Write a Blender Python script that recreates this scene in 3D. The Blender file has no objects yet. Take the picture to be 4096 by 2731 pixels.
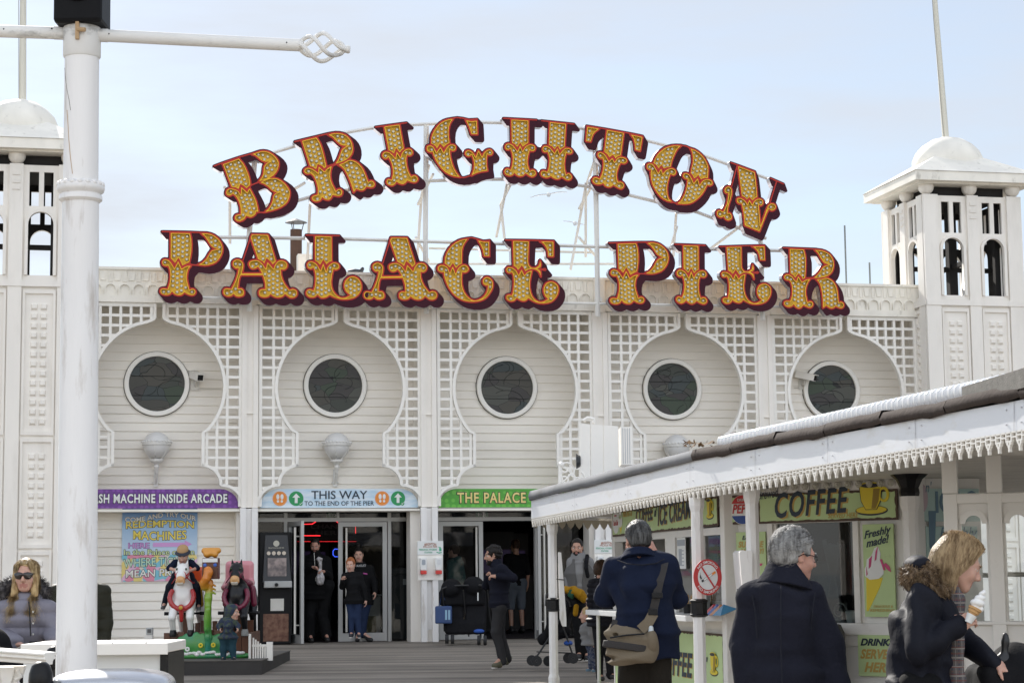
import bpy, bmesh, math, random
import numpy as np
from mathutils import Matrix, Vector, Euler
random.seed(7)
rad = math.radians
C = bpy.context.scene.collection
SC = bpy.context.scene
# ---------------------------------------------------------------- camera
EYE = 1.65
PITCH, ROLL, FPX = 0.1168, -0.0106, 7964.0
VS = 4096/2352.0
_r = np.array([1., 0, 0]); _f = np.array([0, math.cos(PITCH), math.sin(PITCH)]); _u = np.array([0, -math.sin(PITCH), math.cos(PITCH)])
RR = _r*math.cos(ROLL)+_u*math.sin(ROLL); UU = _u*math.cos(ROLL)-_r*math.sin(ROLL); FF = _f
EYEP = np.array([0, 0, EYE])
cam = bpy.data.cameras.new('camera'); camo = bpy.data.objects.new('camera', cam); C.objects.link(camo)
cam.sensor_width = 36.0; cam.lens = FPX*36/4096; cam.clip_start = 0.1; cam.clip_end = 9000
camo.matrix_world = Matrix(((RR[0], UU[0], -FF[0], 0), (RR[1], UU[1], -FF[1], 0), (RR[2], UU[2], -FF[2], EYE), (0, 0, 0, 1)))
SC.camera = camo
# ---------------------------------------------------------------- light
SUN_EL, SUN_AZ = rad(32), rad(22)
w = bpy.data.worlds.new('World'); SC.world = w; w.use_nodes = True
nt = w.node_tree; nt.nodes.clear()
sky = nt.nodes.new('ShaderNodeTexSky'); sky.sky_type = 'NISHITA'; sky.sun_disc = False
sky.sun_elevation = SUN_EL; sky.sun_rotation = -SUN_AZ
sky.air_density = 1.0; sky.dust_density = 0.3; sky.ozone_density = 1.0; sky.altitude = 0
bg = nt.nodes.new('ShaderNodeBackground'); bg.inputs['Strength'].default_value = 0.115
out = nt.nodes.new('ShaderNodeOutputWorld')
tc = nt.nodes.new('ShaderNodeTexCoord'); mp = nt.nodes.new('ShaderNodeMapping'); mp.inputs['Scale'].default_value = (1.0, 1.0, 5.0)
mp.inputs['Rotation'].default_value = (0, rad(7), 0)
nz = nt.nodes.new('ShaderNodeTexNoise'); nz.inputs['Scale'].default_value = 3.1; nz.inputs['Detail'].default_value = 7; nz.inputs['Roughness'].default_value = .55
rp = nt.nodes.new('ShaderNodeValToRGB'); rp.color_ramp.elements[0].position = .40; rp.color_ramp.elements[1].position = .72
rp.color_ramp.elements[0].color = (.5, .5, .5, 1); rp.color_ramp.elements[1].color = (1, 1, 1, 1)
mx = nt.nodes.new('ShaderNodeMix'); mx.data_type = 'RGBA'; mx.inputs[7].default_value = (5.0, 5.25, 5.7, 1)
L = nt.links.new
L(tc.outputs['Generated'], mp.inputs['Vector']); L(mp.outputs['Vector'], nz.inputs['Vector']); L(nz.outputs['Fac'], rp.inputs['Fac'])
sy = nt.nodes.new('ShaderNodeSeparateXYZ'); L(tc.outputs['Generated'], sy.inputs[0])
mr = nt.nodes.new('ShaderNodeMapRange'); mr.inputs[1].default_value = .05; mr.inputs[2].default_value = -.55; mr.inputs[3].default_value = 1.0; mr.inputs[4].default_value = 2.2; L(sy.outputs['Y'], mr.inputs[0])  # clouds behind the viewer brightened on purpose, to fill the shaded front
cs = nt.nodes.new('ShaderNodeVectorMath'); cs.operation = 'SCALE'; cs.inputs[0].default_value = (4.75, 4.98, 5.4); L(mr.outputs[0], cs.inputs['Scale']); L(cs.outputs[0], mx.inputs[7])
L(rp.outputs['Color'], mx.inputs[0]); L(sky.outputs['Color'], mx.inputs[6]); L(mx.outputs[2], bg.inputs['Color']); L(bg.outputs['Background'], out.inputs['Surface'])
sl = bpy.data.lights.new('sun', 'SUN'); sl.energy = 5.0; sl.angle = rad(0.5); sl.color = (1, .95, .88)
so = bpy.data.objects.new('sun', sl); C.objects.link(so)
sd = Vector((-math.sin(SUN_AZ)*math.cos(SUN_EL), math.cos(SUN_AZ)*math.cos(SUN_EL), math.sin(SUN_EL)))
so.rotation_euler = sd.to_track_quat('Z', 'Y').to_euler()
SC.view_settings.view_transform = 'Standard'; SC.view_settings.look = 'None'; SC.view_settings.gamma = 1; SC.view_settings.use_curve_mapping = False
SC.view_settings.exposure = 0.42
SC.cycles.max_bounces = 6; SC.cycles.transparent_max_bounces = 10
# ---------------------------------------------------------------- pixel -> place
def ray(px, py):
 return FF+RR*((px*VS-2048)/FPX)-UU*((py*VS-1365.5)/FPX)
def atY(px, py, Y):
 d = ray(px, py); p = EYEP+d*(Y/d[1]); return Vector(p)
def zg(y):
 return .15+min(max((y-8)*.0157, 0), .408)
def ground(px, Y):
 d = ray(px, 1320); x = d[0]*Y/d[1]; return Vector((x, Y, zg(Y)))
TH = .2203; FO = np.array([.0364, 34.138, .558]); BAY = 3.0265; WO = .0117; BK = .707
FT = np.array([math.cos(TH), math.sin(TH), 0]); FN = np.array([-math.sin(TH), math.cos(TH), 0])
def fac(px, py, back=0.):
 d = ray(px, py); o = FO+FN*back; t = ((o-EYEP)@FN)/(d@FN); p = EYEP+d*t-o
 return float(p@FT), float(p[2])
FM = Matrix.Translation(Vector(FO)) @ Matrix.Rotation(TH, 4, 'Z')
def fpos(a, back, z): return FM @ Vector((a, back, z))
# ---------------------------------------------------------------- materials
MATS = {}
def sr(r, g, b):
 f = lambda c: (c/255/12.92 if c/255 <= .04045 else ((c/255+.055)/1.055)**2.4)
 return (f(r), f(g), f(b))
def mat(name, col, rough=.6, metal=0., dirt=0., dcol=(.25, .22, .18), dscale=3., stretch=(1, 1, 1), bump=0., bscale=30., spec=.5, var=0., dlo=.55, dhi=.8, coat=0., sheen=0., emit=None, estr=1.):
 if name in MATS: return MATS[name]
 m = bpy.data.materials.new(name); m.use_nodes = True; n = m.node_tree; b = n.nodes['Principled BSDF']; l = n.links.new
 b.inputs['Base Color'].default_value = (*col, 1); b.inputs['Roughness'].default_value = rough; b.inputs['Metallic'].default_value = metal
 b.inputs['Specular IOR Level'].default_value = spec
 if coat: b.inputs['Coat Weight'].default_value = coat; b.inputs['Coat Roughness'].default_value = .08
 if sheen: b.inputs['Sheen Weight'].default_value = sheen; b.inputs['Sheen Roughness'].default_value = .5
 if emit: b.inputs['Emission Color'].default_value = (*emit, 1); b.inputs['Emission Strength'].default_value = estr
 if dirt or bump or var:
  t = n.nodes.new('ShaderNodeTexCoord'); mp = n.nodes.new('ShaderNodeMapping'); mp.inputs['Scale'].default_value = stretch
  l(t.outputs['Object'], mp.inputs['Vector'])
 if dirt or var:
  z = n.nodes.new('ShaderNodeTexNoise'); z.inputs['Scale'].default_value = dscale; z.inputs['Detail'].default_value = 8; z.inputs['Roughness'].default_value = .62
  l(mp.outputs['Vector'], z.inputs['Vector'])
  base = None
  if var:
   z2 = n.nodes.new('ShaderNodeTexNoise'); z2.inputs['Scale'].default_value = dscale*.45; z2.inputs['Detail'].default_value = 4
   l(mp.outputs['Vector'], z2.inputs['Vector'])
   hs = n.nodes.new('ShaderNodeMapRange'); hs.inputs[1].default_value = .3; hs.inputs[2].default_value = .7; hs.inputs[3].default_value = 1-var; hs.inputs[4].default_value = 1+var
   l(z2.outputs['Fac'], hs.inputs[0]); vm = n.nodes.new('ShaderNodeVectorMath'); vm.operation = 'SCALE'; vm.inputs[0].default_value = col
   l(hs.outputs[0], vm.inputs['Scale']); base = vm.outputs[0]
  r = n.nodes.new('ShaderNodeValToRGB'); r.color_ramp.elements[0].position = dlo; r.color_ramp.elements[1].position = dhi
  r.color_ramp.elements[0].color = (0, 0, 0, 1); r.color_ramp.elements[1].color = (dirt, dirt, dirt, 1)
  l(z.outputs['Fac'], r.inputs['Fac'])
  x = n.nodes.new('ShaderNodeMix'); x.data_type = 'RGBA'; x.inputs[6].default_value = (*col, 1); x.inputs[7].default_value = (*dcol, 1)
  if base: l(base, x.inputs[6])
  l(r.outputs['Color'], x.inputs[0]); l(x.outputs[2], b.inputs['Base Color'])
 if bump:
  z = n.nodes.new('ShaderNodeTexNoise'); z.inputs['Scale'].default_value = bscale; z.inputs['Detail'].default_value = 5
  l(mp.outputs['Vector'], z.inputs['Vector'])
  bp = n.nodes.new('ShaderNodeBump'); bp.inputs['Strength'].default_value = bump; bp.inputs['Distance'].default_value = .01
  l(z.outputs['Fac'], bp.inputs['Height']); l(bp.outputs['Normal'], b.inputs['Normal'])
 MATS[name] = m; return m
def glassmat(name, tint=(.9, .95, .95), refl=.12, rough=.02, dark=.0):
 if name in MATS: return MATS[name]
 m = bpy.data.materials.new(name); m.use_nodes = True; n = m.node_tree; n.nodes.clear(); l = n.links.new
 o = n.nodes.new('ShaderNodeOutputMaterial'); tr = n.nodes.new('ShaderNodeBsdfTransparent'); gl = n.nodes.new('ShaderNodeBsdfGlossy'); mi = n.nodes.new('ShaderNodeMixShader')
 fr = n.nodes.new('ShaderNodeFresnel'); fr.inputs['IOR'].default_value = 1.5; ad = n.nodes.new('ShaderNodeMath'); ad.operation = 'MULTIPLY'; ad.inputs[1].default_value = refl/.04
 tr.inputs['Color'].default_value = (*tint, 1); gl.inputs['Roughness'].default_value = rough
 l(fr.outputs[0], ad.inputs[0]); l(ad.outputs[0], mi.inputs[0]); l(tr.outputs[0], mi.inputs[1]); l(gl.outputs[0], mi.inputs[2]); l(mi.outputs[0], o.inputs['Surface'])
 MATS[name] = m; return m
M_WHITE = mat('white_paint', (.87, .825, .755), .5, dirt=.42, dcol=(.42, .38, .31), dscale=1.6, stretch=(1.5, 1.5, .35), dlo=.52, dhi=.85, var=.05, bump=.08, bscale=18)
M_WALL = mat('white_weatherboard', (.87, .82, .735), .5, dirt=.3, dcol=(.45, .4, .33), dscale=1.1, stretch=(.5, 1, 1.6), dlo=.5, dhi=.85, var=.06)
M_PARA = mat('white_parapet_paint', (.87, .83, .74), .6, dirt=.45, dcol=(.24, .21, .15), dscale=4.5, stretch=(1.2, 1, .7), dlo=.6, dhi=.74, var=.09)
M_TRIM = mat('white_gloss_trim', (.87, .84, .78), .42, dirt=.25, dcol=(.4, .36, .3), dscale=3.5, dlo=.58, dhi=.85, var=.03, bump=.05)
M_POST = mat('white_post_paint', (.82, .80, .775), .4, dirt=.6, dcol=(.30, .22, .14), dscale=5.5, stretch=(1.8, 1.8, .35), dlo=.55, dhi=.74, var=.04, bump=.16, bscale=26)
M_ARM = mat('weathered_white_iron', (.76, .745, .71), .5, dirt=.9, dcol=(.10, .095, .08), dscale=7, stretch=(.5, 1, 1), dlo=.56, dhi=.75, var=.06, bump=.15, bscale=40)
M_ALU = mat('aluminium_frame', (.40, .40, .39), .42, .4, var=.06)
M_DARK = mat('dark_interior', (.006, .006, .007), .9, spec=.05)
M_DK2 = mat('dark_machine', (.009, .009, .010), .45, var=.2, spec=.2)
M_BLACK = mat('black_gloss_paint', (.010, .010, .011), .35, spec=.25, dirt=.3, dcol=(.12, .11, .1), dscale=14, dlo=.66, dhi=.75, bump=.1)
M_LEAD = mat('grey_lead_flashing', (.22, .225, .235), .85, spec=.1, dirt=.6, dcol=(.12, .12, .12), dscale=3, var=.12, bump=.3, bscale=9)
M_FELT = mat('brown_roof_felt', (.075, .06, .053), .9, spec=.15, dirt=.7, dcol=(.03, .026, .024), dscale=7, var=.15, bump=.5, bscale=30)
M_PLANK = mat('grey_timber', (.2, .19, .17), .85, dirt=.6, dcol=(.07, .065, .06), dscale=6, stretch=(.4, 6, 6), var=.15, bump=.4, bscale=18)
M_STEEL = mat('galvanised_steel', (.62, .6, .55), .5, .25, dirt=.4, dcol=(.35, .3, .22), dscale=4, var=.06)
M_WTUBE = mat('white_steel_tube', (.78, .76, .71), .5, dirt=.4, dcol=(.4, .33, .24), dscale=3, var=.04)
M_RUST = mat('rusty_flue', (.09, .05, .035), .8, dirt=.7, dcol=(.2, .085, .04), dscale=6, var=.2)
M_GLASSD = glassmat('door_glass', (.5, .53, .53), .03)
M_SKIN = None
# ---------------------------------------------------------------- mesh tools
class MB:
 def __init__(s): s.v = []; s.f = []; s.m = []; s.cm = 0
 def face(s, idx): s.f.append(idx); s.m.append(s.cm)
 def addv(s, pts):
  o = len(s.v); s.v += [tuple(p) for p in pts]; return o
 def box(s, x0, x1, y0, y1, z0, z1, M=None):
  p = [(x, y, z) for z in (z0, z1) for y in (y0, y1) for x in (x0, x1)]
  if M is not None: p = [M @ Vector(q) for q in p]
  o = s.addv(p)
  for q in ((0, 2, 3, 1), (4, 5, 7, 6), (0, 1, 5, 4), (2, 6, 7, 3), (0, 4, 6, 2), (1, 3, 7, 5)): s.face([o+i for i in q])
  return s
 def quad(s, *pts):
  o = s.addv(pts); s.face([o+i for i in range(len(pts))]); return s
 def tube(s, pts, r, n=8, caps=True):
  pts = [Vector(p) for p in pts]; rs = r if isinstance(r, (list, tuple)) else [r]*len(pts)
  ref = None; rings = []
  for i, p in enumerate(pts):
   d = (pts[min(i+1, len(pts)-1)]-pts[max(i-1, 0)]).normalized()
   if ref is None or abs(ref.dot(d)) > .95: ref = Vector((0, 0, 1)) if abs(d.z) < .9 else Vector((1, 0, 0))
   u = ref.cross(d).normalized(); v = d.cross(u); ref = v.copy() if abs(v.dot(d)) < .9 else ref
   ref = d.cross(u)
   rings.append(s.addv([p+u*math.cos(2*math.pi*k/n)*rs[i]+v*math.sin(2*math.pi*k/n)*rs[i] for k in range(n)]))
  for a, b in zip(rings, rings[1:]):
   for k in range(n): s.face([a+k, a+(k+1) % n, b+(k+1) % n, b+k])
  if caps:
   s.face([rings[0]+k for k in range(n)][::-1]); s.face([rings[-1]+k for k in range(n)])
  return s
 def lathe(s, prof, n=20, c=(0, 0, 0), M=None, sx=1., sy=1.):
  rings = []
  for r, z in prof:
   p = [(c[0]+r*sx*math.cos(2*math.pi*k/n), c[1]+r*sy*math.sin(2*math.pi*k/n), c[2]+z) for k in range(n)]
   if M is not None: p = [M @ Vector(q) for q in p]
   rings.append(s.addv(p))
  for a, b in zip(rings, rings[1:]):
   for k in range(n): s.face([a+k, a+(k+1) % n, b+(k+1) % n, b+k])
  s.face([rings[0]+k for k in range(n)][::-1]); s.face([rings[-1]+k for k in range(n)])
  return s
 def sphere(s, c, r, n=12, m=8, sc=(1, 1, 1)):
  return s.lathe([(max(1e-4, r*math.sin(math.pi*i/m))*1.0, -r*math.cos(math.pi*i/m)*sc[2]) for i in range(m+1)], n, c, None, sc[0], sc[1])
 def prism(s, poly, y0, y1, M=None):
  n = len(poly); p = [(x, y0, z) for x, z in poly]+[(x, y1, z) for x, z in poly]
  if M is not None: p = [M @ Vector(q) for q in p]
  o = s.addv(p); s.face([o+i for i in range(n)]); s.face([o+n+i for i in range(n)][::-1])
  for i in range(n): j = (i+1) % n; s.face([o+j, o+i, o+n+i, o+n+j])
  return s
 def band(s, inner, outer, y0, y1, closed=False):
  n = len(inner)
  o = s.addv([(x, y0, z) for x, z in inner]+[(x, y0, z) for x, z in outer]+[(x, y1, z) for x, z in inner]+[(x, y1, z) for x, z in outer])
  rng = range(n) if closed else range(n-1)
  for i in rng:
   j = (i+1) % n
   s.face([o+i, o+j, o+n+j, o+n+i]); s.face([o+2*n+i, o+3*n+i, o+3*n+j, o+2*n+j])
   s.face([o+i, o+2*n+i, o+2*n+j, o+j]); s.face([o+n+i, o+n+j, o+3*n+j, o+3*n+i])
  if not closed:
   for i in (0, n-1): s.face([o+i, o+n+i, o+3*n+i, o+2*n+i])
  return s
 def build(s, name, mats, parent=None, smooth=False, M=None, bevel=0., fixn=True):
  me = bpy.data.meshes.new(name); me.from_pydata(s.v, [], s.f)
  if not isinstance(mats, (list, tuple)): mats = [mats]
  for m in mats: me.materials.append(m)
  if len(mats) > 1: me.polygons.foreach_set('material_index', s.m)
  if fixn:
   bm = bmesh.new(); bm.from_mesh(me); bmesh.ops.recalc_face_normals(bm, faces=bm.faces); bm.to_mesh(me); bm.free()
  o = bpy.data.objects.new(name, me); C.objects.link(o)
  if smooth:
   me.polygons.foreach_set('use_smooth', [True]*len(me.polygons))
   if smooth != 'all':
    me.set_sharp_from_angle(angle=rad(38))
  if parent: o.parent = parent
  if M is not None: o.matrix_local = M
  if bevel:
   b = o.modifiers.new('bevel', 'BEVEL'); b.width = bevel; b.segments = 2; b.limit_method = 'ANGLE'; b.angle_limit = rad(40); b.use_clamp_overlap = True
  return o
def tag(o, label=None, cat=None, group=None, kind=None):
 if label: o['label'] = label
 if cat: o['category'] = cat
 if group: o['group'] = group
 if kind: o['kind'] = kind
 return o
def thing(name, label, cat, M=None, group=None, loc=None, rz=0.):
 o = bpy.data.objects.new(name, None); C.objects.link(o); o.empty_display_size = .1
 if M is not None: o.matrix_world = M
 elif loc is not None: o.location = loc; o.rotation_euler = (0, 0, rz)
 return tag(o, label, cat, group)
def kids(o): return [c for c in bpy.data.objects if c.parent == o]
def dup(root, M=None, label=None, group=None, cache={}):
 def cp(o, par):
  c = o.copy(); C.objects.link(c)
  if par: c.parent = par
  for ch in [k for k in o.children]: cp(ch, c)
  return c
 c = cp(root, None)
 if M is not None: c.matrix_world = M
 if label: c['label'] = label
 if group: c['group'] = group
 return c
def frame(o, x, y=None):
 x = Vector(x).normalized(); z = Vector((0, 0, 1)); yv = z.cross(x).normalized()
 return Matrix(((x.x, yv.x, 0, o[0]), (x.y, yv.y, 0, o[1]), (x.z, yv.z, 1, o[2]), (0, 0, 0, 1)))
# ---------------------------------------------------------------- flat shapes and lettering (local x right, z up, y into the thing)
def shape(loops, y0, y1, name, m, parent=None, M=None):
 cu = bpy.data.curves.new('s', 'CURVE'); cu.dimensions = '2D'; cu.fill_mode = 'BOTH'; cu.extrude = abs(y1-y0)/2
 for lp in loops:
  sp = cu.splines.new('POLY'); sp.points.add(len(lp)-1); sp.use_cyclic_u = True
  for i, (x, z) in enumerate(lp): sp.points[i].co = (x, z, 0, 1)
 return _curve2mesh(cu, (y0+y1)/2, name, m, parent, M)
def _curve2mesh(cu, yc, name, m, parent, M, box=None, pts=None):
 ob = bpy.data.objects.new('s', cu); me = bpy.data.meshes.new_from_object(ob)
 n = len(me.vertices); co = np.empty(n*3, 'f'); me.vertices.foreach_get('co', co); co = co.reshape(-1, 3)
 if box is not None and n:
  x0, x1, z0, z1 = box; lo = co.min(0); hi = co.max(0)
  co[:, 0] = x0+(co[:, 0]-lo[0])/max(1e-9, hi[0]-lo[0])*(x1-x0); co[:, 1] = z0+(co[:, 1]-lo[1])/max(1e-9, hi[1]-lo[1])*(z1-z0)
 if pts is not None: co[:, :2] = pts(co[:, :2])
 v = np.stack([co[:, 0], yc-co[:, 2], co[:, 1]], 1)
 me.vertices.foreach_set('co', v.ravel()); me.update(); me.name = name
 me.materials.clear()
 for q in (m if isinstance(m, (list, tuple)) else [m]): me.materials.append(q)
 bpy.data.objects.remove(ob); bpy.data.curves.remove(cu)
 o = bpy.data.objects.new(name, me); C.objects.link(o)
 if parent: o.parent = parent
 if M is not None: o.matrix_local = M
 return o
def text(s, box, y, m, parent, name='lettering', bold=0., shear=0., ext=.002, M=None, warp=None, space=1., sc=0.):
 cu = bpy.data.curves.new('t', 'FONT'); cu.body = s; cu.size = 1; cu.offset = bold; cu.shear = shear; cu.extrude = .5; cu.fill_mode = 'BOTH'
 cu.space_character = space; cu.resolution_u = 3
 ob = bpy.data.objects.new('t', cu); me = bpy.data.meshes.new_from_object(ob)
 n = len(me.vertices); co = np.empty(n*3, 'f'); me.vertices.foreach_get('co', co); co = co.reshape(-1, 3).copy()
 x0, x1, z0, z1 = box; lo = co.min(0); hi = co.max(0)
 u = (co[:, 0]-lo[0])/max(1e-9, hi[0]-lo[0]); v = (co[:, 1]-lo[1])/max(1e-9, hi[1]-lo[1])
 x = x0+u*(x1-x0); z = z0+v*(z1-z0)
 if warp: x, z = warp(u, v, x, z)
 co = np.stack([x, y+np.where(co[:, 2] > 0, -ext, 0.), z], 1)
 me.vertices.foreach_set('co', co.astype('f').ravel()); me.update(); me.name = name
 me.materials.clear(); me.materials.append(m)
 bpy.data.objects.remove(ob); bpy.data.curves.remove(cu)
 o = bpy.data.objects.new(name, me); C.objects.link(o); o.parent = parent
 if M is not None: o.matrix_local = M
 return o
def circ(cx, cz, r, n=28, r2=None, a0=0., a1=2*math.pi):
 full = abs(a1-a0-2*math.pi) < 1e-6; k = n if full else n+1
 return [(cx+r*math.cos(a0+(a1-a0)*i/n), cz+(r2 or r)*math.sin(a0+(a1-a0)*i/n)) for i in range(k)]
def rrect(x0, x1, z0, z1, r, n=5):
 o = []
 for cx, cz, a in ((x1-r, z1-r, 0), (x0+r, z1-r, 90), (x0+r, z0+r, 180), (x1-r, z0+r, 270)):
  o += [(cx+r*math.cos(rad(a+90*i/n)), cz+r*math.sin(rad(a+90*i/n))) for i in range(n+1)]
 return o
def cr(spec, sub=6):                    # smooth outline through points, '*' marks a corner
 P = []; K = []
 for t in spec.split():
  c = t.endswith('*'); t = t.rstrip('*'); a, b = t.split(','); P.append((float(a), float(b))); K.append(c)
 n = len(P); out = []
 P = np.array(P)
 for i in range(n):
  j = (i+1) % n; p1, p2 = P[i], P[j]
  p0 = P[i-1] if not K[i] else p1*2-p2*1.0+0*(p2); p3 = P[(j+1) % n] if not K[j] else p2*2-p1
  if K[i]: p0 = p1-(p2-p1)
  if K[j]: p3 = p2+(p2-p1)
  if K[i] and K[j]: out.append(tuple(p1)); continue
  for k in range(sub):
   t = k/sub
   out.append(tuple(.5*((2*p1)+(-p0+p2)*t+(2*p0-5*p1+4*p2-p3)*t*t+(-p0+3*p1-3*p2+p3)*t**3)))
 return out
# ---------------------------------------------------------------- the setting
def deck_mat():
 m = bpy.data.materials.new('deck_boards'); m.use_nodes = True; n = m.node_tree; b = n.nodes['Principled BSDF']; l = n.links.new
 t = n.nodes.new('ShaderNodeTexCoord'); sx = n.nodes.new('ShaderNodeSeparateXYZ'); l(t.outputs['Object'], sx.inputs[0])
 def M(op, a, b_=None):
  q = n.nodes.new('ShaderNodeMath'); q.operation = op
  for i, v in enumerate((a, b_)):
   if v is None: continue
   if isinstance(v, (int, float)): q.inputs[i].default_value = v
   else: l(v, q.inputs[i])
  return q.outputs[0]
 row = M('FLOOR', M('DIVIDE', sx.outputs['Y'], .145)); fr = M('FRACT', M('DIVIDE', sx.outputs['Y'], .145))
 wn = n.nodes.new('ShaderNodeTexWhiteNoise'); wn.noise_dimensions = '1D'; l(row, wn.inputs['W'])
 mp = n.nodes.new('ShaderNodeMapping'); mp.inputs['Scale'].default_value = (.9, 14, 1); l(t.outputs['Object'], mp.inputs['Vector'])
 nz = n.nodes.new('ShaderNodeTexNoise'); nz.inputs['Scale'].default_value = 3; nz.inputs['Detail'].default_value = 8; nz.inputs['Roughness'].default_value = .65; l(mp.outputs[0], nz.inputs['Vector'])
 n2 = n.nodes.new('ShaderNodeTexNoise'); n2.inputs['Scale'].default_value = .8; n2.inputs['Detail'].default_value = 4; l(t.outputs['Object'], n2.inputs['Vector'])
 v = M('ADD', M('MULTIPLY', wn.outputs['Value'], .42), M('MULTIPLY', nz.outputs['Fac'], .62)); v = M('ADD', v, M('MULTIPLY', n2.outputs['Fac'], .35))
 r = n.nodes.new('ShaderNodeValToRGB'); r.color_ramp.elements[0].position = .3; r.color_ramp.elements[1].position = 1.0
 r.color_ramp.elements[0].color = (.08, .068, .056, 1); r.color_ramp.elements[1].color = (.36, .315, .262, 1); l(v, r.inputs['Fac'])
 gap = M('GREATER_THAN', fr, .90)
 mx = n.nodes.new('ShaderNodeMix'); mx.data_type = 'RGBA'; mx.inputs[7].default_value = (.015, .014, .013, 1); l(gap, mx.inputs[0]); l(r.outputs[0], mx.inputs[6]); l(mx.outputs[2], b.inputs['Base Color'])
 bp = n.nodes.new('ShaderNodeBump'); bp.inputs['Strength'].default_value = .5; bp.inputs['Distance'].default_value = .01
 l(M('SUBTRACT', nz.outputs['Fac'], M('MULTIPLY', gap, 2)), bp.inputs['Height']); l(bp.outputs[0], b.inputs['Normal'])
 b.inputs['Roughness'].default_value = .85; return m
g = MB(); ys = [-30, 8, 12, 16, 20, 24, 28, 32, 33.99, 60]
o0 = g.addv([(x, y, zg(y)) for y in ys for x in (-40, 40)])
for i in range(len(ys)-1): g.face([o0+2*i, o0+2*i+1, o0+2*i+3, o0+2*i+2])
tag(g.build('pier_deck', deck_mat()), kind='structure')
g = MB(); g.quad((-6000, -6000, -6), (6000, -6000, -6), (6000, 6000, -6), (-6000, 6000, -6))
tag(g.build('sea', mat('sea_water', (.03, .07, .08), .12, bump=.6, bscale=.4)), kind='structure')
# pale promenade and the sunlit white seafront terrace behind the viewer
g = MB(); g.quad((-90, -75, .13), (90, -75, .13), (90, 3, .154), (-90, 3, .154))
tag(g.build('promenade', mat('pale_paving', (.42, .4, .37), .8, var=.1, dscale=1)), kind='structure')
def terrace(x0, wd, hgt, label):
 t = thing('terrace_house', label, 'building', Matrix.Translation((x0, -70, .13)), 'white seafront houses')
 g = MB(); g.box(0, wd, -12, 0, 0, hgt); g.box(-.1, wd+.1, -.1, .35, hgt-1.2, hgt-.8); g.box(-.1, wd+.1, -.1, .25, 3.6, 3.9); g.build('wall', mat('white_stucco', (.8, .78, .73), .7), t)
 for k in range(3):
  for q in range(4):
   x = wd*(k+.5)/3; z = 1+3.6*q
   if z+2 > hgt-1: continue
   g = MB(); g.box(x-.6, x+.6, -.05, .04, z, z+2.1); g.build('window', mat('terrace_glass', (.03, .035, .04), .15), t)
 MB().box(wd*.3, wd*.4, -6, -4, hgt, hgt+2.2).build('chimney', mat('white_stucco', (.8, .78, .73), .7), t)
for k in range(8): terrace(-72+18*k, 17.6, 13+2*((k*7) % 3), 'white stucco seafront terrace house behind the viewer, facing the sun')
# ================================================================ the arcade building
bld = thing('arcade_building', 'long white weatherboarded arcade front with round windows and lattice screens between two towers', 'building', FM)
ZT, ZS, ZC = 5.646, 2.252, 4.363
bays = [i*BAY+WO for i in range(-2, 3)]
PX = [(-2.5+i)*BAY for i in range(6)]
# weatherboard wall behind the lattice
def boards(a0, a1, z0, z1, back, pitch=.148, skip=None):
 g = MB(); z = z0
 while z < z1-1e-4:
  zt = min(z+pitch, z1)
  o = g.addv([(a0, back-.022, z), (a1, back-.022, z), (a0, back, zt), (a1, back, zt), (a0, back, z), (a1, back, z)])
  g.face([o, o+1, o+3, o+2]); g.face([o, o+4, o+5, o+1]); z = zt
 return g
boards(-7.6, 7.6, ZS-.02, 5.7, BK).build('wall', M_WALL, bld)
boards(-7.6, -4.62, 0, ZS-.03, .42).build('wall', M_WALL, bld)
boards(4.6, 7.6, 0, ZS-.03, .5).build('wall', M_WALL, bld)
g = MB(); g.box(-7.6, 7.6, -.02, .95, 5.66, 5.70); g.box(-7.6, 7.6, .0, BK+.1, ZS-.06, ZS-.021); g.build('soffit', M_PARA, bld)
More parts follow.
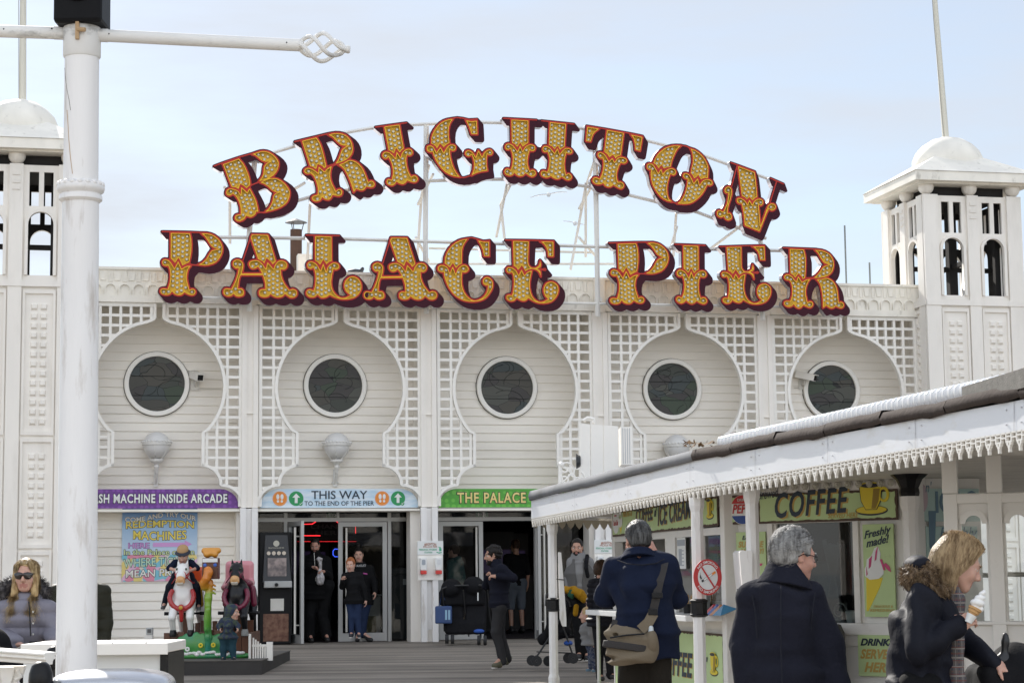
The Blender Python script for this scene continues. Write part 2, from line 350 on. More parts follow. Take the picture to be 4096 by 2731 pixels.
# round stained glass windows
def glass_art(seed):
 m = bpy.data.materials.new('stained_glass'); m.use_nodes = True; n = m.node_tree; b = n.nodes['Principled BSDF']; l = n.links.new
 t = n.nodes.new('ShaderNodeTexCoord'); mp = n.nodes.new('ShaderNodeMapping'); mp.inputs['Location'].default_value = (seed*3.1, seed*1.7, seed); mp.inputs['Scale'].default_value = (.8, 1, 1.5)
 nz = n.nodes.new('ShaderNodeTexNoise'); nz.inputs['Scale'].default_value = 2.2
 ad = n.nodes.new('ShaderNodeVectorMath'); ad.operation = 'MULTIPLY_ADD'; ad.inputs[1].default_value = (.35, .35, .2)
 l(t.outputs['Object'], mp.inputs[0]); l(mp.outputs[0], nz.inputs['Vector']); l(nz.outputs['Color'], ad.inputs[0]); l(mp.outputs[0], ad.inputs[2])
 v = n.nodes.new('ShaderNodeTexVoronoi'); v.inputs['Scale'].default_value = 3.2; l(ad.outputs[0], v.inputs['Vector'])
 v2 = n.nodes.new('ShaderNodeTexVoronoi'); v2.feature = 'DISTANCE_TO_EDGE'; v2.inputs['Scale'].default_value = 3.2; l(ad.outputs[0], v2.inputs['Vector'])
 sp = n.nodes.new('ShaderNodeSeparateColor'); l(v.outputs['Color'], sp.inputs[0])
 r = n.nodes.new('ShaderNodeValToRGB'); r.color_ramp.interpolation = 'CONSTANT'; e = r.color_ramp.elements
 cols = [(.050, .056, .046), (.060, .059, .050), (.048, .066, .044), (.048, .060, .060), (.070, .066, .054), (.052, .048, .046), (.078, .080, .068)]
 e[0].color = (*cols[0], 1); e[1].position = .14; e[1].color = (*cols[1], 1)
 for i, c in enumerate(cols[2:]): q = e.new(.28+.14*i); q.color = (*c, 1)
 l(sp.outputs[0], r.inputs['Fac'])
 c = n.nodes.new('ShaderNodeMath'); c.operation = 'LESS_THAN'; c.inputs[1].default_value = .013; l(v2.outputs['Distance'], c.inputs[0])
 x = n.nodes.new('ShaderNodeMix'); x.data_type = 'RGBA'; x.inputs[7].default_value = (.016, .017, .016, 1); l(c.outputs[0], x.inputs[0]); l(r.outputs[0], x.inputs[6]); l(x.outputs[2], b.inputs['Base Color'])
 b.inputs['Roughness'].default_value = .45; b.inputs['Specular IOR Level'].default_value = .35; return m
for i, a in enumerate(bays):
 W = bpy.data.objects.new('round_window', None); C.objects.link(W); W.parent = bld; W.location = (a, BK, ZC)
 g = MB(); n = 56
 ri, ro = circ(0, 0, .465, n), circ(0, 0, .545, n)
 g.band(ri, ro, -.075, .03, True); g.build('window_frame', M_TRIM, W, True, bevel=.012)
 g = MB(); o = g.addv([(x, -.035, z) for x, z in circ(0, 0, .47, n)]); g.face([o+k for k in range(n)]); g.build('window_glass', glass_art(i), W)
 rw = random.Random(i*7+3); g = MB()
 for z in (-.2, .13): w_ = math.sqrt(.465**2-z*z); g.tube([(-w_, -.037, z), (w_, -.037, z)], .0045, 4)
 for k in range(9):
  c_, r_, a_ = (rw.uniform(-.4, .4), rw.uniform(-.55, .35)), rw.uniform(.12, .34), rw.uniform(0, 6.28)
  pts = [(c_[0]+r_*math.cos(a_+q*.22), -.037, c_[1]+.7*r_*math.sin(a_+q*.22)) for q in range(13)]; pts = [p for p in pts if p[0]**2+p[2]**2 < .455**2]
  if len(pts) > 3: g.tube(pts, .0038, 4)
 g.build('lead_lines', mat('lead_came', (.02, .02, .02), .6, spec=.2), W)
 g = MB(); g.band(circ(0, 0, .545, n), circ(0, 0, .556, n), -.026, .0, True); g.build('mastic_line', mat('mastic', (.1, .095, .085), .8), W)
# lattice screens with keyhole openings
def hw(z):
 zc, R = 4.262, 1.06
 if z > 5.41: return .05
 if z > 5.262:
  u = (5.41-z)/.148; c = math.sqrt(max(0, R*R-(5.262-zc)**2)); return .05+(c-.05)*(u**2.3)
 if z > 3.51: return math.sqrt(max(0, R*R-(z-zc)**2)) if z > 4 else max(math.sqrt(R*R-(z-zc)**2), .71)
 if z > 2.93: return .71
 if z > 2.63: return .71+math.sqrt(max(0, .09-(z-2.63)**2))
 return 1.045+math.sqrt(max(0, .33**2-(max(z, 2.27)-2.27)**2))
zz = [5.63, 5.5, 5.44, 5.42, 5.405]+[5.405-.143*(k/8) for k in range(1, 9)]+[4.262+1.06*math.cos(rad(20+k*6.2)) for k in range(0, 19)]
zz = sorted(set([round(z, 4) for z in zz if z > 3.515]), reverse=True)
out_line = [(hw(z), z) for z in zz]+[(.71, 3.50), (.71, 2.932)]
out_line += [(.71+.3*math.sin(rad(k*10)), 2.63+.3*math.cos(rad(k*10))) for k in range(0, 10)]+[(1.035, 2.605)]
out_line += [(1.045+.33*math.sin(rad(k*10)), 2.27+.33*math.cos(rad(k*10))) for k in range(0, 10)]
def offs(pl, d):
 o = []
 for i in range(len(pl)):
  a = np.array(pl[max(i-1, 0)]); b = np.array(pl[min(i+1, len(pl)-1)]); t = b-a; t = t/(np.hypot(*t)+1e-9)
  o.append((pl[i][0]-t[1]*d, pl[i][1]+t[0]*d))
 return o
XE = BAY/2-.14
def lattice(sgn):
 g = MB(); dm = [(x*sgn, z) for x, z in out_line]; om = [(x*sgn, z) for x, z in offs(out_line, .05)]
 g.band(dm, om, -.055, .03)
 x = XE-.05; fr = lambda q0, q1, z0, z1, y0=-.02, y1=.045: g.box(min(q0*sgn, q1*sgn), max(q0*sgn, q1*sgn), y0, y1, z0, z1)
 fr(XE-.055, XE, 2.27, 5.64, -.032, .02); fr(.06, XE-.055, 5.58, 5.64, -.032, .02)
 st = .046
 xs = [XE-.078-.1665*k for k in range(1, 9)]
 zs_ = [5.60-.168*k for k in range(1, 20)]
 for x in xs:
  if x < .1: continue
  run = None; z = 5.60
  while z > 2.26:
   ok = x-.03 > hw(z)
   if ok and run is None: run = z
   if (not ok) and run is not None:
    if run-z > .04: fr(x-st/2, x+st/2, z+.005, run)
    run = None
   z -= .012
  if run is not None: fr(x-st/2, x+st/2, 2.27, run)
 for z in zs_:
  h = hw(z)+.03
  if z > 2.3 and XE-.05-h > .03: fr(h, XE-.05, z-st/2, z+st/2, -.015, .04)
 return g
for a in bays:
 for s in (-1, 1):
  lattice(s).build('lattice_panel', M_TRIM, bld, M=Matrix.Translation((a, 0, 0)))
# pillars
for k, a in enumerate(PX):
 P = bpy.data.objects.new('pillar', None); C.objects.link(P); P.parent = bld; P.location = (a, 0, 0)
 g = MB(); g.box(-.14, .14, .0, BK+.02, ZS, 5.66); g.box(-.135, -.052, -.075, .0, ZS, 5.62); g.box(.052, .135, -.075, .0, ZS, 5.62); g.box(-.052, .052, -.045, 0, ZS, 5.62)
 g.box(-.139, .139, -.079, -.02, 3.81, 3.822); g.build('pilaster', M_WHITE, P)
 if k in (0, 5): continue
 g = MB(); g.box(-.16, -.06, -.16, -.06, 0, ZS-.01); g.box(.03, .13, -.16, -.06, 0, ZS-.01); g.box(-.06, .03, -.1, -.06, .2, ZS-.02); g.build('front_post', M_POST, P, bevel=.008)
 g = MB(); g.box(-.30 if k == 2 else -.2, .16, .1, .5, 0, ZS-.065); g.build('rear_post', M_WHITE, P)
# parapet with arched relief
for i, a in enumerate(bays):
 g = MB(); h = BAY/2-.01
 g.box(-h, h, -.03, .9, 5.70, 6.19); g.box(-h, h, -.075, -.03, 5.645, 5.76); g.box(-h, h, -.06, .92, 6.19, 6.235)
 for k in range(12):
  x = -h+.13+(2*h-.26)*(k+.5)/12; r = .098
  g.band([(x-r*.82, 5.762)]+circ(x, 5.86, r*.82, 10, a0=math.pi, a1=0)+[(x+r*.82, 5.762)], [(x-r, 5.762)]+circ(x, 5.86, r, 10, a0=math.pi, a1=0)+[(x+r, 5.762)], -.066, -.03)
  xa = x+.11
  if k < 11: g.band([(xa-.05, 6.15), (xa-.035, 6.02), (xa+.035, 6.02), (xa+.05, 6.15)], [(xa-.062, 6.16), (xa-.047, 6.008), (xa+.047, 6.008), (xa+.062, 6.16)], -.048, -.03)
  g.band([(x-.028, 6.17), (x-.02, 6.0), (x+.02, 6.0), (x+.028, 6.17)], [(x-.04, 6.18), (x-.032, 5.988), (x+.032, 5.988), (x+.04, 6.18)], -.046, -.03)
 g.build('parapet_panel', M_PARA, bld, M=Matrix.Translation((a, 0, 0)))
for k, a in enumerate(PX[1:-1]):
 g = MB(); g.box(-.1, .1, -.085, .5, 5.62, 6.2); g.build('parapet_pier', M_PARA, bld, M=Matrix.Translation((a, 0, 0)))
# flat roof and the ridge of the hall behind
g = MB(); g.box(-7.6, 7.6, .95, 3.2, 5.5, 5.62); g.box(-7.6, 7.6, 3.2, 3.35, 5.0, 6.05)
o = g.addv([(-7.6, 3.35, 6.05), (7.6, 3.35, 6.05), (7.6, 13, 7.1), (-7.6, 13, 7.1), (-7.6, 22, 6.3), (7.6, 22, 6.3), (-7.6, 22, 0), (7.6, 22, 0)])
for f in ((0, 1, 2, 3), (3, 2, 5, 4), (4, 5, 7, 6)): g.face([o+q for q in f])
g.build('roof', mat('grey_roof_sheet', (.42, .43, .44), .6, dirt=.4, dcol=(.25, .25, .25), dscale=2), bld)
for s in (-1, 1):
 g = MB(); g.box(s*7.55-.05, s*7.55+.05, .9, 22, 0, 6.0); g.build('side_wall', M_WALL, bld)
# curved grey vault rising behind the lettering
a0, z0 = fac(985, 640, 3.6); a1, z1 = fac(1415, 640, 3.6)
mid = (a0+a1)/2; hwid = (a1-a0)/2+.9
g = MB(); prof = [(mid+hwid*t, 6.0+.62*(1-t*t)) for t in np.linspace(-1, 1, 17)]
g.band([(x, z-.06) for x, z in prof], prof, 3.6, 7.5); poly = [(prof[0][0], 5.6)]+prof+[(prof[-1][0], 5.6)]; g.prism([(x, z-.07) for x, z in poly], 3.7, 7.4)
g.build('vault_roof', mat('vault_sheet', (.5, .51, .52), .55, dirt=.5, dcol=(.3, .3, .3), dscale=3), bld)
# arcade interior
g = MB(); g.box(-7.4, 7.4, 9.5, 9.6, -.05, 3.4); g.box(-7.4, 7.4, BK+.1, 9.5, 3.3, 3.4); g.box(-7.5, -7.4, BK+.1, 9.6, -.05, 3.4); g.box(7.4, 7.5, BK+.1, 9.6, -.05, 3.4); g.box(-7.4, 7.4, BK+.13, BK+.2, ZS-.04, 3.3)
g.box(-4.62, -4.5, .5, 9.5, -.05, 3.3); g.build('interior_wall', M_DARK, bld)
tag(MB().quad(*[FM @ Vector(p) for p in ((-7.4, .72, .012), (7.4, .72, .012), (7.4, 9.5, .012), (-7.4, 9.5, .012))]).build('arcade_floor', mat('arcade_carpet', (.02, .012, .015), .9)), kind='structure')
# shopfront framing
DB = .62
def fa(x): return fac(x, 1320, DB)[0]
g = MB()
TB0, TB1 = 2.035, 2.10
for xa, xb in ((587, 956), (1002, 1362)):
 g.box(fa(xa), fa(xb), DB, DB+.07, TB0, TB1); g.box(fa(xa), fa(xb), DB, DB+.07, 2.2, 2.26)
for xa, xb in ((652, 660), (774, 779), (891, 899)): g.box(fa(xa), fa(xb), DB+.001, DB+.068, (0 if xa != 774 else TB1), (TB0 if xa != 774 else 2.2)); g.box(fa(xa), fa(xb), DB+.001, DB+.068, TB1, 2.2) if xa != 774 else 0
for xa, xb in ((1002, 1008), (1110, 1114), (1228, 1236)):
 if xa != 1110: g.box(fa(xa), fa(xb), DB+.001, DB+.068, 0, TB0)
 g.box(fa(xa), fa(xb), DB+.002, DB+.066, TB1, 2.2)
g.build('shopfront_frame', M_ALU, bld)
g = MB()
for xa, xb in ((595, 652), (660, 774), (779, 891), (899, 952), (1008, 1110), (1114, 1228), (1236, 1362)):
 g.quad((fa(xa), DB+.03, TB1), (fa(xb), DB+.03, TB1), (fa(xb), DB+.03, 2.2), (fa(xa), DB+.03, 2.2))
for xa, xb in ((592, 652), (899, 952), (1236, 1362)):
 g.quad((fa(xa), DB+.032, .03), (fa(xb), DB+.032, .03), (fa(xb), DB+.032, TB0), (fa(xa), DB+.032, TB0))
g.build('shopfront_glass', M_GLASSD, bld)
def door(xa, w, ang, name='glass_door', flip=1):
 D = bpy.data.objects.new(name, None); C.objects.link(D); D.parent = bld; D.location = (xa, DB+.02, .01); D.rotation_euler = (0, 0, ang)
 x0, x1 = (0, w*flip) if flip > 0 else (w*flip, 0); h = TB0-.02
 g = MB(); g.box(x0, x0+.075, -.025, .025, 0, h); g.box(x1-.075, x1, -.025, .025, 0, h); g.box(x0+.075, x1-.075, -.024, .024, 0, .14); g.box(x0+.075, x1-.075, -.024, .024, h-.075, h); g.build('door_frame', M_ALU, D)
 g = MB(); g.quad((x0+.07, 0, .13), (x1-.07, 0, .13), (x1-.07, 0, h-.07), (x0+.07, 0, h-.07)); g.build('door_pane', M_GLASSD, D)
 g = MB(); hx = (x1-.13) if flip > 0 else (x0+.13)
 g.tube([(hx, -.09, .16), (hx, -.09, h-.1)], .02, 10)
 for z in (.3, h-.25): g.tube([(hx, -.09, z), (hx, -.02, z)], .011, 6)
 g.build('door_handle', M_STEEL, D, True)
 return D
door(fa(664), .8, rad(-80)); door(fa(889), fa(889)-fa(777), 0, flip=-1)
door(fa(1008), fa(1110)-fa(1008), 0); door(fa(1234), .8, rad(80), flip=-1)
# green running-man exit panels above the doors
M_EXIT = mat('exit_green', (.02, .14, .06), .5); M_OFFW = mat('sign_white', (.75, .76, .74), .5)
def arrow_up(cx, cz, s): return [(cx, cz+s), (cx-s*.8, cz+s*.15), (cx-s*.3, cz+s*.15), (cx-s*.3, cz-s), (cx+s*.3, cz-s), (cx+s*.3, cz+s*.15), (cx+s*.8, cz+s*.15)]
for k, xm in enumerate((766, 1110)):
 t = thing('exit_sign', 'dark green exit panel above the door under the %s' % ('pale blue sign board' if k == 0 else 'green sign board'), 'sign', FM @ Matrix.Translation((fa(xm), DB+.06, 2.15)))
 g = MB(); g.box(-.11, .11, 0, .01, -.045, .045); g.build('board', M_EXIT, t)
 shape([arrow_up(-.06, 0, .03)], -.003, 0, 'arrow', M_OFFW, t)
 shape([circ(.055, .025, .009, 10), [(.04, .012), (.075, .005), (.06, -.012), (.075, -.035), (.06, -.035), (.05, -.015), (.03, -.03), (.025, -.02), (.045, -.005)]], -.003, 0, 'running_figure', M_OFFW, t)
# ================================================================ the two towers
def tower(ac, label):
 t = thing('tower', label, 'tower', FM @ Matrix.Translation((ac, .37, 0)))
 hs = .92
 for q in range(4):
  R = Matrix.Rotation(q*math.pi/2, 4, 'Z')
  holes = []
  for s in (-1, 1):
   cx = s*.395
   for k in (-1, 1): holes.append([(cx+k*.115-.075, 7.125), (cx+k*.115+.075, 7.125), (cx+k*.115+.075, 7.69), (cx+k*.115-.075, 7.69)])
   holes.append([(cx-.2, 5.99), (cx+.2, 5.99)]+circ(cx, 6.83, .2, 14, a0=0, a1=math.pi))
  shape([[(-.9, 5.86), (.9, 5.86), (.9, 7.80), (-.9, 7.80)]]+holes, -hs+.02, -hs+.07, 'belfry_screen', M_WHITE, t, R)
  shape([[(-.86, 5.86), (.86, 5.86), (.86, 7.80), (-.86, 7.80)]]+holes, -hs+.07, -hs+.10, 'screen_lining', mat('black_tarred_timber', (.02, .018, .017), .8), t, R)
  g = MB()
  for s in (-1, 1):
   cx = s*.395
   for (i0, o0) in ((.2, .25),): g.band(circ(cx, 6.83, i0, 14, a0=0, a1=math.pi), circ(cx, 6.83, o0, 14, a0=0, a1=math.pi), -hs-.02, -hs+.02)
   g.box(cx-.25, cx-.2, -hs-.019, -hs+.02, 5.99, 6.83); g.box(cx+.2, cx+.25, -hs-.019, -hs+.02, 5.99, 6.83)
  g.box(-.11, .11, -hs-.035, -hs+.02, 0, 7.81)
  for zb in (7.68, 7.55, 7.44): g.box(-.06, .06, -hs-.05, -hs-.035, zb-.06, zb)
  for s in (-1, 1): g.box(s*.81-.14, s*.81+.14, -hs-.035, -hs+.02, 0, 7.81) if q % 2 == 0 else g.box(s*.76-.12, s*.76+.12, -hs-.035, -hs+.02, 0, 7.81)
  g.box(-.95, .95, -hs-.05, -hs-.035, 5.80, 5.90) if q % 2 == 0 else g.box(-.95, .95, -hs-.05, -hs-.035, 5.80, 5.90)
  g.build('pier', M_WHITE, t, M=R)
  g = MB()
  for s in (-1, 1):
   cx = s*.39
   for z0, z1 in ((.05, 1.55), (1.6, 3.35), (3.4, 5.75)):
    g.band([(cx-.22, z0+.06), (cx+.22, z0+.06), (cx+.22, z1-.06), (cx-.22, z1-.06)], [(cx-.26, z0), (cx+.26, z0), (cx+.26, z1), (cx-.26, z1)], -hs-.015, -hs+.03, True)
    z = z0+.16
    while z < z1-.2:
     for x in (cx-.075, cx+.075):
      o = g.addv([(x-.052, -hs+.02, z), (x+.052, -hs+.02, z), (x+.052, -hs+.02, z+.105), (x-.052, -hs+.02, z+.105), (x-.036, -hs-.02, z+.03), (x+.036, -hs-.02, z+.03), (x+.036, -hs-.02, z+.09), (x-.036, -hs-.02, z+.09)])
      for f in ((4, 5, 6, 7), (0, 1, 5, 4), (1, 2, 6, 5), (2, 3, 7, 6), (3, 0, 4, 7)): g.face([o+w for w in f])
     z += .155
  g.build('studded_panel', M_WHITE, t, M=R)
 g = MB(); g.box(-hs+.02, hs-.02, -hs+.02, hs-.02, 0, 5.86); g.build('tower_body', M_WHITE, t)
 g = MB(); g.box(-.72, .72, -.72, .72, 7.78, 8.0); g.box(-.08, .08, -.08, .08, 5.86, 7.78); g.box(-.8, .8, -.04, .04, 6.55, 6.63); g.box(-.04, .04, -.8, .8, 6.6, 6.68)
 for sx in (-1, 1):
  for sy in (-1, 1): g.box(sx*.6-.05, sx*.6+.05, sy*.6-.05, sy*.6+.05, 5.86, 7.78)
 g.build('inner_frame', mat('black_tarred_timber', (.02, .018, .017), .8), t)
 g0 = MB(); g0.sphere((0, 0, 0), .14, 18, 12); b0 = None
 for x in (-.84, 0, .84):
  for y in (-.84, 0, .84):
   if x == 0 and y == 0: continue
   if b0 is None: b0 = g0.build('ball_finial', M_WHITE, t, 'all'); b0.location = (x, y, 7.955)
   else: c = b0.copy(); C.objects.link(c); c.location = (x, y, 7.955)
 g = MB(); e = 1.19; g.box(-e, e, -e, e, 8.02, 8.19); g.box(-e+.12, e-.12, -e+.12, e-.12, 7.99, 8.02)
 o = g.addv([(-e-.02, -e-.02, 8.19), (e+.02, -e-.02, 8.19), (e+.02, e+.02, 8.19), (-e-.02, e+.02, 8.19), (-.4, -.4, 8.66), (.4, -.4, 8.66), (.4, .4, 8.66), (-.4, .4, 8.66)])
 for k in range(4): g.face([o+k, o+(k+1) % 4, o+4+(k+1) % 4, o+4+k])
 g.build('roof', M_PARA, t)
 g = MB(); g.lathe([(.62, 8.40), (.655, 8.52), (.65, 8.64), (.59, 8.78), (.47, 8.91), (.3, 9.02), (.1, 9.075), (.001, 9.08)], 32); g.build('dome', M_PARA, t, 'all')
 return t
TC = 8.37
tower(-TC, 'square white tower with ball finials and a dome, partly behind the thick white pole')
tower(TC, 'square white belfry tower with ball finials and a dome beyond the snack kiosk roof')
for s, lb, lean in ((-1, 'thin pale flagpole rising from the dome behind the thick white pole', -.012), (1, 'pale flagpole leaning slightly above the dome beyond the kiosk roof', -.045)):
 t = thing('flagpole', lb, 'flagpole', FM @ Matrix.Translation((s*TC+(-.02 if s > 0 else 0.05), .37, 9.0)))
 g = MB(); g.tube([(0, 0, 0), (lean*1.5, 0, 1.5), (lean*4.5, 0, 4.5)], [.062, .055, .036], 12); g.build('pole', mat('cream_pole', (.68, .65, .55), .45), t, True)
 g = MB(); g.lathe([(.1, -.02), (.1, .05), (.07, .09)], 14); g.build('collar', M_PARA, t, True)
 g = MB(); g.tube([(-.06, -.05, .06), (lean*2.2-.075, -.04, 2.2), (lean*4.4-.05, -.03, 4.4)], .006, 5); g.build('halyard', mat('grey_rope', (.3, .29, .27), .9), t)
# ================================================================ flue, cabinet, vents and masts on the roof
a, z = fac(680, 600, 1.9)
t = thing('flue', 'rusty metal flue with a conical rain cap behind the lettering', 'chimney', FM @ Matrix.Translation((a, 1.9, 5.6)))
zt_ = fac(680, 528, 1.9)[1]-5.6
g = MB(); g.lathe([(.105, 0), (.105, zt_*.55), (.112, zt_*.55), (.112, zt_*.58), (.105, zt_*.58), (.105, zt_)], 20); g.build('pipe', M_RUST, t, True)
g = MB(); g.lathe([(.20, zt_+.13), (.19, zt_+.135), (.02, zt_+.20), (.001, zt_+.2)], 20)
for k in range(3): q = k*2.1; g.tube([(.1*math.cos(q), .1*math.sin(q), zt_-.02), (.14*math.cos(q), .14*math.sin(q), zt_+.14)], .008, 5)
g.build('rain_cap', mat('dull_metal_cap', (.12, .115, .11), .5, .6), t)
a, z = fac(700, 583, 1.5)
t = thing('roof_cabinet', 'plain white electrical cabinet standing on the roof beside the rusty flue', 'cabinet', FM @ Matrix.Translation((a, 1.5, 5.62)))
g = MB(); g.box(-.12, .12, 0, .25, 0, z-5.62); g.box(-.105, .105, -.008, 0, .12, z-5.66); g.build('casing', M_TRIM, t, bevel=.01); MB().box(.07, .085, -.018, -.008, .5, .54).build('latch', M_DK2, t)
for x, y0, y1, lb in ((1940, 518, 655, 'tall thin grey mast on the roof right of the last marquee letter'), (1997, 603, 655, 'short thin grey mast between the tall mast and the domed tower')):
 a, z = fac(x, y0, 1.2); t = thing('roof_mast', lb, 'mast', FM @ Matrix.Translation((a, 1.2, 5.62)), 'thin masts on the roof')
 g = MB(); g.tube([(0, 0, 0), (0, 0, z-5.62)], .017, 8); g.build('mast', mat('grey_mast', (.2, .22, .22), .5), t); MB().box(-.05, .05, -.05, .05, -.02, .03).build('foot_plate', M_STEEL, t)
# ================================================================ globe wall lamps
def wall_lamp(a, zb, label, group):
 t = thing('wall_lamp', label, 'lamp', FM @ Matrix.Translation((a, BK-.02, zb)), group)
 g = MB(); g.box(-.035, .035, -.02, 0, 0, .36); g.tube([(0, -.02, .06), (0, -.1, .14), (0, -.2, .3), (0, -.22, .42)], [.02, .024, .028, .04], 10); g.sphere((-.05, -.015, .08), .018, 8, 6); g.sphere((.05, -.015, .08), .018, 8, 6); g.build('bracket', M_ARM, t, True).scale = (1, 1, .82)
 g = MB(); c = (0, -.22, 0)
 g.lathe([(.03, .40), (.05, .44), (.035, .47), (.06, .5), (.11, .53), (.115, .56), (.07, .575)], 18, c)
 for k in range(6):
  q = 2*math.pi*k/6+.3; g.tube([(.1*math.cos(q), -.22+.1*math.sin(q), .56), (.19*math.cos(q), -.22+.19*math.sin(q), .68), (.232*math.cos(q), -.22+.232*math.sin(q), .82)], .009, 5)
 g.lathe([(.228, .80), (.245, .80), (.25, .845), (.23, .845)], 28, c)
 for k in range(26):
  q = 2*math.pi*k/26; g.sphere((.245*math.cos(q), -.22+.245*math.sin(q), .855), .02, 6, 4)
 g.build('cradle', M_ARM, t, True).location.z = -.115
 g = MB(); g.sphere((0, -.22, .80), .226, 26, 18, ); g.build('globe', mat('frosted_globe', (.70, .69, .67), .3, var=.03, spec=.3), t, 'all').location.z = -.115
 return t
l0 = wall_lamp(bays[0], 2.63, 'globe wall lamp above the purple sign board', 'globe wall lamps')
for k, lb in ((1, 'globe wall lamp above the pale blue sign board'), (3, 'globe wall lamp half hidden behind the grey edge of the kiosk roof')):
 dup(l0, FM @ Matrix.Translation((bays[k], BK-.02, 2.63)), lb)
# ================================================================ security cameras
def cctv(x, y, yaw, label, cs=1):
 a, z = fac(x, y, BK-.1); t = thing('security_camera', label, 'camera', FM @ Matrix.Translation((a, BK-.02, z-.1)), 'security cameras on the weatherboards')
 g = MB(); g.box(-.07, .07, -.012, 0, -.1, .08); g.tube([(0, -.01, -.02), (0, -.09, -.03), (0, -.13, .07)], .02, 8); g.build('bracket', M_STEEL, t)
 M = Matrix.Translation((0, -.13, .13)) @ Matrix.Rotation(yaw, 4, 'Z') @ Matrix.Rotation(rad(14), 4, 'X')
 g = MB(); g.box(-.06, .06, -.2, .16, -.055, .055, M); g.box(-.068, .068, -.235, .17, .055, .066, M); g.build('housing', M_TRIM, t)
 g = MB(); g.box(-.048, .048, -.206, -.198, -.045, .045, M); g.lathe([(.034, 0), (.034, .02), (.02, .021)], 12, (0, 0, 0), M @ Matrix.Translation((0, -.206, 0)) @ Matrix.Rotation(rad(90), 4, 'X')); g.build('lens', M_BLACK, t)
 g = MB(); g.tube([(cs*.02, -.012, -.07), (cs*.1, -.012, -.075), (cs*.45 if cs > 0 else -.16, -.012, -.072)], .007, 5); g.build('cable', M_STEEL, t)
cctv(449, 868, rad(20), 'white security camera facing forward right of the leftmost round window')
cctv(1846, 868, rad(50), 'white security camera turned sideways across the rightmost round window', -1)
# ================================================================ the big marquee letters
GL = {}
GL['I'] = dict(o=(2670, 960), s=5.225, rot=1.5, cells=[
 "328,117* 638,127* 642,625* 598,645 550,695* 522,640 490,582* 460,630 428,690* 385,640 335,605*",
 "490,652* 548,800* 580,720 640,665 710,645 770,655 805,700 800,755 755,785 710,775 690,750* 655,830 640,950 650,1090 690,1222* 735,1200 790,1215 820,1270 800,1320 740,1340 660,1310 605,1272* 560,1315 500,1335 430,1305 385,1258* 340,1305 280,1325 215,1300 180,1250 195,1200 240,1185 292,1215* 335,1110 355,980 345,850 302,735* 270,765 220,755 190,705 205,650 255,625 320,640 380,690 442,798*"],
 lines=["152,92 790,115"])
GL['B'] = dict(o=(830, 560), s=4.355, rot=-18.5, cells=[
 "268,430* 545,330* 630,430 700,580 735,700 742,790* 680,845* 630,800 568,770* 555,810 540,860* 490,830 425,828* 380,720 320,560",
 "588,825* 690,920* 730,840* 790,950 850,1080 885,1258* 848,1243* 830,1300 760,1345 710,1335 672,1318* 640,1380 560,1418 500,1405 478,1360 495,1318 540,1305 580,1310* 580,1200 550,1080 500,990 440,935* 400,970 345,965 325,920 345,870 400,850 480,865 540,900 578,965*",
 "775,255* 870,220 960,200 1060,215 1150,270 1220,350 1240,430 1215,530 1150,620 1050,680 895,725* 960,630 980,540 985,470 1030,410 1095,378* 1020,385 940,360 880,310 830,270",
 "918,745* 1020,690 1120,668 1230,685 1340,760 1420,870 1430,970 1390,1080 1300,1160 1170,1215 1000,1258* 1080,1180 1130,1080 1150,980 1190,930 1260,910* 1180,910 1110,870 1050,810 980,765"],
 lines=["112,458 260,402 560,300 800,232 900,195", "745,795 900,735", "890,1262 1005,1268"])
GL['R'] = dict(o=(3090, 960), s=4.9, rot=2, cells=[
 "335,178* 605,190* 640,320 645,480 640,640 632,748* 590,768* 560,710 495,658* 470,700 440,742* 400,690 350,660* 345,500 338,330",
 "500,708* 575,830* 640,785 735,765* 690,830 650,940 645,1060 680,1228* 720,1205 770,1215 790,1265 760,1315 710,1325 650,1300 600,1272* 560,1320 510,1340 450,1310 412,1255* 370,1300 310,1312 250,1290 222,1245 240,1205 285,1195 345,1200* 380,1090 385,960 365,850 325,785* 280,785 235,760 225,715 255,685 310,680 380,720 462,825*",
 "825,200* 940,205 1050,240 1140,310 1190,420 1190,540 1150,640 1060,710 940,740 805,745* 880,680 940,600 990,530 1050,500 1112,485* 1040,465 980,420 930,340 890,260",
 "855,775* 950,770 1050,745 1140,780 1210,850 1260,960 1280,1100 1290,1228* 1340,1215 1385,1245 1390,1300 1350,1335 1290,1325 1235,1290* 1200,1325 1150,1340 1095,1320 1050,1280* 1030,1300 985,1330* 985,1200 970,1050 940,900 900,820"],
 lines=["207,155 640,172 860,180", "650,745 830,738", "735,758 855,762"])
GL['G'] = dict(o=(1680, 440), s=4.9, rot=0, cells=[
 "645,180* 590,260 560,360 555,500 578,655* 520,680 462,735* 430,700 388,660* 360,710 330,760* 290,700 220,665* 225,540 270,420 350,310 450,230 550,195",
 "398,730* 465,850* 500,770 560,700 640,685 690,710 695,770 660,805 610,800 585,770* 585,880 610,1000 650,1130 720,1250 780,1320* 650,1300 520,1240 420,1150 340,1040 280,930 245,820* 210,835 150,815 130,765 145,715 200,705 260,730 318,840*",
 "895,205* 1000,230 1110,215* 1122,482* 1005,480* 980,390 940,290",
 "1142,795* 1215,930* 1250,850 1310,795 1380,785 1420,830 1405,880 1360,890 1315,865* 1300,960 1300,1080 1320,1195* 1200,1210 1100,1240 1008,1288* 1050,1180 1060,1050 1040,950 1012,880* 970,912 915,905 885,860 905,810 960,800 1030,840 1090,935*"],
 lines=["640,168 720,152 850,168 960,195 1060,190 1120,182", "770,1322 860,1330 1008,1288"])
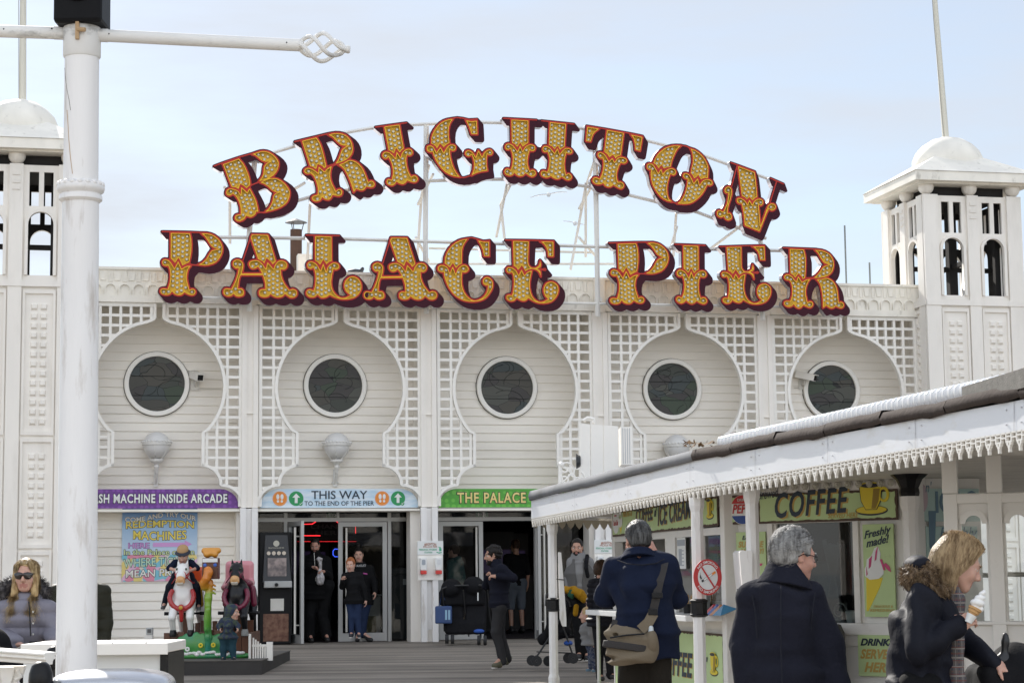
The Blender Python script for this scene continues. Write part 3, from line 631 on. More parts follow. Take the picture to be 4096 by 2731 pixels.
GL['H'] = dict(o=(1990, 450), s=4.9, rot=4.2, cells=[
 "272,148* 600,165* 598,608* 550,630 490,680* 468,640 440,595* 412,640 382,682* 340,630 280,600*",
 "440,648* 490,770* 530,690 590,645 660,635 720,660 738,710 715,755 665,762 628,738* 600,830 580,950 590,1050 630,1162* 680,1130 735,1155 745,1215 700,1260 640,1255 545,1192* 500,1240 430,1255 370,1230 332,1182* 290,1230 230,1245 160,1220 135,1165 160,1115 210,1110 255,1140* 285,1050 300,920 285,800 245,710* 210,738 165,725 148,680 170,630 230,620 300,650 392,770*",
 "1025,198* 1337,230* 1310,685* 1270,700 1222,740* 1205,700 1175,655* 1145,690 1112,730* 1080,680 1005,640*",
 "1172,703* 1215,828* 1260,760 1320,710 1390,705 1450,740 1460,790 1420,815 1370,810 1345,792* 1320,880 1305,1000 1310,1100 1338,1232* 1380,1200 1435,1225 1450,1285 1410,1325 1350,1325 1250,1260* 1210,1300 1150,1310 1080,1280 1045,1245* 1000,1275 940,1280 870,1250 845,1200 870,1155 920,1150 970,1178* 1005,1080 1020,950 1010,860 975,765* 940,785 895,770 880,715 905,670 960,665 1030,700 1115,805*"],
 lines=["112,118 765,152", "860,165 1500,232"], mar=[("640,735 790,762 950,770", 170), ("640,190 830,200 1000,225", 120)])
GL['T'] = dict(o=(2310, 480), s=4.126, rot=9.5, cells=[
 "485,170* 760,220* 710,590* 660,605 622,640* 605,605 582,572* 555,595 525,620* 490,570 440,530*",
 "572,632* 608,705* 640,650 690,618 750,622 800,645 812,690 780,720 745,722 715,705* 680,760 650,850 640,930 660,1030* 710,1025 755,1055 760,1105 720,1140 670,1125 585,1072* 550,1105 500,1110 450,1085 425,1040* 380,1065 310,1065 260,1035 245,990 275,955 320,955 362,980* 400,900 425,800 430,700 410,635* 375,640 340,610 330,570 355,540 400,545 460,590 515,690*",
 "160,118* 355,150* 300,190 250,250 215,362* 138,352*",
 "870,245* 1068,288* 1030,515* 955,498* 950,420 930,330 905,280"],
 lines=["148,100 480,155 880,228 1075,268"])
GL['O'] = dict(o=(2310, 480), s=4.126, rot=15, cells=[
 "1705,430* 1640,490 1590,590 1550,690 1530,785* 1480,785 1420,805* 1405,780 1385,745* 1360,765 1338,805* 1300,750 1250,715* 1290,620 1360,530 1450,465 1570,430",
 "1378,805* 1405,900* 1440,850 1500,810 1570,805 1615,840 1620,885 1580,915 1530,890* 1500,980 1475,1090 1475,1200 1500,1300 1560,1355* 1470,1335 1380,1280 1290,1170 1230,1050 1205,900 1215,825* 1180,825 1145,790 1150,740 1190,725 1250,745 1330,885*",
 "1858,475* 1950,510 2050,590 2120,690 2155,800 2145,965* 2090,960 2035,985* 2015,955 1990,910* 1965,940 1920,970* 1900,920 1865,880* 1880,800 1905,700 1900,590 1885,520",
 "1980,965* 2012,1085* 2050,1020 2110,985 2180,990 2220,1020 2220,1065 2180,1085 2135,1070* 2100,1150 2050,1230 1970,1310 1880,1370 1780,1390 1640,1382* 1700,1340 1760,1240 1800,1120 1815,1020 1815,975* 1770,970 1740,930 1755,890 1810,890 1860,930 1915,1050*"],
 lines=["1690,422 1780,432 1870,472", "1540,1350 1650,1385"])
GL['N'] = dict(o=(2820, 620), s=4.356, rot=21, cells=[
 "575,200* 862,308* 885,500 905,738* 870,750 825,795* 800,770 768,735* 745,760 722,775* 690,740 640,720* 620,560 590,350",
 "770,782* 820,875* 850,810 900,775 960,770 1005,800 1005,855 970,885 930,865* 940,980 962,1240* 1010,1120 1050,1000 1080,920 1110,870 1160,850 1215,870 1228,920 1190,965 1150,970 1110,940* 1060,1040 1000,1200 945,1335* 690,1230* 680,1100 660,950 635,845* 590,850 555,820 555,770 590,750 650,770 700,810 735,870*",
 "400,553 348,585 340,640 370,670 405,670* 400,740 380,850 330,960 312,1000* 270,970 215,980 205,1030 230,1075 280,1090 330,1065* 345,1110 400,1140 455,1115 460,1060 430,1015 385,1020* 400,900 440,780 468,660 450,580"],
 lines=["448,135 870,292", "1140,408 1368,508", "556,195 462,545", "1243,470 1130,830"])
GL['P'] = dict(o=(620, 900), s=4.75, rot=.6, cells=[
 "300,155* 660,160* 685,260 692,420 680,560 650,710* 590,735 520,775* 490,700 445,620* 410,680 378,725* 340,670 298,640*",
 "440,690* 505,840* 560,800 620,780 680,778* 630,840 605,940 605,1050 655,1240* 700,1215 750,1230 770,1280 740,1325 690,1335 620,1315 560,1275* 510,1325 440,1335 370,1310 325,1258* 280,1315 200,1330 125,1305 100,1255 125,1215 180,1210 240,1225* 280,1100 295,980 285,860 250,770* 210,780 155,760 135,710 160,665 215,658 290,700 370,830*",
 "880,162* 1000,165 1120,205 1220,290 1275,400 1275,520 1220,640 1120,730 960,770 820,755* 900,720 980,640 1030,550 1090,485 1215,462* 1130,440 1060,390 1010,310 950,220"],
 lines=["132,127 660,137 900,148", "640,735 720,760 830,765"])
GL['A'] = dict(o=(870, 910), s=3.856, rot=0, cells=[
 "530,112* 775,118* 898,525* 850,570* 820,525 755,470* 740,510 720,558* 690,520 625,490* 512,160*",
 "770,535* 865,645* 890,570 940,520 1010,515 1065,550 1070,610 1030,650 975,645* 980,740 1020,850 1105,970* 1160,950 1215,975 1225,1030 1190,1075 1120,1080 1042,1022* 1000,1065 930,1080 860,1060 818,1020* 780,1065 710,1075 650,1050 640,990 675,955 742,958* 735,850 700,735* 355,735* 330,800 312,945* 370,945 405,985 400,1040 350,1065 290,1060 245,1020* 210,1055 150,1060 100,1030 92,975 130,940 212,955* 270,840 310,730 330,625* 280,630 240,590 240,530 290,498 345,505 390,550 395,620 370,712* 690,712* 660,650 620,600* 590,630 530,635 490,590 490,540 540,512 620,510 690,560 745,645*"],
 lines=["503,170 395,500"])
GL['L'] = dict(o=(870, 910), s=3.856, rot=.6, cells=[
 "1505,135* 1755,142* 1758,520* 1720,530 1680,570* 1660,540 1632,490* 1610,530 1580,575* 1550,540 1505,510*",
 "1630,555* 1675,690* 1700,610 1750,560 1810,545 1865,570 1875,620 1840,650 1810,650 1790,630* 1765,720 1750,850 1770,960 1830,1045 1900,1085 1970,1085 2055,1045* 1985,990 1955,910 1970,830 2030,770 2110,760 2185,810 2218,900 2200,990 2130,1070 2020,1105 1900,1105 1800,1075 1728,1038* 1680,1075 1610,1085 1570,1060 1545,1030* 1500,1070 1430,1075 1380,1045 1370,995 1400,960 1440,958 1480,985* 1505,900 1515,780 1505,690 1478,615* 1440,640 1395,620 1385,570 1410,535 1460,530 1530,570 1588,670*"],
 lines=["1367,118 1878,128"])
GL['C'] = dict(o=(1720, 930), s=4.2, rot=1, cells=[
 "632,110* 570,190 535,290 530,400 528,530* 480,550 435,600* 410,560 380,508* 355,550 330,590* 290,550 245,520* 255,420 300,310 380,210 480,145 560,120",
 "380,570* 430,705* 460,620 520,560 590,550 640,590 640,640 600,670 560,670 540,655* 525,760 535,900 580,1020 660,1110 740,1145 820,1130 900,1080 960,990 975,880* 940,890 895,860 890,800 930,755 990,760 1045,820 1050,920 1000,1020 920,1110 800,1155 650,1160 510,1120 380,1020 290,880 240,740 235,660* 190,668 135,635 135,580 180,550 245,560 300,600 328,690*",
 "805,135* 890,160 990,160* 992,400* 905,398* 890,300 850,210"],
 lines=["620,97 700,88 800,115 900,145 1005,132"])
GL['E'] = dict(o=(1720, 930), s=4.2, rot=.8, cells=[
 "1395,145* 1655,152* 1645,400 1648,530 1700,595 1770,600* 1830,555 1848,475* 1862,540 1845,590 1790,605* 1850,650 1860,740* 1830,665 1770,622 1690,612 1600,650* 1570,600 1540,550* 1510,590 1480,630* 1450,590 1405,565*",
 "1535,625* 1585,725* 1630,670 1710,640* 1690,730 1670,850 1680,980 1730,1100 1820,1165 1900,1165 1985,1120* 1930,1060 1905,970 1930,880 1990,835 2070,835 2140,890 2155,980 2120,1080 2040,1160 1920,1190 1800,1180 1710,1140 1650,1098* 1610,1140 1560,1150 1500,1130 1455,1090* 1420,1140 1350,1155 1290,1120 1285,1070 1320,1050 1380,1060* 1400,960 1410,830 1400,720 1370,665* 1330,680 1290,660 1285,610 1320,585 1390,600 1450,650 1485,725*",
 "1850,155* 2070,160* 2068,405* 1985,400* 1975,310 1940,230 1890,175"],
 lines=["1265,128 1680,132 2080,142", "1860,622 1930,605 1950,622 1930,640 1860,622"])
SB = -.62
def seg_d(P, pl, closed=True):
 a = np.array(pl); b = np.roll(a, -1, 0) if closed else a[1:]; a = a if closed else a[:-1]
 X = P[:, 0].astype('f'); Z = P[:, 1].astype('f'); d2 = np.full(len(P), 1e9, 'f')
 for (px_, pz_), (qx, qz) in zip(a.astype('f'), b.astype('f')):
  ex, ez = qx-px_, qz-pz_; x = X-px_; z = Z-pz_; t = (x*ex+z*ez)/(ex*ex+ez*ez+1e-12); np.clip(t, 0, 1, out=t)
  x -= t*ex; z -= t*ez; x *= x; z *= z; x += z; np.minimum(d2, x, out=d2)
 return np.sqrt(d2).astype(float)
def inside(P, pl):
 a = np.array(pl); b = np.roll(a, -1, 0); c = np.zeros(len(P), bool)
 for (x1, y1), (x2, y2) in zip(a, b):
  if y1 == y2: continue
  m = ((y1 > P[:, 1]) != (y2 > P[:, 1])) & (P[:, 0] < (x2-x1)*(P[:, 1]-y1)/(y2-y1)+x1); c ^= m
 return c
def contours(F, x0, z0, h, tol):
 nx, nz = F.shape; S = F < 0; seg = {}
 mixed = (S[:-1, :-1] != S[1:, :-1]) | (S[:-1, :-1] != S[:-1, 1:]) | (S[:-1, :-1] != S[1:, 1:])
 def ex(i, j): t = F[i, j]/(F[i, j]-F[i+1, j]); return (i+t, j)
 def ez(i, j): t = F[i, j]/(F[i, j]-F[i, j+1]); return (i, j+t)
 pt = {}
 for i, j in zip(*np.nonzero(mixed)):
  s = (S[i, j], S[i+1, j], S[i+1, j+1], S[i, j+1]); E = []
  names = [(0, i, j), (1, i+1, j), (0, i, j+1), (1, i, j)]
  cr_ = [s[0] != s[1], s[1] != s[2], s[2] != s[3], s[3] != s[0]]
  E = [names[k] for k in range(4) if cr_[k]]
  for k in E:
   if k not in pt: pt[k] = ex(k[1], k[2]) if k[0] == 0 else ez(k[1], k[2])
  if len(E) == 2: prs = [(E[0], E[1])]
  else:
   c = F[i:i+2, j:j+2].mean() < 0
   prs = [(names[0], names[1]), (names[2], names[3])] if (s[0] == c) else [(names[3], names[0]), (names[1], names[2])]
  for a, b in prs: seg.setdefault(a, []).append(b); seg.setdefault(b, []).append(a)
 loops = []; seen = set()
 for st in seg:
  if st in seen: continue
  lp = [st]; seen.add(st); cur = st
  while True:
   nx_ = [k for k in seg[cur] if k not in seen]
   if not nx_: break
   cur = nx_[0]; seen.add(cur); lp.append(cur)
  if len(lp) < 6: continue
  q = np.array([pt[k] for k in lp])*h+np.array([x0, z0])
  keep = [q[0]]; last = 0
  for k in range(1, len(q)):
   if k-last < 2: continue
   ch = q[k]-keep[-1]; n = np.array([-ch[1], ch[0]])/(np.hypot(*ch)+1e-9)
   if np.abs((q[last+1:k]-keep[-1])@n).max() > tol or k-last > 14: keep.append(q[k-1]); last = k-1
  keep.append(q[-1])
  if len(keep) >= 4: loops.append([tuple(p) for p in keep])
 return loops
def shift(F, dx, dz):
 i, j = np.indices(F.shape); u = np.clip(i-dx, 0, F.shape[0]-1.001); v = np.clip(j-dz, 0, F.shape[1]-1.001)
 a = u.astype(int); b = v.astype(int); fu = u-a; fv = v-b
 return (F[a, b]*(1-fu)+F[a+1, b]*fu)*(1-fv)+(F[a, b+1]*(1-fu)+F[a+1, b+1]*fu)*fv
M_MAROON = mat('maroon_enamel', (.052, .011, .020), .5, spec=.12, dirt=.25, dcol=(.12, .08, .08), dscale=4, dlo=.6, dhi=.8, var=.08)
M_RIM = mat('mauve_sheen_return', (.42, .39, .42), .22, .75, var=.1)  # letter sides: sheen of the glossy maroon put into a pale colour
M_RED = mat('red_enamel', (.50, .04, .03), .5, spec=.2, var=.08, dscale=5)
M_YEL = mat('yellow_edge', (.84, .47, .03), .5, spec=.2, var=.05)
M_MUST = mat('mustard_face', (.74, .43, .045), .55, spec=.15, dirt=.35, dcol=(.4, .23, .04), dscale=6, dlo=.5, dhi=.8, var=.08)
M_BULB = mat('lamp_cap', (.66, .60, .46), .2, coat=.3, var=.1, dscale=20); M_BULBR = mat('lamp_collar', (.30, .24, .12), .5)
M_BLUEB = mat('lit_blue_lamp', (.4, .4, .9), .2, emit=(.35, .35, 1), estr=.7)
bulb_me = None
def bulb_mesh():
 global bulb_me
 if bulb_me: return bulb_me
 g = MB(); R90 = Matrix.Rotation(rad(90), 4, 'X')
 g.cm = 1; g.lathe([(.0275, 0), (.0275, .006), (.023, .009)], 14, M=R90)
 g.cm = 0; g.lathe([(.0225, .004), (.0225, .018), (.0195, .026), (.012, .031), (.011, .028), (.005, .030), (.001, .031)], 14, M=R90)
 o = g.build('bulb', [M_BULB, M_BULBR], smooth='all'); bulb_me = o.data; bpy.data.objects.remove(o); return bulb_me
def letter(ch, label, group, q=None):
 G = GL[ch]; ox, oy = G['o']; s = G['s']
 T = lambda p: np.array([ox+p[0]/s, oy+p[1]/s]); ro = rad(-G['rot']); k = 1.
 if q:
  (p1, p2, d1, d2) = q; A1, A2 = complex(*T(p1)), complex(*T(p2)); B1, B2 = complex(*d1), complex(*d2); m = (B2-B1)/(A2-A1)
  T0 = T
  def T(p):
   z = B1+(complex(*T0(p))-A1)*m; return np.array([z.real, z.imag])
  ro -= math.atan2(m.imag, m.real); k = abs(m)
 W = lambda p: fac(T(p)[0]/VS, T(p)[1]/VS, SB)
 cells = [[W(p) for p in cr(c, 4)] for c in G['cells']]
 lines = [[W(tuple(map(float, p.split(',')))) for p in l.split()] for l in G['lines']]
 mars = [([W(tuple(map(float, p.split(',')))) for p in l.split()], wd) for l, wd in G.get('mar', [])]
 px = 1/231.0*k
 allp = np.array([p for c in cells+lines for p in c]); cx, cz = (allp[:, 0].min()+allp[:, 0].max())/2, (allp[:, 1].min()+allp[:, 1].max())/2
 cells = [[(x-cx, z-cz) for x, z in c] for c in cells]; lines = [[(x-cx, z-cz) for x, z in c] for c in lines]; mars = [([(x-cx, z-cz) for x, z in c], wd) for c, wd in mars]
 pad = .2; lo = allp.min(0)-(cx, cz)-pad; hi = allp.max(0)-(cx, cz)+pad; h = .0085
 nx, nz = int((hi[0]-lo[0])/h)+2, int((hi[1]-lo[1])/h)+2
 gx, gz = np.meshgrid(lo[0]+h*np.arange(nx), lo[1]+h*np.arange(nz), indexing='ij'); P = np.stack([gx.ravel(), gz.ravel()], 1)
 D = np.full(len(P), 1e9)
 locs = []
 for c in cells:
  d = seg_d(P, c); i_ = inside(P, c); D = np.minimum(D, np.where(i_, -d, d)); locs.append(np.where(i_, d, -1).reshape(nx, nz))
 Rd = D-5.6*px
 for l in lines: Rd = np.minimum(Rd, seg_d(P, l, False)-2.6*px)
 D = D.reshape(nx, nz); Rd = Rd.reshape(nx, nz)
 base = Rd-4*px; v = np.array([19., -22.])*px; c_, s_ = math.cos(ro), math.sin(ro); v = np.array([v[0]*c_-v[1]*s_, v[0]*s_+v[1]*c_])
 Mr = base.copy()
 for t in np.linspace(0, 1, 13)[1:]: Mr = np.minimum(Mr, shift(base, v[0]*t/h, v[1]*t/h))
 for l, wd in mars: Mr = np.minimum(Mr, (seg_d(P, l, False)-wd/s/2*px).reshape(nx, nz))
 tol = .0022; cn = lambda F: contours(F, lo[0], lo[1], h, tol)
 Lm, Lr, Ly, Lf = cn(Mr), cn(Rd), cn(D), cn(D+3.1*px)
 t = thing('marquee_letter', label, 'sign letter', FM @ Matrix.Translation((cx, SB, cz)), group)
 b = shape(Lm+Lf, 0, .145, 'letter_body', [M_MAROON, M_RIM], t)
 b.data.polygons.foreach_set('material_index', [1 if abs(p.normal.y) < .5 else 0 for p in b.data.polygons])
 shape(Lr+Lf, -.007, .0, 'red_border', M_RED, t); shape(Ly+Lf, -.014, -.0071, 'yellow_edging', M_YEL, t)
 shape(cn(D+2.2*px), .035, .045, 'lamp_panel', M_MUST, t)
 # lamps in staggered rows, three to a stem
 pit = 17.3*px; ux = np.array([c_, s_]); uz = np.array([-s_, c_]); ok = -D
 pts = []
 for c, loc in zip(cells, locs):
  ca = np.array(c)
  best = None
  I, J = np.meshgrid(np.arange(-16, 17), np.arange(-16, 17), indexing='ij'); I = I.ravel(); J = J.ravel(); c0 = ca.mean(0)
  for a0 in np.linspace(0, 1, 6, endpoint=False):
   for b0 in np.linspace(0, 1, 5, endpoint=False):
    Q = c0+ux*((I+a0)*pit*.92)[:, None]+uz*((J+b0+.35*(I % 2))*pit*1.02)[:, None]
    k_ = np.rint((Q-lo)/h).astype(int); m_ = (k_ >= 0).all(1) & (k_[:, 0] < nx) & (k_[:, 1] < nz); Q = Q[m_]; k_ = k_[m_]
    Q = Q[loc[k_[:, 0], k_[:, 1]] > 8.2*px]
    if best is None or len(Q) > len(best): best = list(Q)

  rest = np.argwhere(loc > 8.6*px)
  for a, bq in rest[np.argsort(-loc[tuple(rest.T)])][::3]:
   q_ = lo+h*np.array([a, bq])
   if all(np.hypot(*(q_-w_)) > pit*.86 for w_ in best): best.append(q_)
  pts += best
 me = bulb_mesh()
 for i, q_ in enumerate(pts[:100]):
  o = bpy.data.objects.new('bulb', me); C.objects.link(o); o.parent = t; o.location = (q_[0], .035, q_[1]); sc = .98*k; o.scale = (sc, sc, sc)
 return t
up, lowr = 'letters of the arched upper row', 'letters of the straight lower row'
letter('B', 'tilted marquee letter B, first of the arched upper row', up)
letter('R', 'marquee letter R tilted left, second of the arched upper row', up, ((335, 178), (1390, 1270), (1207.8, 564.8), (1496.3, 732.9)))
letter('I', 'marquee letter I of the arched upper row, between R and G', up, ((328, 117), (820, 1270), (1536.8, 508.2), (1670.5, 714.5)))
letter('G', 'marquee letter G at the top of the arched upper row', up)
letter('H', 'wide marquee letter H at the top of the arched upper row', up)
letter('T', 'marquee letter T tilted right in the arched upper row', up)
letter('O', 'round marquee letter O in the arched upper row', up)
letter('N', 'steeply tilted marquee letter N ending the arched upper row', up)
letter('P', 'marquee letter P beginning the straight lower row', lowr)
letter('A', 'marquee letter A standing between P and L in the lower row', lowr)
letter('L', 'marquee letter L with a curled foot in the lower row', lowr)
letter('A', 'marquee letter A standing between L and C in the lower row', lowr, ((530, 112), (1225, 1030), (1564.5, 952), (1746.8, 1185)))
letter('C', 'marquee letter C in the straight lower row', lowr)
letter('E', 'marquee letter E next to C in the straight lower row', lowr)
letter('P', 'marquee letter P in the lower row after the wide gap', lowr, ((300, 155), (770, 1280), (2470.2, 976.2), (2576.5, 1201)))
letter('I', 'marquee letter I of the straight lower row, between P and E', lowr)
letter('E', 'marquee letter E between I and R in the lower row', lowr, ((1395, 145), (2155, 980), (2905.9, 989.3), (3083.3, 1167.8)))
letter('R', 'marquee letter R ending the straight lower row', lowr)
# ================================================================ the white tube frame that carries them
t = thing('gantry', 'white steel tube gantry carrying the marquee letters above the parapet', 'gantry', FM)
FB = SB+.24
def fp(x, y, b=FB): a, z = fac(x, y, b); return (a, b, z)
g = MB()
arc_t = [(495, 388), (590, 362), (680, 335), (780, 307), (880, 290), (985, 285), (1090, 281), (1180, 283), (1300, 291), (1400, 303), (1500, 327), (1600, 352), (1690, 384), (1790, 420)]
arc_b = [(545, 500), (650, 470), (760, 440), (880, 432), (980, 416), (1090, 412), (1180, 412), (1300, 421), (1400, 437), (1500, 462), (1600, 487), (1700, 525), (1760, 548)]
for arc in (arc_t, arc_b): g.tube([fp(*p) for p in arc], .03, 4)
g.tube([fp(500, 545), fp(760, 548), fp(1150, 560), fp(1380, 567), fp(1900, 578)], .03, 4)
g.tube([fp(400, 682), fp(760, 690), fp(1350, 697), fp(1900, 706)], .026, 6)
g.build('letter_rail', M_WTUBE, t)
for k, (x0, y0, x1, y1) in enumerate(((573, 715, 585, 365), (979, 720, 979, 290), (1373, 727, 1366, 300), (1752, 735, 1700, 395))):
 m_ = MB(); m_.tube([fp(x0, y0), fp(x0-2 if k < 3 else x0-4, 560), fp(x1, y1)], .045, 4); m_.box(-.03, .03, -.16, .3, -.04, .04, Matrix.Translation(fp(x0, 690, -.2))); m_.build('mast', M_WTUBE, t)
for pts in ([(528, 560), (528, 460), (516, 430)], [(706, 600), (712, 470), (735, 440)], [(955, 640), (968, 450), (985, 380)], [(1140, 545), (1165, 420)], [(1160, 560), (1150, 470), (1172, 425)], [(1310, 620), (1345, 430), (1365, 370)], [(1345, 590), (1345, 420)],
   [(1546, 590), (1553, 490), (1590, 480)], [(1520, 640), (1555, 520)], [(1620, 580), (1700, 520)], [(600, 480), (700, 420)], [(1370, 590), (1330, 545)], [(1330, 480), (1375, 400)], [(985, 600), (955, 545)], [(960, 470), (995, 400)]):
 MB().tube([fp(*p, .35) if i < len(pts)-1 else fp(*p, FB) for i, p in enumerate(pts)], .026, 5).build('brace', M_WTUBE, t)
for pts in ([(900, 606), (1410, 606)], [(985, 570), (1360, 580)]):
 MB().tube([fp(*p, 1.5) for p in pts], .022, 5).build('back_rail', M_STEEL, t)
# ================================================================ boards, posters and machines along the front
M_INK = mat('sign_black', (.02, .022, .028), .5); M_NAVY = mat('sign_navy', (.02, .035, .055), .5)
M_ORNG = mat('sign_orange', (.75, .24, .03), .5); M_GRN = mat('sign_green', (.02, .28, .09), .5); M_CREAM = mat('sign_cream', (.72, .64, .42), .55)
def bubble(name, c1, c2, scale=9., strip=None):
 if name in MATS: return MATS[name]
 m = bpy.data.materials.new(name); m.use_nodes = True; n = m.node_tree; b = n.nodes['Principled BSDF']; l = n.links.new
 t = n.nodes.new('ShaderNodeTexCoord'); v = n.nodes.new('ShaderNodeTexVoronoi'); v.inputs['Scale'].default_value = scale; v.inputs['Randomness'].default_value = .35
 l(t.outputs['Object'], v.inputs['Vector']); r = n.nodes.new('ShaderNodeValToRGB'); e = r.color_ramp.elements
 e[0].color = (*c2, 1); e[0].position = .30; e[1].color = (*c1, 1); e[1].position = .42
 l(v.outputs['Distance'], r.inputs['Fac']); l(r.outputs[0], b.inputs['Base Color']); b.inputs['Roughness'].default_value = .4; MATS[name] = m; return m
def streak(name, c1, c2, sc=(1, 1, 6), ns=3.):
 if name in MATS: return MATS[name]
 m = bpy.data.materials.new(name); m.use_nodes = True; n = m.node_tree; b = n.nodes['Principled BSDF']; l = n.links.new
 t = n.nodes.new('ShaderNodeTexCoord'); mp = n.nodes.new('ShaderNodeMapping'); mp.inputs['Scale'].default_value = sc; z = n.nodes.new('ShaderNodeTexNoise'); z.inputs['Scale'].default_value = ns; z.inputs['Detail'].default_value = 5
 l(t.outputs['Object'], mp.inputs[0]); l(mp.outputs[0], z.inputs['Vector']); r = n.nodes.new('ShaderNodeValToRGB'); e = r.color_ramp.elements
 e[0].color = (*c1, 1); e[0].position = .38; e[1].color = (*c2, 1); e[1].position = .62; l(z.outputs['Fac'], r.inputs['Fac']); l(r.outputs[0], b.inputs['Base Color']); b.inputs['Roughness'].default_value = .4; MATS[name] = m; return m
def header(k, name, label, m):
 t = thing(name, label, 'sign', FM @ Matrix.Translation((bays[k], .06, 2.25)))
 top = .315; pl = [(-1.335, 0), (1.335, 0)]+[(1.035+.3*math.cos(rad(a)), .015+.3*math.sin(rad(a))) for a in range(0, 91, 10)]+[(-1.035-.3*math.sin(rad(a)), .015+.3*math.cos(rad(a))) for a in range(0, 91, 10)]
 shape([pl], 0, .03, 'board', m, t); return t
S1 = header(0, 'sign_board', 'purple bubble patterned board about a cash machine above the poster wall', bubble('purple_print', (.14, .035, .25), (.22, .07, .36), 11))
text('CASH MACHINE INSIDE ARCADE', (-1.17, 1.16, .075, .245), -.004, M_INK, S1, bold=.075, space=1.12)
text('CASH MACHINE INSIDE ARCADE', (-1.155, 1.145, .085, .235), -.009, mat('sign_pale', (.80, .80, .78), .5), S1, bold=.028, space=1.12)
S2 = header(1, 'sign_board', 'pale blue board pointing this way, above the middle glass doors', streak('pale_blue_print', (.45, .62, .75), (.68, .76, .82)))
def c3(x, y, t, back=.06):
 a, z = fac((900+x*.5527)/VS, (1930+y*.5527)/VS, back); p = t.location; return a-bays[1], z-2.25
for (x, y, col) in ((397, 112, M_ORNG), (515, 112, M_GRN), (1137, 112, M_ORNG), (1252, 112, M_GRN)):
 u, v = c3(x, y, S2); v = .155; r = .122
 shape([circ(u, v, r, 32)], -.004, 0, 'roundel', col, S2)
 if col is M_GRN:
  shape([arrow_up(u, v+.005, .08)], -.008, -.004, 'arrow', M_OFFW, S2)
  shape([circ(u+.075, v-.088, .032, 14)], -.009, -.0042, 'tick_badge', M_GRN, S2)
  shape([[(u+.055, v-.088), (u+.070, v-.105), (u+.098, v-.072), (u+.092, v-.066), (u+.070, v-.093), (u+.06, v-.08)]], -.012, -.009, 'tick_mark', M_OFFW, S2)
 else:
  for s in (-1, 1):
   shape([circ(u+s*.035, v+.03, .026, 16, .045), circ(u+s*.032, v-.045, .02, 14, .022)], -.008, -.004, 'footprint', M_OFFW, S2)
  shape([circ(u, v, .112, 32), circ(u, v, .108, 32)], -.008, -.004, 'ring', mat('pale_orange', (.8, .5, .25), .5), S2)
u0, _ = c3(625, 0, S2); u1, _ = c3(1030, 0, S2); text('THIS WAY', (u0, u1, .145, .285), -.003, M_NAVY, S2, bold=.012)
u0, _ = c3(575, 0, S2); u1, _ = c3(1078, 0, S2); text('TO THE END OF THE PIER', (u0, u1, .035, .112), -.003, M_NAVY, S2, bold=.006)
S3 = header(2, 'sign_board', 'green bubble patterned board with gold lettering, running behind the kiosk roof', bubble('green_print', (.07, .33, .03), (.13, .45, .05), 9))
M_GOLD = mat('gold_lettering', (.8, .42, .06), .45)
def goldgrad():
 if 'gold_fade' in MATS: return MATS['gold_fade']
 m = bpy.data.materials.new('gold_fade'); m.use_nodes = True; n = m.node_tree; b = n.nodes['Principled BSDF']; l = n.links.new
 t = n.nodes.new('ShaderNodeTexCoord'); s = n.nodes.new('ShaderNodeSeparateXYZ'); l(t.outputs['Generated'], s.inputs[0]); r = n.nodes.new('ShaderNodeValToRGB'); e = r.color_ramp.elements
 e[0].color = (.62, .14, .02, 1); e[0].position = .1; e[1].color = (.85, .8, .3, 1); e[1].position = .75; l(s.outputs['Z'], r.inputs['Fac']); l(r.outputs[0], b.inputs['Base Color']); MATS['gold_fade'] = m; return m
text('THE PALACE OF FUN', (-1.035, 1.0, .06, .265), -.003, M_INK, S3, bold=.06, space=1.1); text('THE PALACE OF FUN', (-1.02, .985, .072, .253), -.008, goldgrad(), S3, bold=.02, space=1.14)
header(3, 'sign_board', 'plain blue board over the doorway hidden behind the kiosk', streak('pale_blue_print2', (.2, .4, .6), (.3, .5, .7)))
header(4, 'sign_board', 'plain orange board at the right end behind the kiosk', bubble('orange_print', (.6, .2, .03), (.7, .3, .05)))
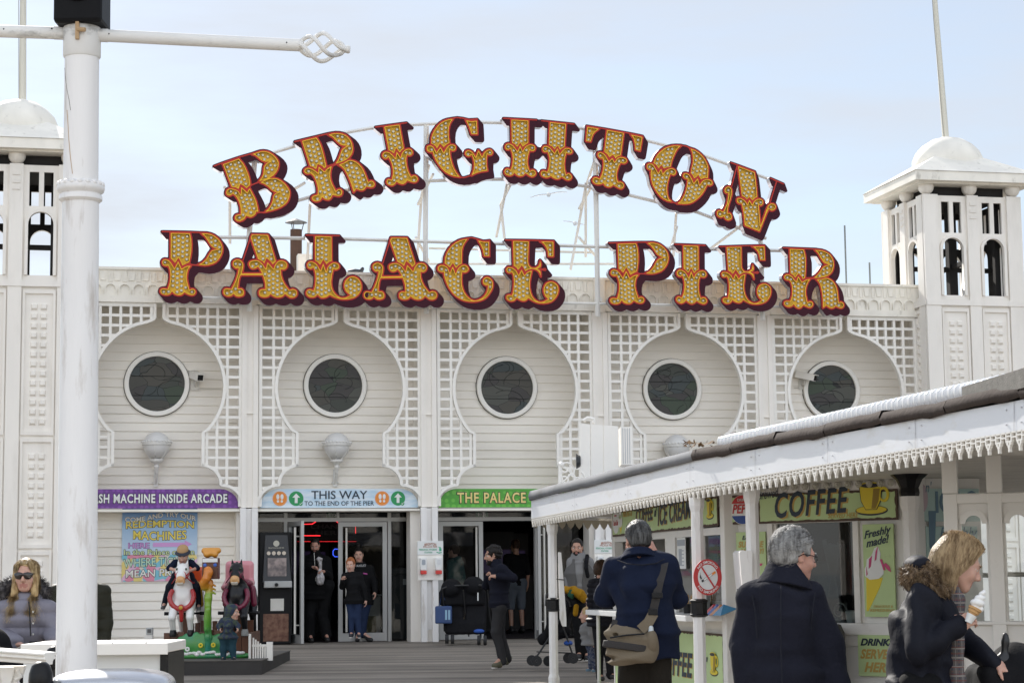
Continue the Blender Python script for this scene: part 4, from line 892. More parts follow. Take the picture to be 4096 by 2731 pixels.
# the tall poster
def c1(x, y, back): return fac((x*.5109)/VS, (1930+y*.5109)/VS, back)
PB = .38
ax0, zt0 = c1(958, 195, PB); ax1, zb0 = c1(1542, 766, PB); PW, PH = ax1-ax0, zt0-zb0
t = thing('wall_poster', 'tall colourful printed poster for ticket machines on the white weatherboards', 'poster', FM @ Matrix.Translation((ax0, PB, zb0)))
def poster_mat():
 m = bpy.data.materials.new('poster_print'); m.use_nodes = True; n = m.node_tree; b = n.nodes['Principled BSDF']; l = n.links.new
 tc = n.nodes.new('ShaderNodeTexCoord'); s = n.nodes.new('ShaderNodeSeparateXYZ'); l(tc.outputs['Generated'], s.inputs[0])
 r = n.nodes.new('ShaderNodeValToRGB'); e = r.color_ramp.elements; e[0].color = (.5, .62, .74, 1); e[0].position = .4; e[1].color = (.06, .2, .5, 1); e[1].position = 1
 q = e.new(.75); q.color = (.32, .5, .72, 1); l(s.outputs['Z'], r.inputs['Fac'])
 v = n.nodes.new('ShaderNodeTexVoronoi'); v.inputs['Scale'].default_value = 9; l(tc.outputs['Object'], v.inputs['Vector'])
 hs = n.nodes.new('ShaderNodeSeparateColor'); l(v.outputs['Color'], hs.inputs[0]); r2 = n.nodes.new('ShaderNodeValToRGB'); r2.color_ramp.interpolation = 'CONSTANT'; e = r2.color_ramp.elements
 cs = [(.7, .25, .35), (.75, .6, .2), (.2, .5, .6), (.7, .45, .6), (.65, .6, .5)]
 e[0].color = (*cs[0], 1); e[1].position = .2; e[1].color = (*cs[1], 1)
 for i, c in enumerate(cs[2:]): q = e.new(.4+.2*i); q.color = (*c, 1)
 l(hs.outputs[0], r2.inputs['Fac'])
 g = n.nodes.new('ShaderNodeMath'); g.operation = 'LESS_THAN'; g.inputs[1].default_value = .36; l(s.outputs['Z'], g.inputs[0])
 x = n.nodes.new('ShaderNodeMix'); x.data_type = 'RGBA'; l(g.outputs[0], x.inputs[0]); l(r.outputs[0], x.inputs[6]); l(r2.outputs[0], x.inputs[7]); l(x.outputs[2], b.inputs['Base Color']); b.inputs['Roughness'].default_value = .35; return m
MB().box(0, PW, 0, .02, 0, PH).build('print', poster_mat(), t)
def pl(s, x0, x1, y0, y1, m, b=.012, ob=.05, om=M_INK, wv=None, shear=0.):
 u0, u1 = (x0-958)/584*PW, (x1-958)/584*PW; v0, v1 = (766-y1)/571*PH, (766-y0)/571*PH
 wf = (lambda u, v, x, z: (x, z+wv(u)*PH)) if wv else None
 if om: text(s, (u0-.006, u1+.006, v0-.008, v1+.008), -.002, om, t, bold=ob, warp=wf, shear=shear)
 text(s, (u0, u1, v0, v1), -.006, m, t, bold=b, warp=wf, shear=shear)
PALE = mat('poster_pale', (.78, .76, .7), .5); PY = mat('poster_yellow', (.85, .68, .12), .5); PP = mat('poster_pink', (.62, .32, .62), .5); PT = mat('poster_mint', (.5, .68, .5), .5)
pl('COME AND TRY OUR', 980, 1530, 250, 288, PALE, .02, .06, mat('poster_grey', (.12, .14, .2), .5), lambda u: .035*math.sin(3.0*u*2-2.2) if not hasattr(u, '__len__') else .035*np.sin(6*u-2.2))
pl('REDEMPTION', 988, 1515, 304, 358, PY, wv=lambda u: .018*np.sin(3.14*u)); pl('MACHINES', 1045, 1457, 372, 440, PY, wv=lambda u: -.015*np.sin(3.14*u))
pl('HERE', 1008, 1170, 470, 508, PP, .0, .05, mat('poster_violet', (.22, .08, .3), .5)); pl('In the Palace of Fun', 975, 1520, 520, 562, mat('poster_lime', (.6, .7, .35), .5), .01, .055)
pl('WHERE TICKETS', 972, 1520, 592, 660, PT, wv=lambda u: .03*np.sin(2.6*u+.2)-.01); pl('MEAN PRIZES', 990, 1500, 680, 738, PALE, wv=lambda u: .03*u)
ar = [(1197, 468), (1445, 468), (1445, 450), (1500, 481), (1445, 510), (1445, 500), (1197, 500)]
shape([[((x-958)/584*PW, (766-y)/571*PH) for x, y in ar]], -.006, 0, 'arrow', PP, t)
# penny pressing machine by the left door post
a0, _ = fac(592, 1400, .12); t = thing('vending_machine', 'dark souvenir coin press machine standing left of the middle glass doors', 'machine', FM @ Matrix.Translation((a0+.29, .12, 0)))
g = MB(); g.prism([(-.27, 0), (.27, 0), (.27, 1.85), (-.27, 1.85)], 0, .4); g.build('cabinet', M_DK2, t, bevel=.015)
g = MB(); o = g.addv([(-.22, -.14, 1.02), (.25, -.14, 1.02), (.2, -.005, 1.8), (-.17, -.005, 1.8), (-.22, 0, 1.02), (.25, 0, 1.02)]); g.face([o, o+1, o+2, o+3]); g.face([o, o+3, o+4]); g.face([o+1, o+5, o+2]); g.build('display_hood', mat('hood_plastic', (.016, .016, .018), .4), t)
g = MB(); g.box(-.14, .17, -.125, -.11, 1.12, 1.42); g.build('display_card', streak('machine_card', (.12, .10, .10), (.35, .28, .26), (3, 1, 3)), t, M=Matrix.Rotation(rad(-0), 4, 'X'))
MB().box(-.2, .26, -.17, -.02, .93, 1.04).build('control_shelf', M_ALU, t, bevel=.01)
g = MB(); g.lathe([(.03, 0), (.03, .05)], 12, M=Matrix.Translation((0, -.16, .98)) @ Matrix.Rotation(rad(90), 4, 'X')); g.build('knob', M_BLACK, t)
MB().box(-.08, .14, -.02, 0, .55, .75).build('coin_tray', M_STEEL, t)
g = MB(); o = g.addv([(-.2, -.006, .05), (.22, -.006, .05), (.22, -.006, .5), (-.2, -.006, .5)]); g.face([o, o+1, o+2, o+3]); g.build('lower_print', streak('machine_print', (.10, .035, .02), (.2, .1, .06), (4, 1, 4)), t)
shape([circ(.01, 1.66, .05, 20)], -.045, -.03, 'badge', mat('badge_cream', (.5, .48, .4), .5), t)
for k in range(4): shape([circ(-.12+.085*k, 1.5, .032, 16)], -.075, -.06, 'coin', mat('coin_metal', (.5, .45, .4), .3, .8), t)
text('BRIGHTON PALACE PIER', (-.12, .14, 1.575, 1.6), -.055, mat('badge_cream', (.5, .48, .4), .5), t)
# personal hygiene stations
def hygiene(a, label, low):
 t = thing('hygiene_station', label, 'dispenser', FM @ Matrix.Translation((a, -.175, 0)), 'white hygiene stations on the front posts')
 g = MB(); g.box(-.215, .215, 0, .012, 1.03, 1.66); g.build('back_board', M_TRIM, t)
 g = MB(); g.box(-.22, .22, -.016, -.001, 1.45, 1.68); g.build('sign_plate', M_OFFW, t, bevel=.004)
 br = mat('sign_brown_red', (.35, .12, .06), .5); text('BRIGHTON', (-.10, .10, 1.60, 1.645), -.017, br, t, bold=.02, warp=lambda u, v, x, z: (x, z+.012*np.sin(3.14*u)-.006)); text('PALACE PIER', (-.12, .12, 1.572, 1.595), -.017, br, t, bold=.02)
 gr = mat('sign_teal', (.04, .36, .2), .5); text('PERSONAL HYGIENE', (-.19, .11, 1.522, 1.552), -.017, gr, t, bold=.01); text('STATION', (-.1, .03, 1.475, 1.505), -.017, gr, t, bold=.01)
 shape([[(.10, 1.49), (.15, 1.47), (.2, 1.485), (.19, 1.495), (.14, 1.49), (.11, 1.5)], rrect(.15, .19, 1.51, 1.56, .006), [(.155, 1.56), (.155, 1.575), (.13, 1.575), (.13, 1.582), (.175, 1.582), (.175, 1.56)]], -.018, -.016, 'pump_symbol', gr, t)
 for s in (-1, 1):
  g = MB(); g.prism([(s*.13-.05, 1.19), (s*.13+.05, 1.19), (s*.13+.06, 1.3), (s*.13+.055, 1.40), (s*.13-.055, 1.40), (s*.13-.06, 1.3)], -.10, 0); d = g.build('soap_dispenser', mat('dispenser_plastic', (.78, .78, .76), .25), t, bevel=.012)
  g = MB(); g.box(s*.13-.05, s*.13+.05, -.115, -.02, 1.125, 1.187); g.build('push_lever', mat('red_plastic', (.65, .05, .04), .3), d, bevel=.01)
  shape([rrect(s*.13-.03, s*.13+.03, 1.28, 1.37, .02)], -.104, -.1, 'label_print', mat('label_grey', (.35, .38, .42), .5) if s < 0 else mat('label_pale', (.66, .66, .66), .5), d)
hygiene(PX[2]-.01, 'white hygiene station with red levers on the post between the two glazed doorways', 1)
hygiene(PX[3]+.03, 'white hygiene station behind the smiling man, half hidden by the kiosk', 1)
# things inside the dark arcade
M_NEON = mat('red_neon', (.2, .01, .01), .5, emit=(1, .03, .04), estr=1.6); M_BNEON = mat('blue_neon', (.01, .02, .2), .5, emit=(.05, .12, 1), estr=1.1)
def c3f(x, y, back): return fac((900+x*.5527)/VS, (1930+y*.5527)/VS, back)
NB = 2.6; ox_, oz_ = c3f(700, 330, NB)
t = thing('neon_sign', 'red outlined neon sign hanging in the dark doorway above the man with the bag', 'neon sign', FM @ Matrix.Translation((ox_, NB, oz_)))
q = lambda x, y: (c3f(x, y, NB)[0]-ox_, 0, c3f(x, y, NB)[1]-oz_)
MB().tube([q(*p) for p in ((690, 382), (552, 382), (550, 300), (632, 298), (665, 275), (700, 266), (770, 266), (800, 275), (835, 300), (945, 305), (945, 366))], .008, 6).build('neon_outline', M_NEON, t)
x0, _, z0 = q(618, 334); x1, _, z1 = q(900, 300); text('CHANGE', (x0, x1, z0, z1), 0, mat('dull_letters', (.05, .04, .045), .5), t, bold=.04); x0, _, z0 = q(655, 378); x1, _, z1 = q(850, 344); text('HERE', (x0, x1, z0, z1), 0, mat('dull_letters', (.05, .04, .045), .5), t, bold=.04)
g = MB(); g.box(q(540, 0)[0], q(950, 0)[0], .03, .06, q(0, 418)[2], q(0, 262)[2]); g.build('backing', M_DK2, t)
t = thing('led_string', 'row of small red lamps glowing across the dark doorway', 'lights', FM @ Matrix.Translation((ox_, NB, oz_)))
g = MB()
for k in range(60): x = q(522+k*7.2, 424); g.sphere(x, .0055, 6, 4)
g.build('lamp_row', M_NEON, t); MB().tube([q(520, 424), q(950, 424)], .003, 4).build('wire', M_DK2, t)
t = thing('neon_sign', 'small blue neon hexagon glowing inside beside the door handle', 'neon sign', FM @ Matrix.Translation((ox_, NB, oz_)))
MB().tube([q(*p) for p in ((820, 480), (795, 478), (782, 492), (782, 520), (795, 534), (820, 534))], .008, 6).build('neon_outline', M_BNEON, t); MB().box(q(775, 0)[0], q(850, 0)[0], .02, .04, q(0, 545)[2], q(0, 470)[2]).build('backing', M_DK2, t)
ax, _ = c3f(1045, 960, 1.2); t = thing('heater', 'white boxy heater with a vent grille behind the closed glass door', 'heater', FM @ Matrix.Translation((ax, 1.2, 0)))
MB().box(-.19, .2, 0, .3, 0, .76).build('casing', mat('offwhite_metal', (.5, .5, .47), .5), t, bevel=.02); MB().box(-.2, .21, -.01, .31, .765, .79).build('top_plate', mat('offwhite_metal', (.5, .5, .47), .5), t)
g = MB(); g.box(-.1, .12, -.006, 0, .12, .42); g.build('vent_grille', mat('vent_brown', (.2, .17, .08), .6), t)
ax, _ = c3f(1305, 900, 1.0); t = thing('litter_bin', 'dark bin with a metal pull standing behind the narrow side glass', 'bin', FM @ Matrix.Translation((ax, 1.0, 0)))
MB().box(-.24, .26, 0, .4, 0, 1.12).build('bin_body', mat('bin_grey', (.025, .028, .03), .4), t, bevel=.03); MB().box(-.26, .28, -.02, .42, 1.12, 1.24).build('bin_lid', mat('bin_grey', (.025, .028, .03), .4), t, bevel=.03); MB().box(-.04, .1, -.02, 0, .95, 1.05).build('pull_handle', M_ALU, t)
for x, bk in ((690, 5.5), (720, 6.2), (1150, 5.0), (1185, 6.5)):
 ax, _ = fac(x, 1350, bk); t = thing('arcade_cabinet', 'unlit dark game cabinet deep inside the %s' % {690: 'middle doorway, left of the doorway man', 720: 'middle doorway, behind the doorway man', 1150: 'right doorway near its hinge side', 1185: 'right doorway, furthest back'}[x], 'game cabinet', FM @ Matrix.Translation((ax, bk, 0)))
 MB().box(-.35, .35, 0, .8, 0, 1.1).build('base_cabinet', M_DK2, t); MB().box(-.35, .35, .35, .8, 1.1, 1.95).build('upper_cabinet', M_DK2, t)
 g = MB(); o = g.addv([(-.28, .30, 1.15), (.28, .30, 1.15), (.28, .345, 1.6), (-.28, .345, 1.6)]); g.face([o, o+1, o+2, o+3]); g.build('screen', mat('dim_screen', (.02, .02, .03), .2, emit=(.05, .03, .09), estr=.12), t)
# birds
def _tr(m):
 n = m.node_tree; o = n.nodes['Material Output']; b = n.nodes['Principled BSDF']; t_ = n.nodes.new('ShaderNodeBsdfTranslucent'); t_.inputs['Color'].default_value = (.9, .9, .9, 1); x = n.nodes.new('ShaderNodeMixShader'); x.inputs[0].default_value = .6
 n.links.new(b.outputs[0], x.inputs[1]); n.links.new(t_.outputs[0], x.inputs[2]); n.links.new(x.outputs[0], o.inputs['Surface']); return m
_tr(mat('gull_white', (.85, .85, .85), .8))
def gull(px, py, Y, span, bank, label, curve=.5):
 p = atY(px, py, Y); t = thing('seagull', label, 'bird', Matrix.Translation(p) @ Matrix.Rotation(bank, 4, 'Y'))
 g = MB(); n = 14; rows = []
 for i in range(n+1):
  u = -1+2*i/n; ch = .16*(1-abs(u)**1.6*.85)*span/1.2; z = span/2*(curve*(.30*(1-(abs(u)*1.9-.95)**2)-.12)); o = g.addv([(u*span/2, -ch*.55+abs(u)*.05, z), (u*span/2, ch*.45+abs(u)*.12, z+.005), (u*span/2, ch*.3+abs(u)*.1, z-.012)]); rows.append(o)
 for a, b in zip(rows, rows[1:]): g.face([a, b, b+1, a+1]); g.face([a+1, b+1, b+2, a+2]); g.face([a+2, b+2, b, a])
 g.build('wings', mat('gull_white', (.85, .85, .85), .8), t, 'all')
 g = MB(); g.lathe([(.001, -.24), (.03, -.2), (.062, -.05), (.065, .06), (.04, .17), (.035, .22), (.012, .26), (.001, .3)], 10, M=Matrix.Translation((0, 0, -.02)) @ Matrix.Rotation(rad(90), 4, 'X')); g.build('bird_body', mat('gull_white', (.85, .85, .85), .8), t, 'all')
gull(1260, 446, 60, 1.15, rad(-8), 'white seagull with wings spread below the marquee letter H', .22)
gull(1321, 512, 60, .75, rad(12), 'distant white seagull gliding beside the slanting steel brace', .2)
a, z = fac(822, 622, .3); t = thing('pigeon', 'dark pigeon perched on the parapet above the letters L and A', 'bird', FM @ Matrix.Translation((a, .5, 6.2)) @ Matrix.Rotation(rad(60), 4, 'Z'))
g = MB(); g.lathe([(.001, -.17), (.03, -.13), (.065, -.03), (.07, .05), (.045, .11), (.001, .14)], 10, M=Matrix.Translation((0, 0, .11)) @ Matrix.Rotation(rad(105), 4, 'X')); g.sphere((0, -.115, .17), .034, 8, 6); g.tube([(0, -.08, .12), (0, -.112, .165)], [.05, .032], 8); g.build('bird_body', mat('pigeon_grey', (.06, .065, .075), .6), t, 'all')
g = MB(); g.tube([(-.02, 0, 0), (-.02, 0, .08)], .005, 5); g.tube([(.02, 0, 0), (.02, 0, .08)], .005, 5); g.build('leg', mat('pigeon_leg', (.3, .08, .06), .6), t)
# ================================================================ the snack kiosk on the right
def S(x, y, Y): return atY(x/VS, y/VS, Y)
def k1(x, y): return (2000+x*.53, 1900+y*.53)
def k2(x, y): return (2800+x*.551, 1900+y*.551)
def flat(v, z=0.): return Vector((v.x, v.y, z))
K1 = flat(S(2452, 2100, 22.4)); K2 = flat(S(2912, 2100, 18.35)); K3 = flat(S(3650, 2100, 17.1))
K4 = K3+Vector((math.cos(rad(14)), math.sin(rad(14)), 0))*.64
KZ = .30
class Face:
 def __init__(s, A, B):
  s.o = Vector((A.x, A.y, KZ)); s.x = (B-A).normalized(); s.L = (B-A).length; s.M = frame(s.o, s.x); s.n = Vector((0, 0, 1)).cross(s.x)
 def at(s, x, y, out=0.):
  d = Vector(ray(x/VS, y/VS)); e = Vector(EYEP); o = s.o-s.n*out; t = (o-e).dot(s.n)/d.dot(s.n); p = e+d*t-o; return p.dot(s.x), p.z
FA, FB_, FC = Face(K1, K2), Face(K2, K3), Face(K3, K4)
kio = thing('snack_kiosk', 'white timber snack kiosk with green coffee signs under a flat overhanging canopy', 'kiosk', Matrix.Translation((K2.x, K2.y, KZ)))
KI = Matrix.Translation((-K2.x, -K2.y, -KZ))
def kb(g, name, m, F, **kw): return g.build(name, m, kio, M=KI @ F.M, **kw)
M_KW = mat('kiosk_white', (.76, .74, .70), .42, dirt=.4, dcol=(.38, .33, .26), dscale=4, dlo=.6, dhi=.8, var=.04, bump=.06)
M_KGL = glassmat('kiosk_glass', (.4, .44, .44), .045)
SOF = S(2779, 1945, 17.0).z+.055-KZ
uA = lambda x: FA.at(x, 2200)[0]; uB = lambda x: FB_.at(x, 2200)[0]
# face A: serving hatch
zs0 = (FA.at(2464, 2146)[1]+FA.at(2888, 2101)[1])/2; zs1 = (FA.at(2464, 2046)[1]+FA.at(2888, 1985)[1])/2; CT = FA.at(2890, 2482, .3)[1]; print('KIOSK', zs0, zs1, CT)
g = MB(); g.box(0, FA.L, 0, .06, 0, CT-.1); g.box(0, FA.L, -.01, .07, zs0-.07, zs0); g.box(0, FA.L, 0, .06, zs1, SOF)
for x0, x1 in ((k1(1255, 0)[0], k1(1330, 0)[0]), (k1(1480, 0)[0], k1(1535, 0)[0])): g.box(uA(x0), uA(x1), -.012, .05, CT, zs0-.07)
g.box(0, .12, -.015, .08, 0, SOF); kb(g, 'serving_face', M_KW, FA)
kb(MB().box(-.02, FA.L, -.02, .03, CT-.1, CT-.02), 'apron_rail', M_KW, FA)
g = MB(); g.quad((uA(k1(1330, 0)[0]), .02, CT), (FA.L-.1, .02, CT), (FA.L-.1, .02, zs0-.07), (uA(k1(1330, 0)[0]), .02, zs0-.07)); kb(g, 'window_pane', M_KGL, FA)
g = MB(); g.box(.35, FA.L-.02, -.42, .5, CT-.02, CT+.035); kb(g, 'counter', mat('white_counter', (.8, .8, .78), .3), FA, bevel=.006)
kb(MB().tube([(.75, -.38, 0), (.75, -.38, CT-.02)], .02, 8), 'counter_leg', M_STEEL, FA)
# corner posts
for F, u in ((FA, FA.L), (FB_, FB_.L)):
 g = MB(); g.box(u-.03, u+.09, -.07, .09, 0, SOF+.05); kb(g, 'corner_post', M_KW, F, bevel=.01)
# face B: window and poster bays
z0B = lambda y: FB_.at(3250, y)[1]
wx0, wx1 = uB(k2(500, 0)[0]), uB(k2(1165, 0)[0]); px0, px1 = uB(k2(1200, 0)[0]), uB(k2(1430, 0)[0])
zt_, zb_ = z0B(k2(0, 345)[1]), z0B(k2(0, 1070)[1])
g = MB(); L_ = FB_.L
g.box(0, L_, 0, .06, 0, zb_); g.box(0, L_, 0, .06, zt_+.06, SOF); g.box(0, wx0+.08, 0, .06, zb_, zt_+.06); g.box(wx1-.04, L_, 0, .06, zb_, zt_+.06)
kb(g, 'window_face', M_KW, FB_)
g = MB(); g.box(0, L_, -.035, .0, zb_-.10, zb_-.0); g.box(0, L_, -.02, 0, zb_-.20, zb_-.165)
g.box(wx0, wx0+.06, -.03, .0, zb_, zt_+.06); g.box(wx1-.06, wx1, -.03, .0, zb_, zt_+.06); g.box(wx0+.06, wx1-.06, -.029, .0, zt_, zt_+.06); kb(g, 'window_frame', M_KW, FB_, bevel=.006)
g = MB(); g.quad((wx0+.06, .03, zb_), (wx1-.05, .03, zb_), (wx1-.05, .03, zt_), (wx0+.06, .03, zt_)); kb(g, 'window_pane', M_KGL, FB_)
# face C and the back
g = MB(); g.box(0, FC.L, 0, .06, 0, SOF); kb(g, 'side_face', M_KW, FC)
bk1 = K1+Vector((3.8, 1.6, 0)); g = MB()
o = g.addv([(K1.x, K1.y, KZ), (bk1.x, bk1.y, KZ), (K4.x+.4, K4.y+2, KZ), (K4.x, K4.y, KZ)]+[(K1.x, K1.y, KZ+SOF), (bk1.x, bk1.y, KZ+SOF), (K4.x+.4, K4.y+2, KZ+SOF), (K4.x, K4.y, KZ+SOF)])
for k in range(3): g.face([o+k, o+k+1, o+5+k, o+4+k])
g.build('back_wall', M_KW, kio, M=KI)
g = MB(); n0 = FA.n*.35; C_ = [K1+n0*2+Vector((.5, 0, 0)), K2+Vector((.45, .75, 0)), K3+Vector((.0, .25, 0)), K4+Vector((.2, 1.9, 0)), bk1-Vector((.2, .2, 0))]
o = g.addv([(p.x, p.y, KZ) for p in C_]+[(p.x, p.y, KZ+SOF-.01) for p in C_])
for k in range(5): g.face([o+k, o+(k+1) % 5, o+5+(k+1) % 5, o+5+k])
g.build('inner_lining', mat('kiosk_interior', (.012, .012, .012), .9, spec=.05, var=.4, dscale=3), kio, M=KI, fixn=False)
# ---- painted signs
M_LIME = mat('lime_sign', (.50, .63, .32), .5, spec=.2, dirt=.45, dcol=(.16, .13, .08), dscale=5, dlo=.62, dhi=.78, var=.07); M_RUSTED = mat('rusted_sign_edge', (.09, .06, .045), .8, dirt=.7, dcol=(.2, .14, .1), dscale=9)
M_SYEL = mat('sign_yellow', (.72, .56, .03), .5); M_SHAD = mat('sign_ochre', (.50, .33, .09), .5); M_CYANS = mat('bluish_sign', (.40, .55, .53), .5, dirt=.3, dcol=(.3, .35, .3), dscale=6)
def board(F, u0, u1, z0, z1, label, out=.02, m=None, name='sign_board', rust=True, tilt=0.):
 t = thing(name, label, 'sign', F.M @ Matrix.Translation((u0, -out-.012, z0)) @ Matrix.Rotation(-tilt, 4, 'Y')); w_, h_ = u1-u0, z1-z0
 MB().box(0, w_, 0, .012, 0, h_).build('backing', M_RUSTED if rust else (m or M_LIME), t)
 e = .022 if rust else .0; rnd = random.Random(int(abs(u0)*100)+3); pl_ = []
 for (x, z), (dx, dz) in (((e, e), (1, 0)), ((w_-e, e), (0, 1)), ((w_-e, h_-e), (-1, 0)), ((e, h_-e), (0, -1))):
  ln = (w_ if dx else h_)-2*e; n = max(3, int(ln/.03))
  for k in range(n): j = rnd.uniform(-.006, .006) if rust else 0; pl_.append((x+dx*ln*k/n+(j if dz else 0), z+dz*ln*k/n+(j if dx else 0)))
 shape([pl_], -.003, 0, 'painted_face', m or M_LIME, t); return t, w_, h_
def cup(t, cx, cz, s, sq=1.):
 X = lambda pts: [(cx+x*s*sq, cz+z*s) for x, z in pts]
 shape([X(circ(0, -.42, .62, 24, .17))], -.006, -.003, 'saucer', M_INK, t); shape([X(circ(0, -.40, .58, 24, .13))], -.009, -.006, 'saucer_top', M_SYEL, t)
 body = [(-.42, .42), (-.36, -.1), (-.2, -.38), (.2, -.38), (.36, -.1), (.42, .42)]
 shape([X([(x*1.08, z*1.05) for x, z in body])], -.011, -.009, 'cup_outline', M_INK, t); shape([X(body)], -.014, -.011, 'cup', M_SYEL, t)
 shape([X(circ(0, .42, .42, 20, .1))], -.017, -.014, 'cup_rim', M_SYEL, t); shape([X(circ(0, .41, .36, 20, .075))], -.02, -.017, 'coffee', M_INK, t)
 shape([X(circ(.5, .1, .2, 16, .26)), X(circ(.48, .1, .12, 16, .17))], -.012, -.009, 'cup_handle', M_SYEL, t)
 shape([X([(.12, .3), (.36, .3), (.3, -.1), (.18, -.36), (.02, -.36)])], -.0165, -.0141, 'cup_shade', mat('dark_ochre', (.3, .2, .02), .5), t)
def stxt(t, s, box, m=M_NAVY, sh=.22, bold=.025, shadow=True, warp=None, off=.012, space=1.06):
 if shadow: text(s, (box[0]+off, box[1]+off, box[2]-off*.7, box[3]-off*.7), -.004, M_SHAD, t, bold=bold, shear=sh, warp=warp, space=space)
 text(s, box, -.007, m, t, bold=bold, shear=sh, warp=warp, space=space)
# long board over the hatch
ua0, ua1 = FA.at(2464, 2095)[0], FA.at(2888, 2043)[0]
zl0 = FA.at(2464, 2146)[1]; zr0 = FA.at(2888, 2101)[1]; t, w_, h_ = board(FA, ua0, ua1, zl0, zl0+zs1-zs0, 'long green coffee board receding above the serving hatch', .03, tilt=math.atan2(zr0-zl0, ua1-ua0))
U = lambda x: (FA.at(k1(x, 0)[0], 2080)[0]-ua0)
stxt(t, 'COFFEE', (U(1060), U(1190), .10, .27), warp=lambda u, v, x, z: (x, z+.03*u)); stxt(t, "n'", (U(1200), U(1222), .16, .26), shadow=False); stxt(t, 'ICE CREAM', (U(1225), U(1480), .06, .27), warp=lambda u, v, x, z: (x, z+.04*u))
stxt(t, 'RELAX &', (U(962), U(1030), .20, .28), M_SHAD, .2, .02, False); stxt(t, 'SERVED', (U(1490), U(1575), .20, .28), M_SHAD, .2, .02, False); stxt(t, 'HERE', (U(1510), U(1570), .08, .17), M_SHAD, .2, .02, False)
cup(t, U(1622), .17, .18)
shape([circ(U(905), .16, .10*1.4, 20, .13)], -.006, -.003, 'roundel', M_OFFW, t); text('Coca-Cola', (U(890), U(922), .12, .18), -.008, mat('sign_red', (.5, .03, .03), .5), t, shear=.2); text('DRINK', (U(897), U(914), .22, .235), -.008, mat('sign_red', (.5, .03, .03), .5), t)
shape([[(U(930), .12), (U(950), .12), (U(942), .02)]], -.006, -.003, 'cone', M_SYEL, t); shape([circ(U(940), .16, .09, 14, .07), circ(U(940), .23, .06, 12, .05)], -.009, -.0065, 'ice_cream', M_OFFW, t)
# board over the window: roundel panel and coffee panel
zB0, zB1 = FB_.at(3250, 2088)[1], FB_.at(3250, 1968)[1]
ub = lambda x: FB_.at(k2(x, 0)[0], 2030)[0]
t, w_, h_ = board(FB_, ub(238), ub(425), zB0, zB1, 'small green board with a red, white and blue drink roundel, partly behind a post', .03)
R_ = .135; c_ = (w_*.5, h_*.5); shape([circ(*c_, R_, 30)], -.006, -.003, 'roundel', M_OFFW, t)
shape([circ(*c_, R_*.97, 16, a0=rad(25), a1=rad(155))], -.009, -.006, 'red_segment', mat('sign_red', (.5, .03, .03), .5), t); shape([circ(*c_, R_*.97, 16, a0=rad(205), a1=rad(335))], -.009, -.006, 'blue_segment', mat('sign_blue', (.02, .06, .25), .5), t)
text('DRINK', (c_[0]-.05, c_[0]+.05, c_[1]+.075, c_[1]+.10), -.011, M_OFFW, t); text('PEPSI', (c_[0]-.11, c_[0]+.11, c_[1]-.035, c_[1]+.05), -.011, mat('sign_red', (.5, .03, .03), .5), t, shear=.25, bold=.02)
t, w_, h_ = board(FB_, ub(440), ub(1452), zB0, zB1, 'long green coffee board with a big yellow cup above the kiosk window', .03)
V = lambda x: ub(x)-ub(440)
stxt(t, 'COFFEE', (V(565), V(1100), .06, .29), warp=lambda u, v, x, z: (x, z+.035*u-.02), bold=.022, off=.016, space=1.12); text('Freshly', (V(485), V(570), .30, .35), -.007, M_NAVY, t, shear=.3, warp=lambda u, v, x, z: (x, z+.01*u)); text('Brewed', (V(445), V(595), .215, .30), -.007, M_NAVY, t, shear=.3, warp=lambda u, v, x, z: (x, z+.02*u))
stxt(t, 'SERVED HERE', (V(950), V(1170), .03, .075), M_SHAD, .25, .01, False); cup(t, V(1265), .195, .26)
# round lamps in a row over the boards
lamp0 = None
for k in range(17):
 u = ub(170+k*78); p = FB_.M @ Vector((u, -.05, zB1+.052))
 if lamp0 is None:
  lamp0 = thing('fairground_lamp', 'round frosted lamp in the row above the green coffee boards', 'lamp', Matrix.Translation(p), 'round lamps above the kiosk boards')
  MB().lathe([(.028, 0), (.033, .015), (.022, .035), (.015, .03), (.009, .04), (.001, .04)], 14, M=FB_.M.to_3x3().to_4x4() @ Matrix.Rotation(rad(90), 4, 'X')).build('cap', mat('frosted_lamp', (.55, .53, .46), .3, coat=.3), lamp0, True)
  MB().lathe([(.036, -.012), (.036, 0)], 14, M=FB_.M.to_3x3().to_4x4() @ Matrix.Rotation(rad(90), 4, 'X')).build('base_ring', M_KW, lamp0)
 else: dup(lamp0, Matrix.Translation(p))
kb(MB().box(0, FB_.L, -.035, 0, zB1+.0, zB1+.10), 'lamp_batten', M_KW, FB_)
# posters on the window face
t, w_, h_ = board(FB_, px0+.005, px1-.005, z0B(k2(0, 1022)[1]), z0B(k2(0, 368)[1]), 'tall green poster of a swirled ice cream cone right of the kiosk window', .03, rust=False, name='wall_poster')
text('Freshly', (w_*.06, w_*.94, h_*.84, h_*.95), -.006, M_NAVY, t, shear=.25, bold=.025, warp=lambda u, v, x, z: (x, z+.05*u-.02)); text('made!', (w_*.12, w_*.86, h_*.76, h_*.85), -.006, M_NAVY, t, shear=.25, bold=.025, warp=lambda u, v, x, z: (x, z+.04*u-.01))
shape([[(w_*.08, h_*.42), (w_*.62, h_*.42), (w_*.52, h_*.32), (w_*.12, h_*.06), (w_*.06, h_*.06)]], -.006, -.003, 'cone', M_SYEL, t)
shape([cr_p for cr_p in [[(w_*x, h_*z) for x, z in ((.05, .44), (.2, .40), (.5, .41), (.66, .46), (.66, .54), (.55, .60), (.58, .68), (.5, .76), (.38, .74), (.28, .66), (.12, .62), (.1, .55), (.04, .52))]]], -.009, -.006, 'ice_cream', M_OFFW, t)
pk = mat('pink_sauce', (.55, .06, .18), .5)
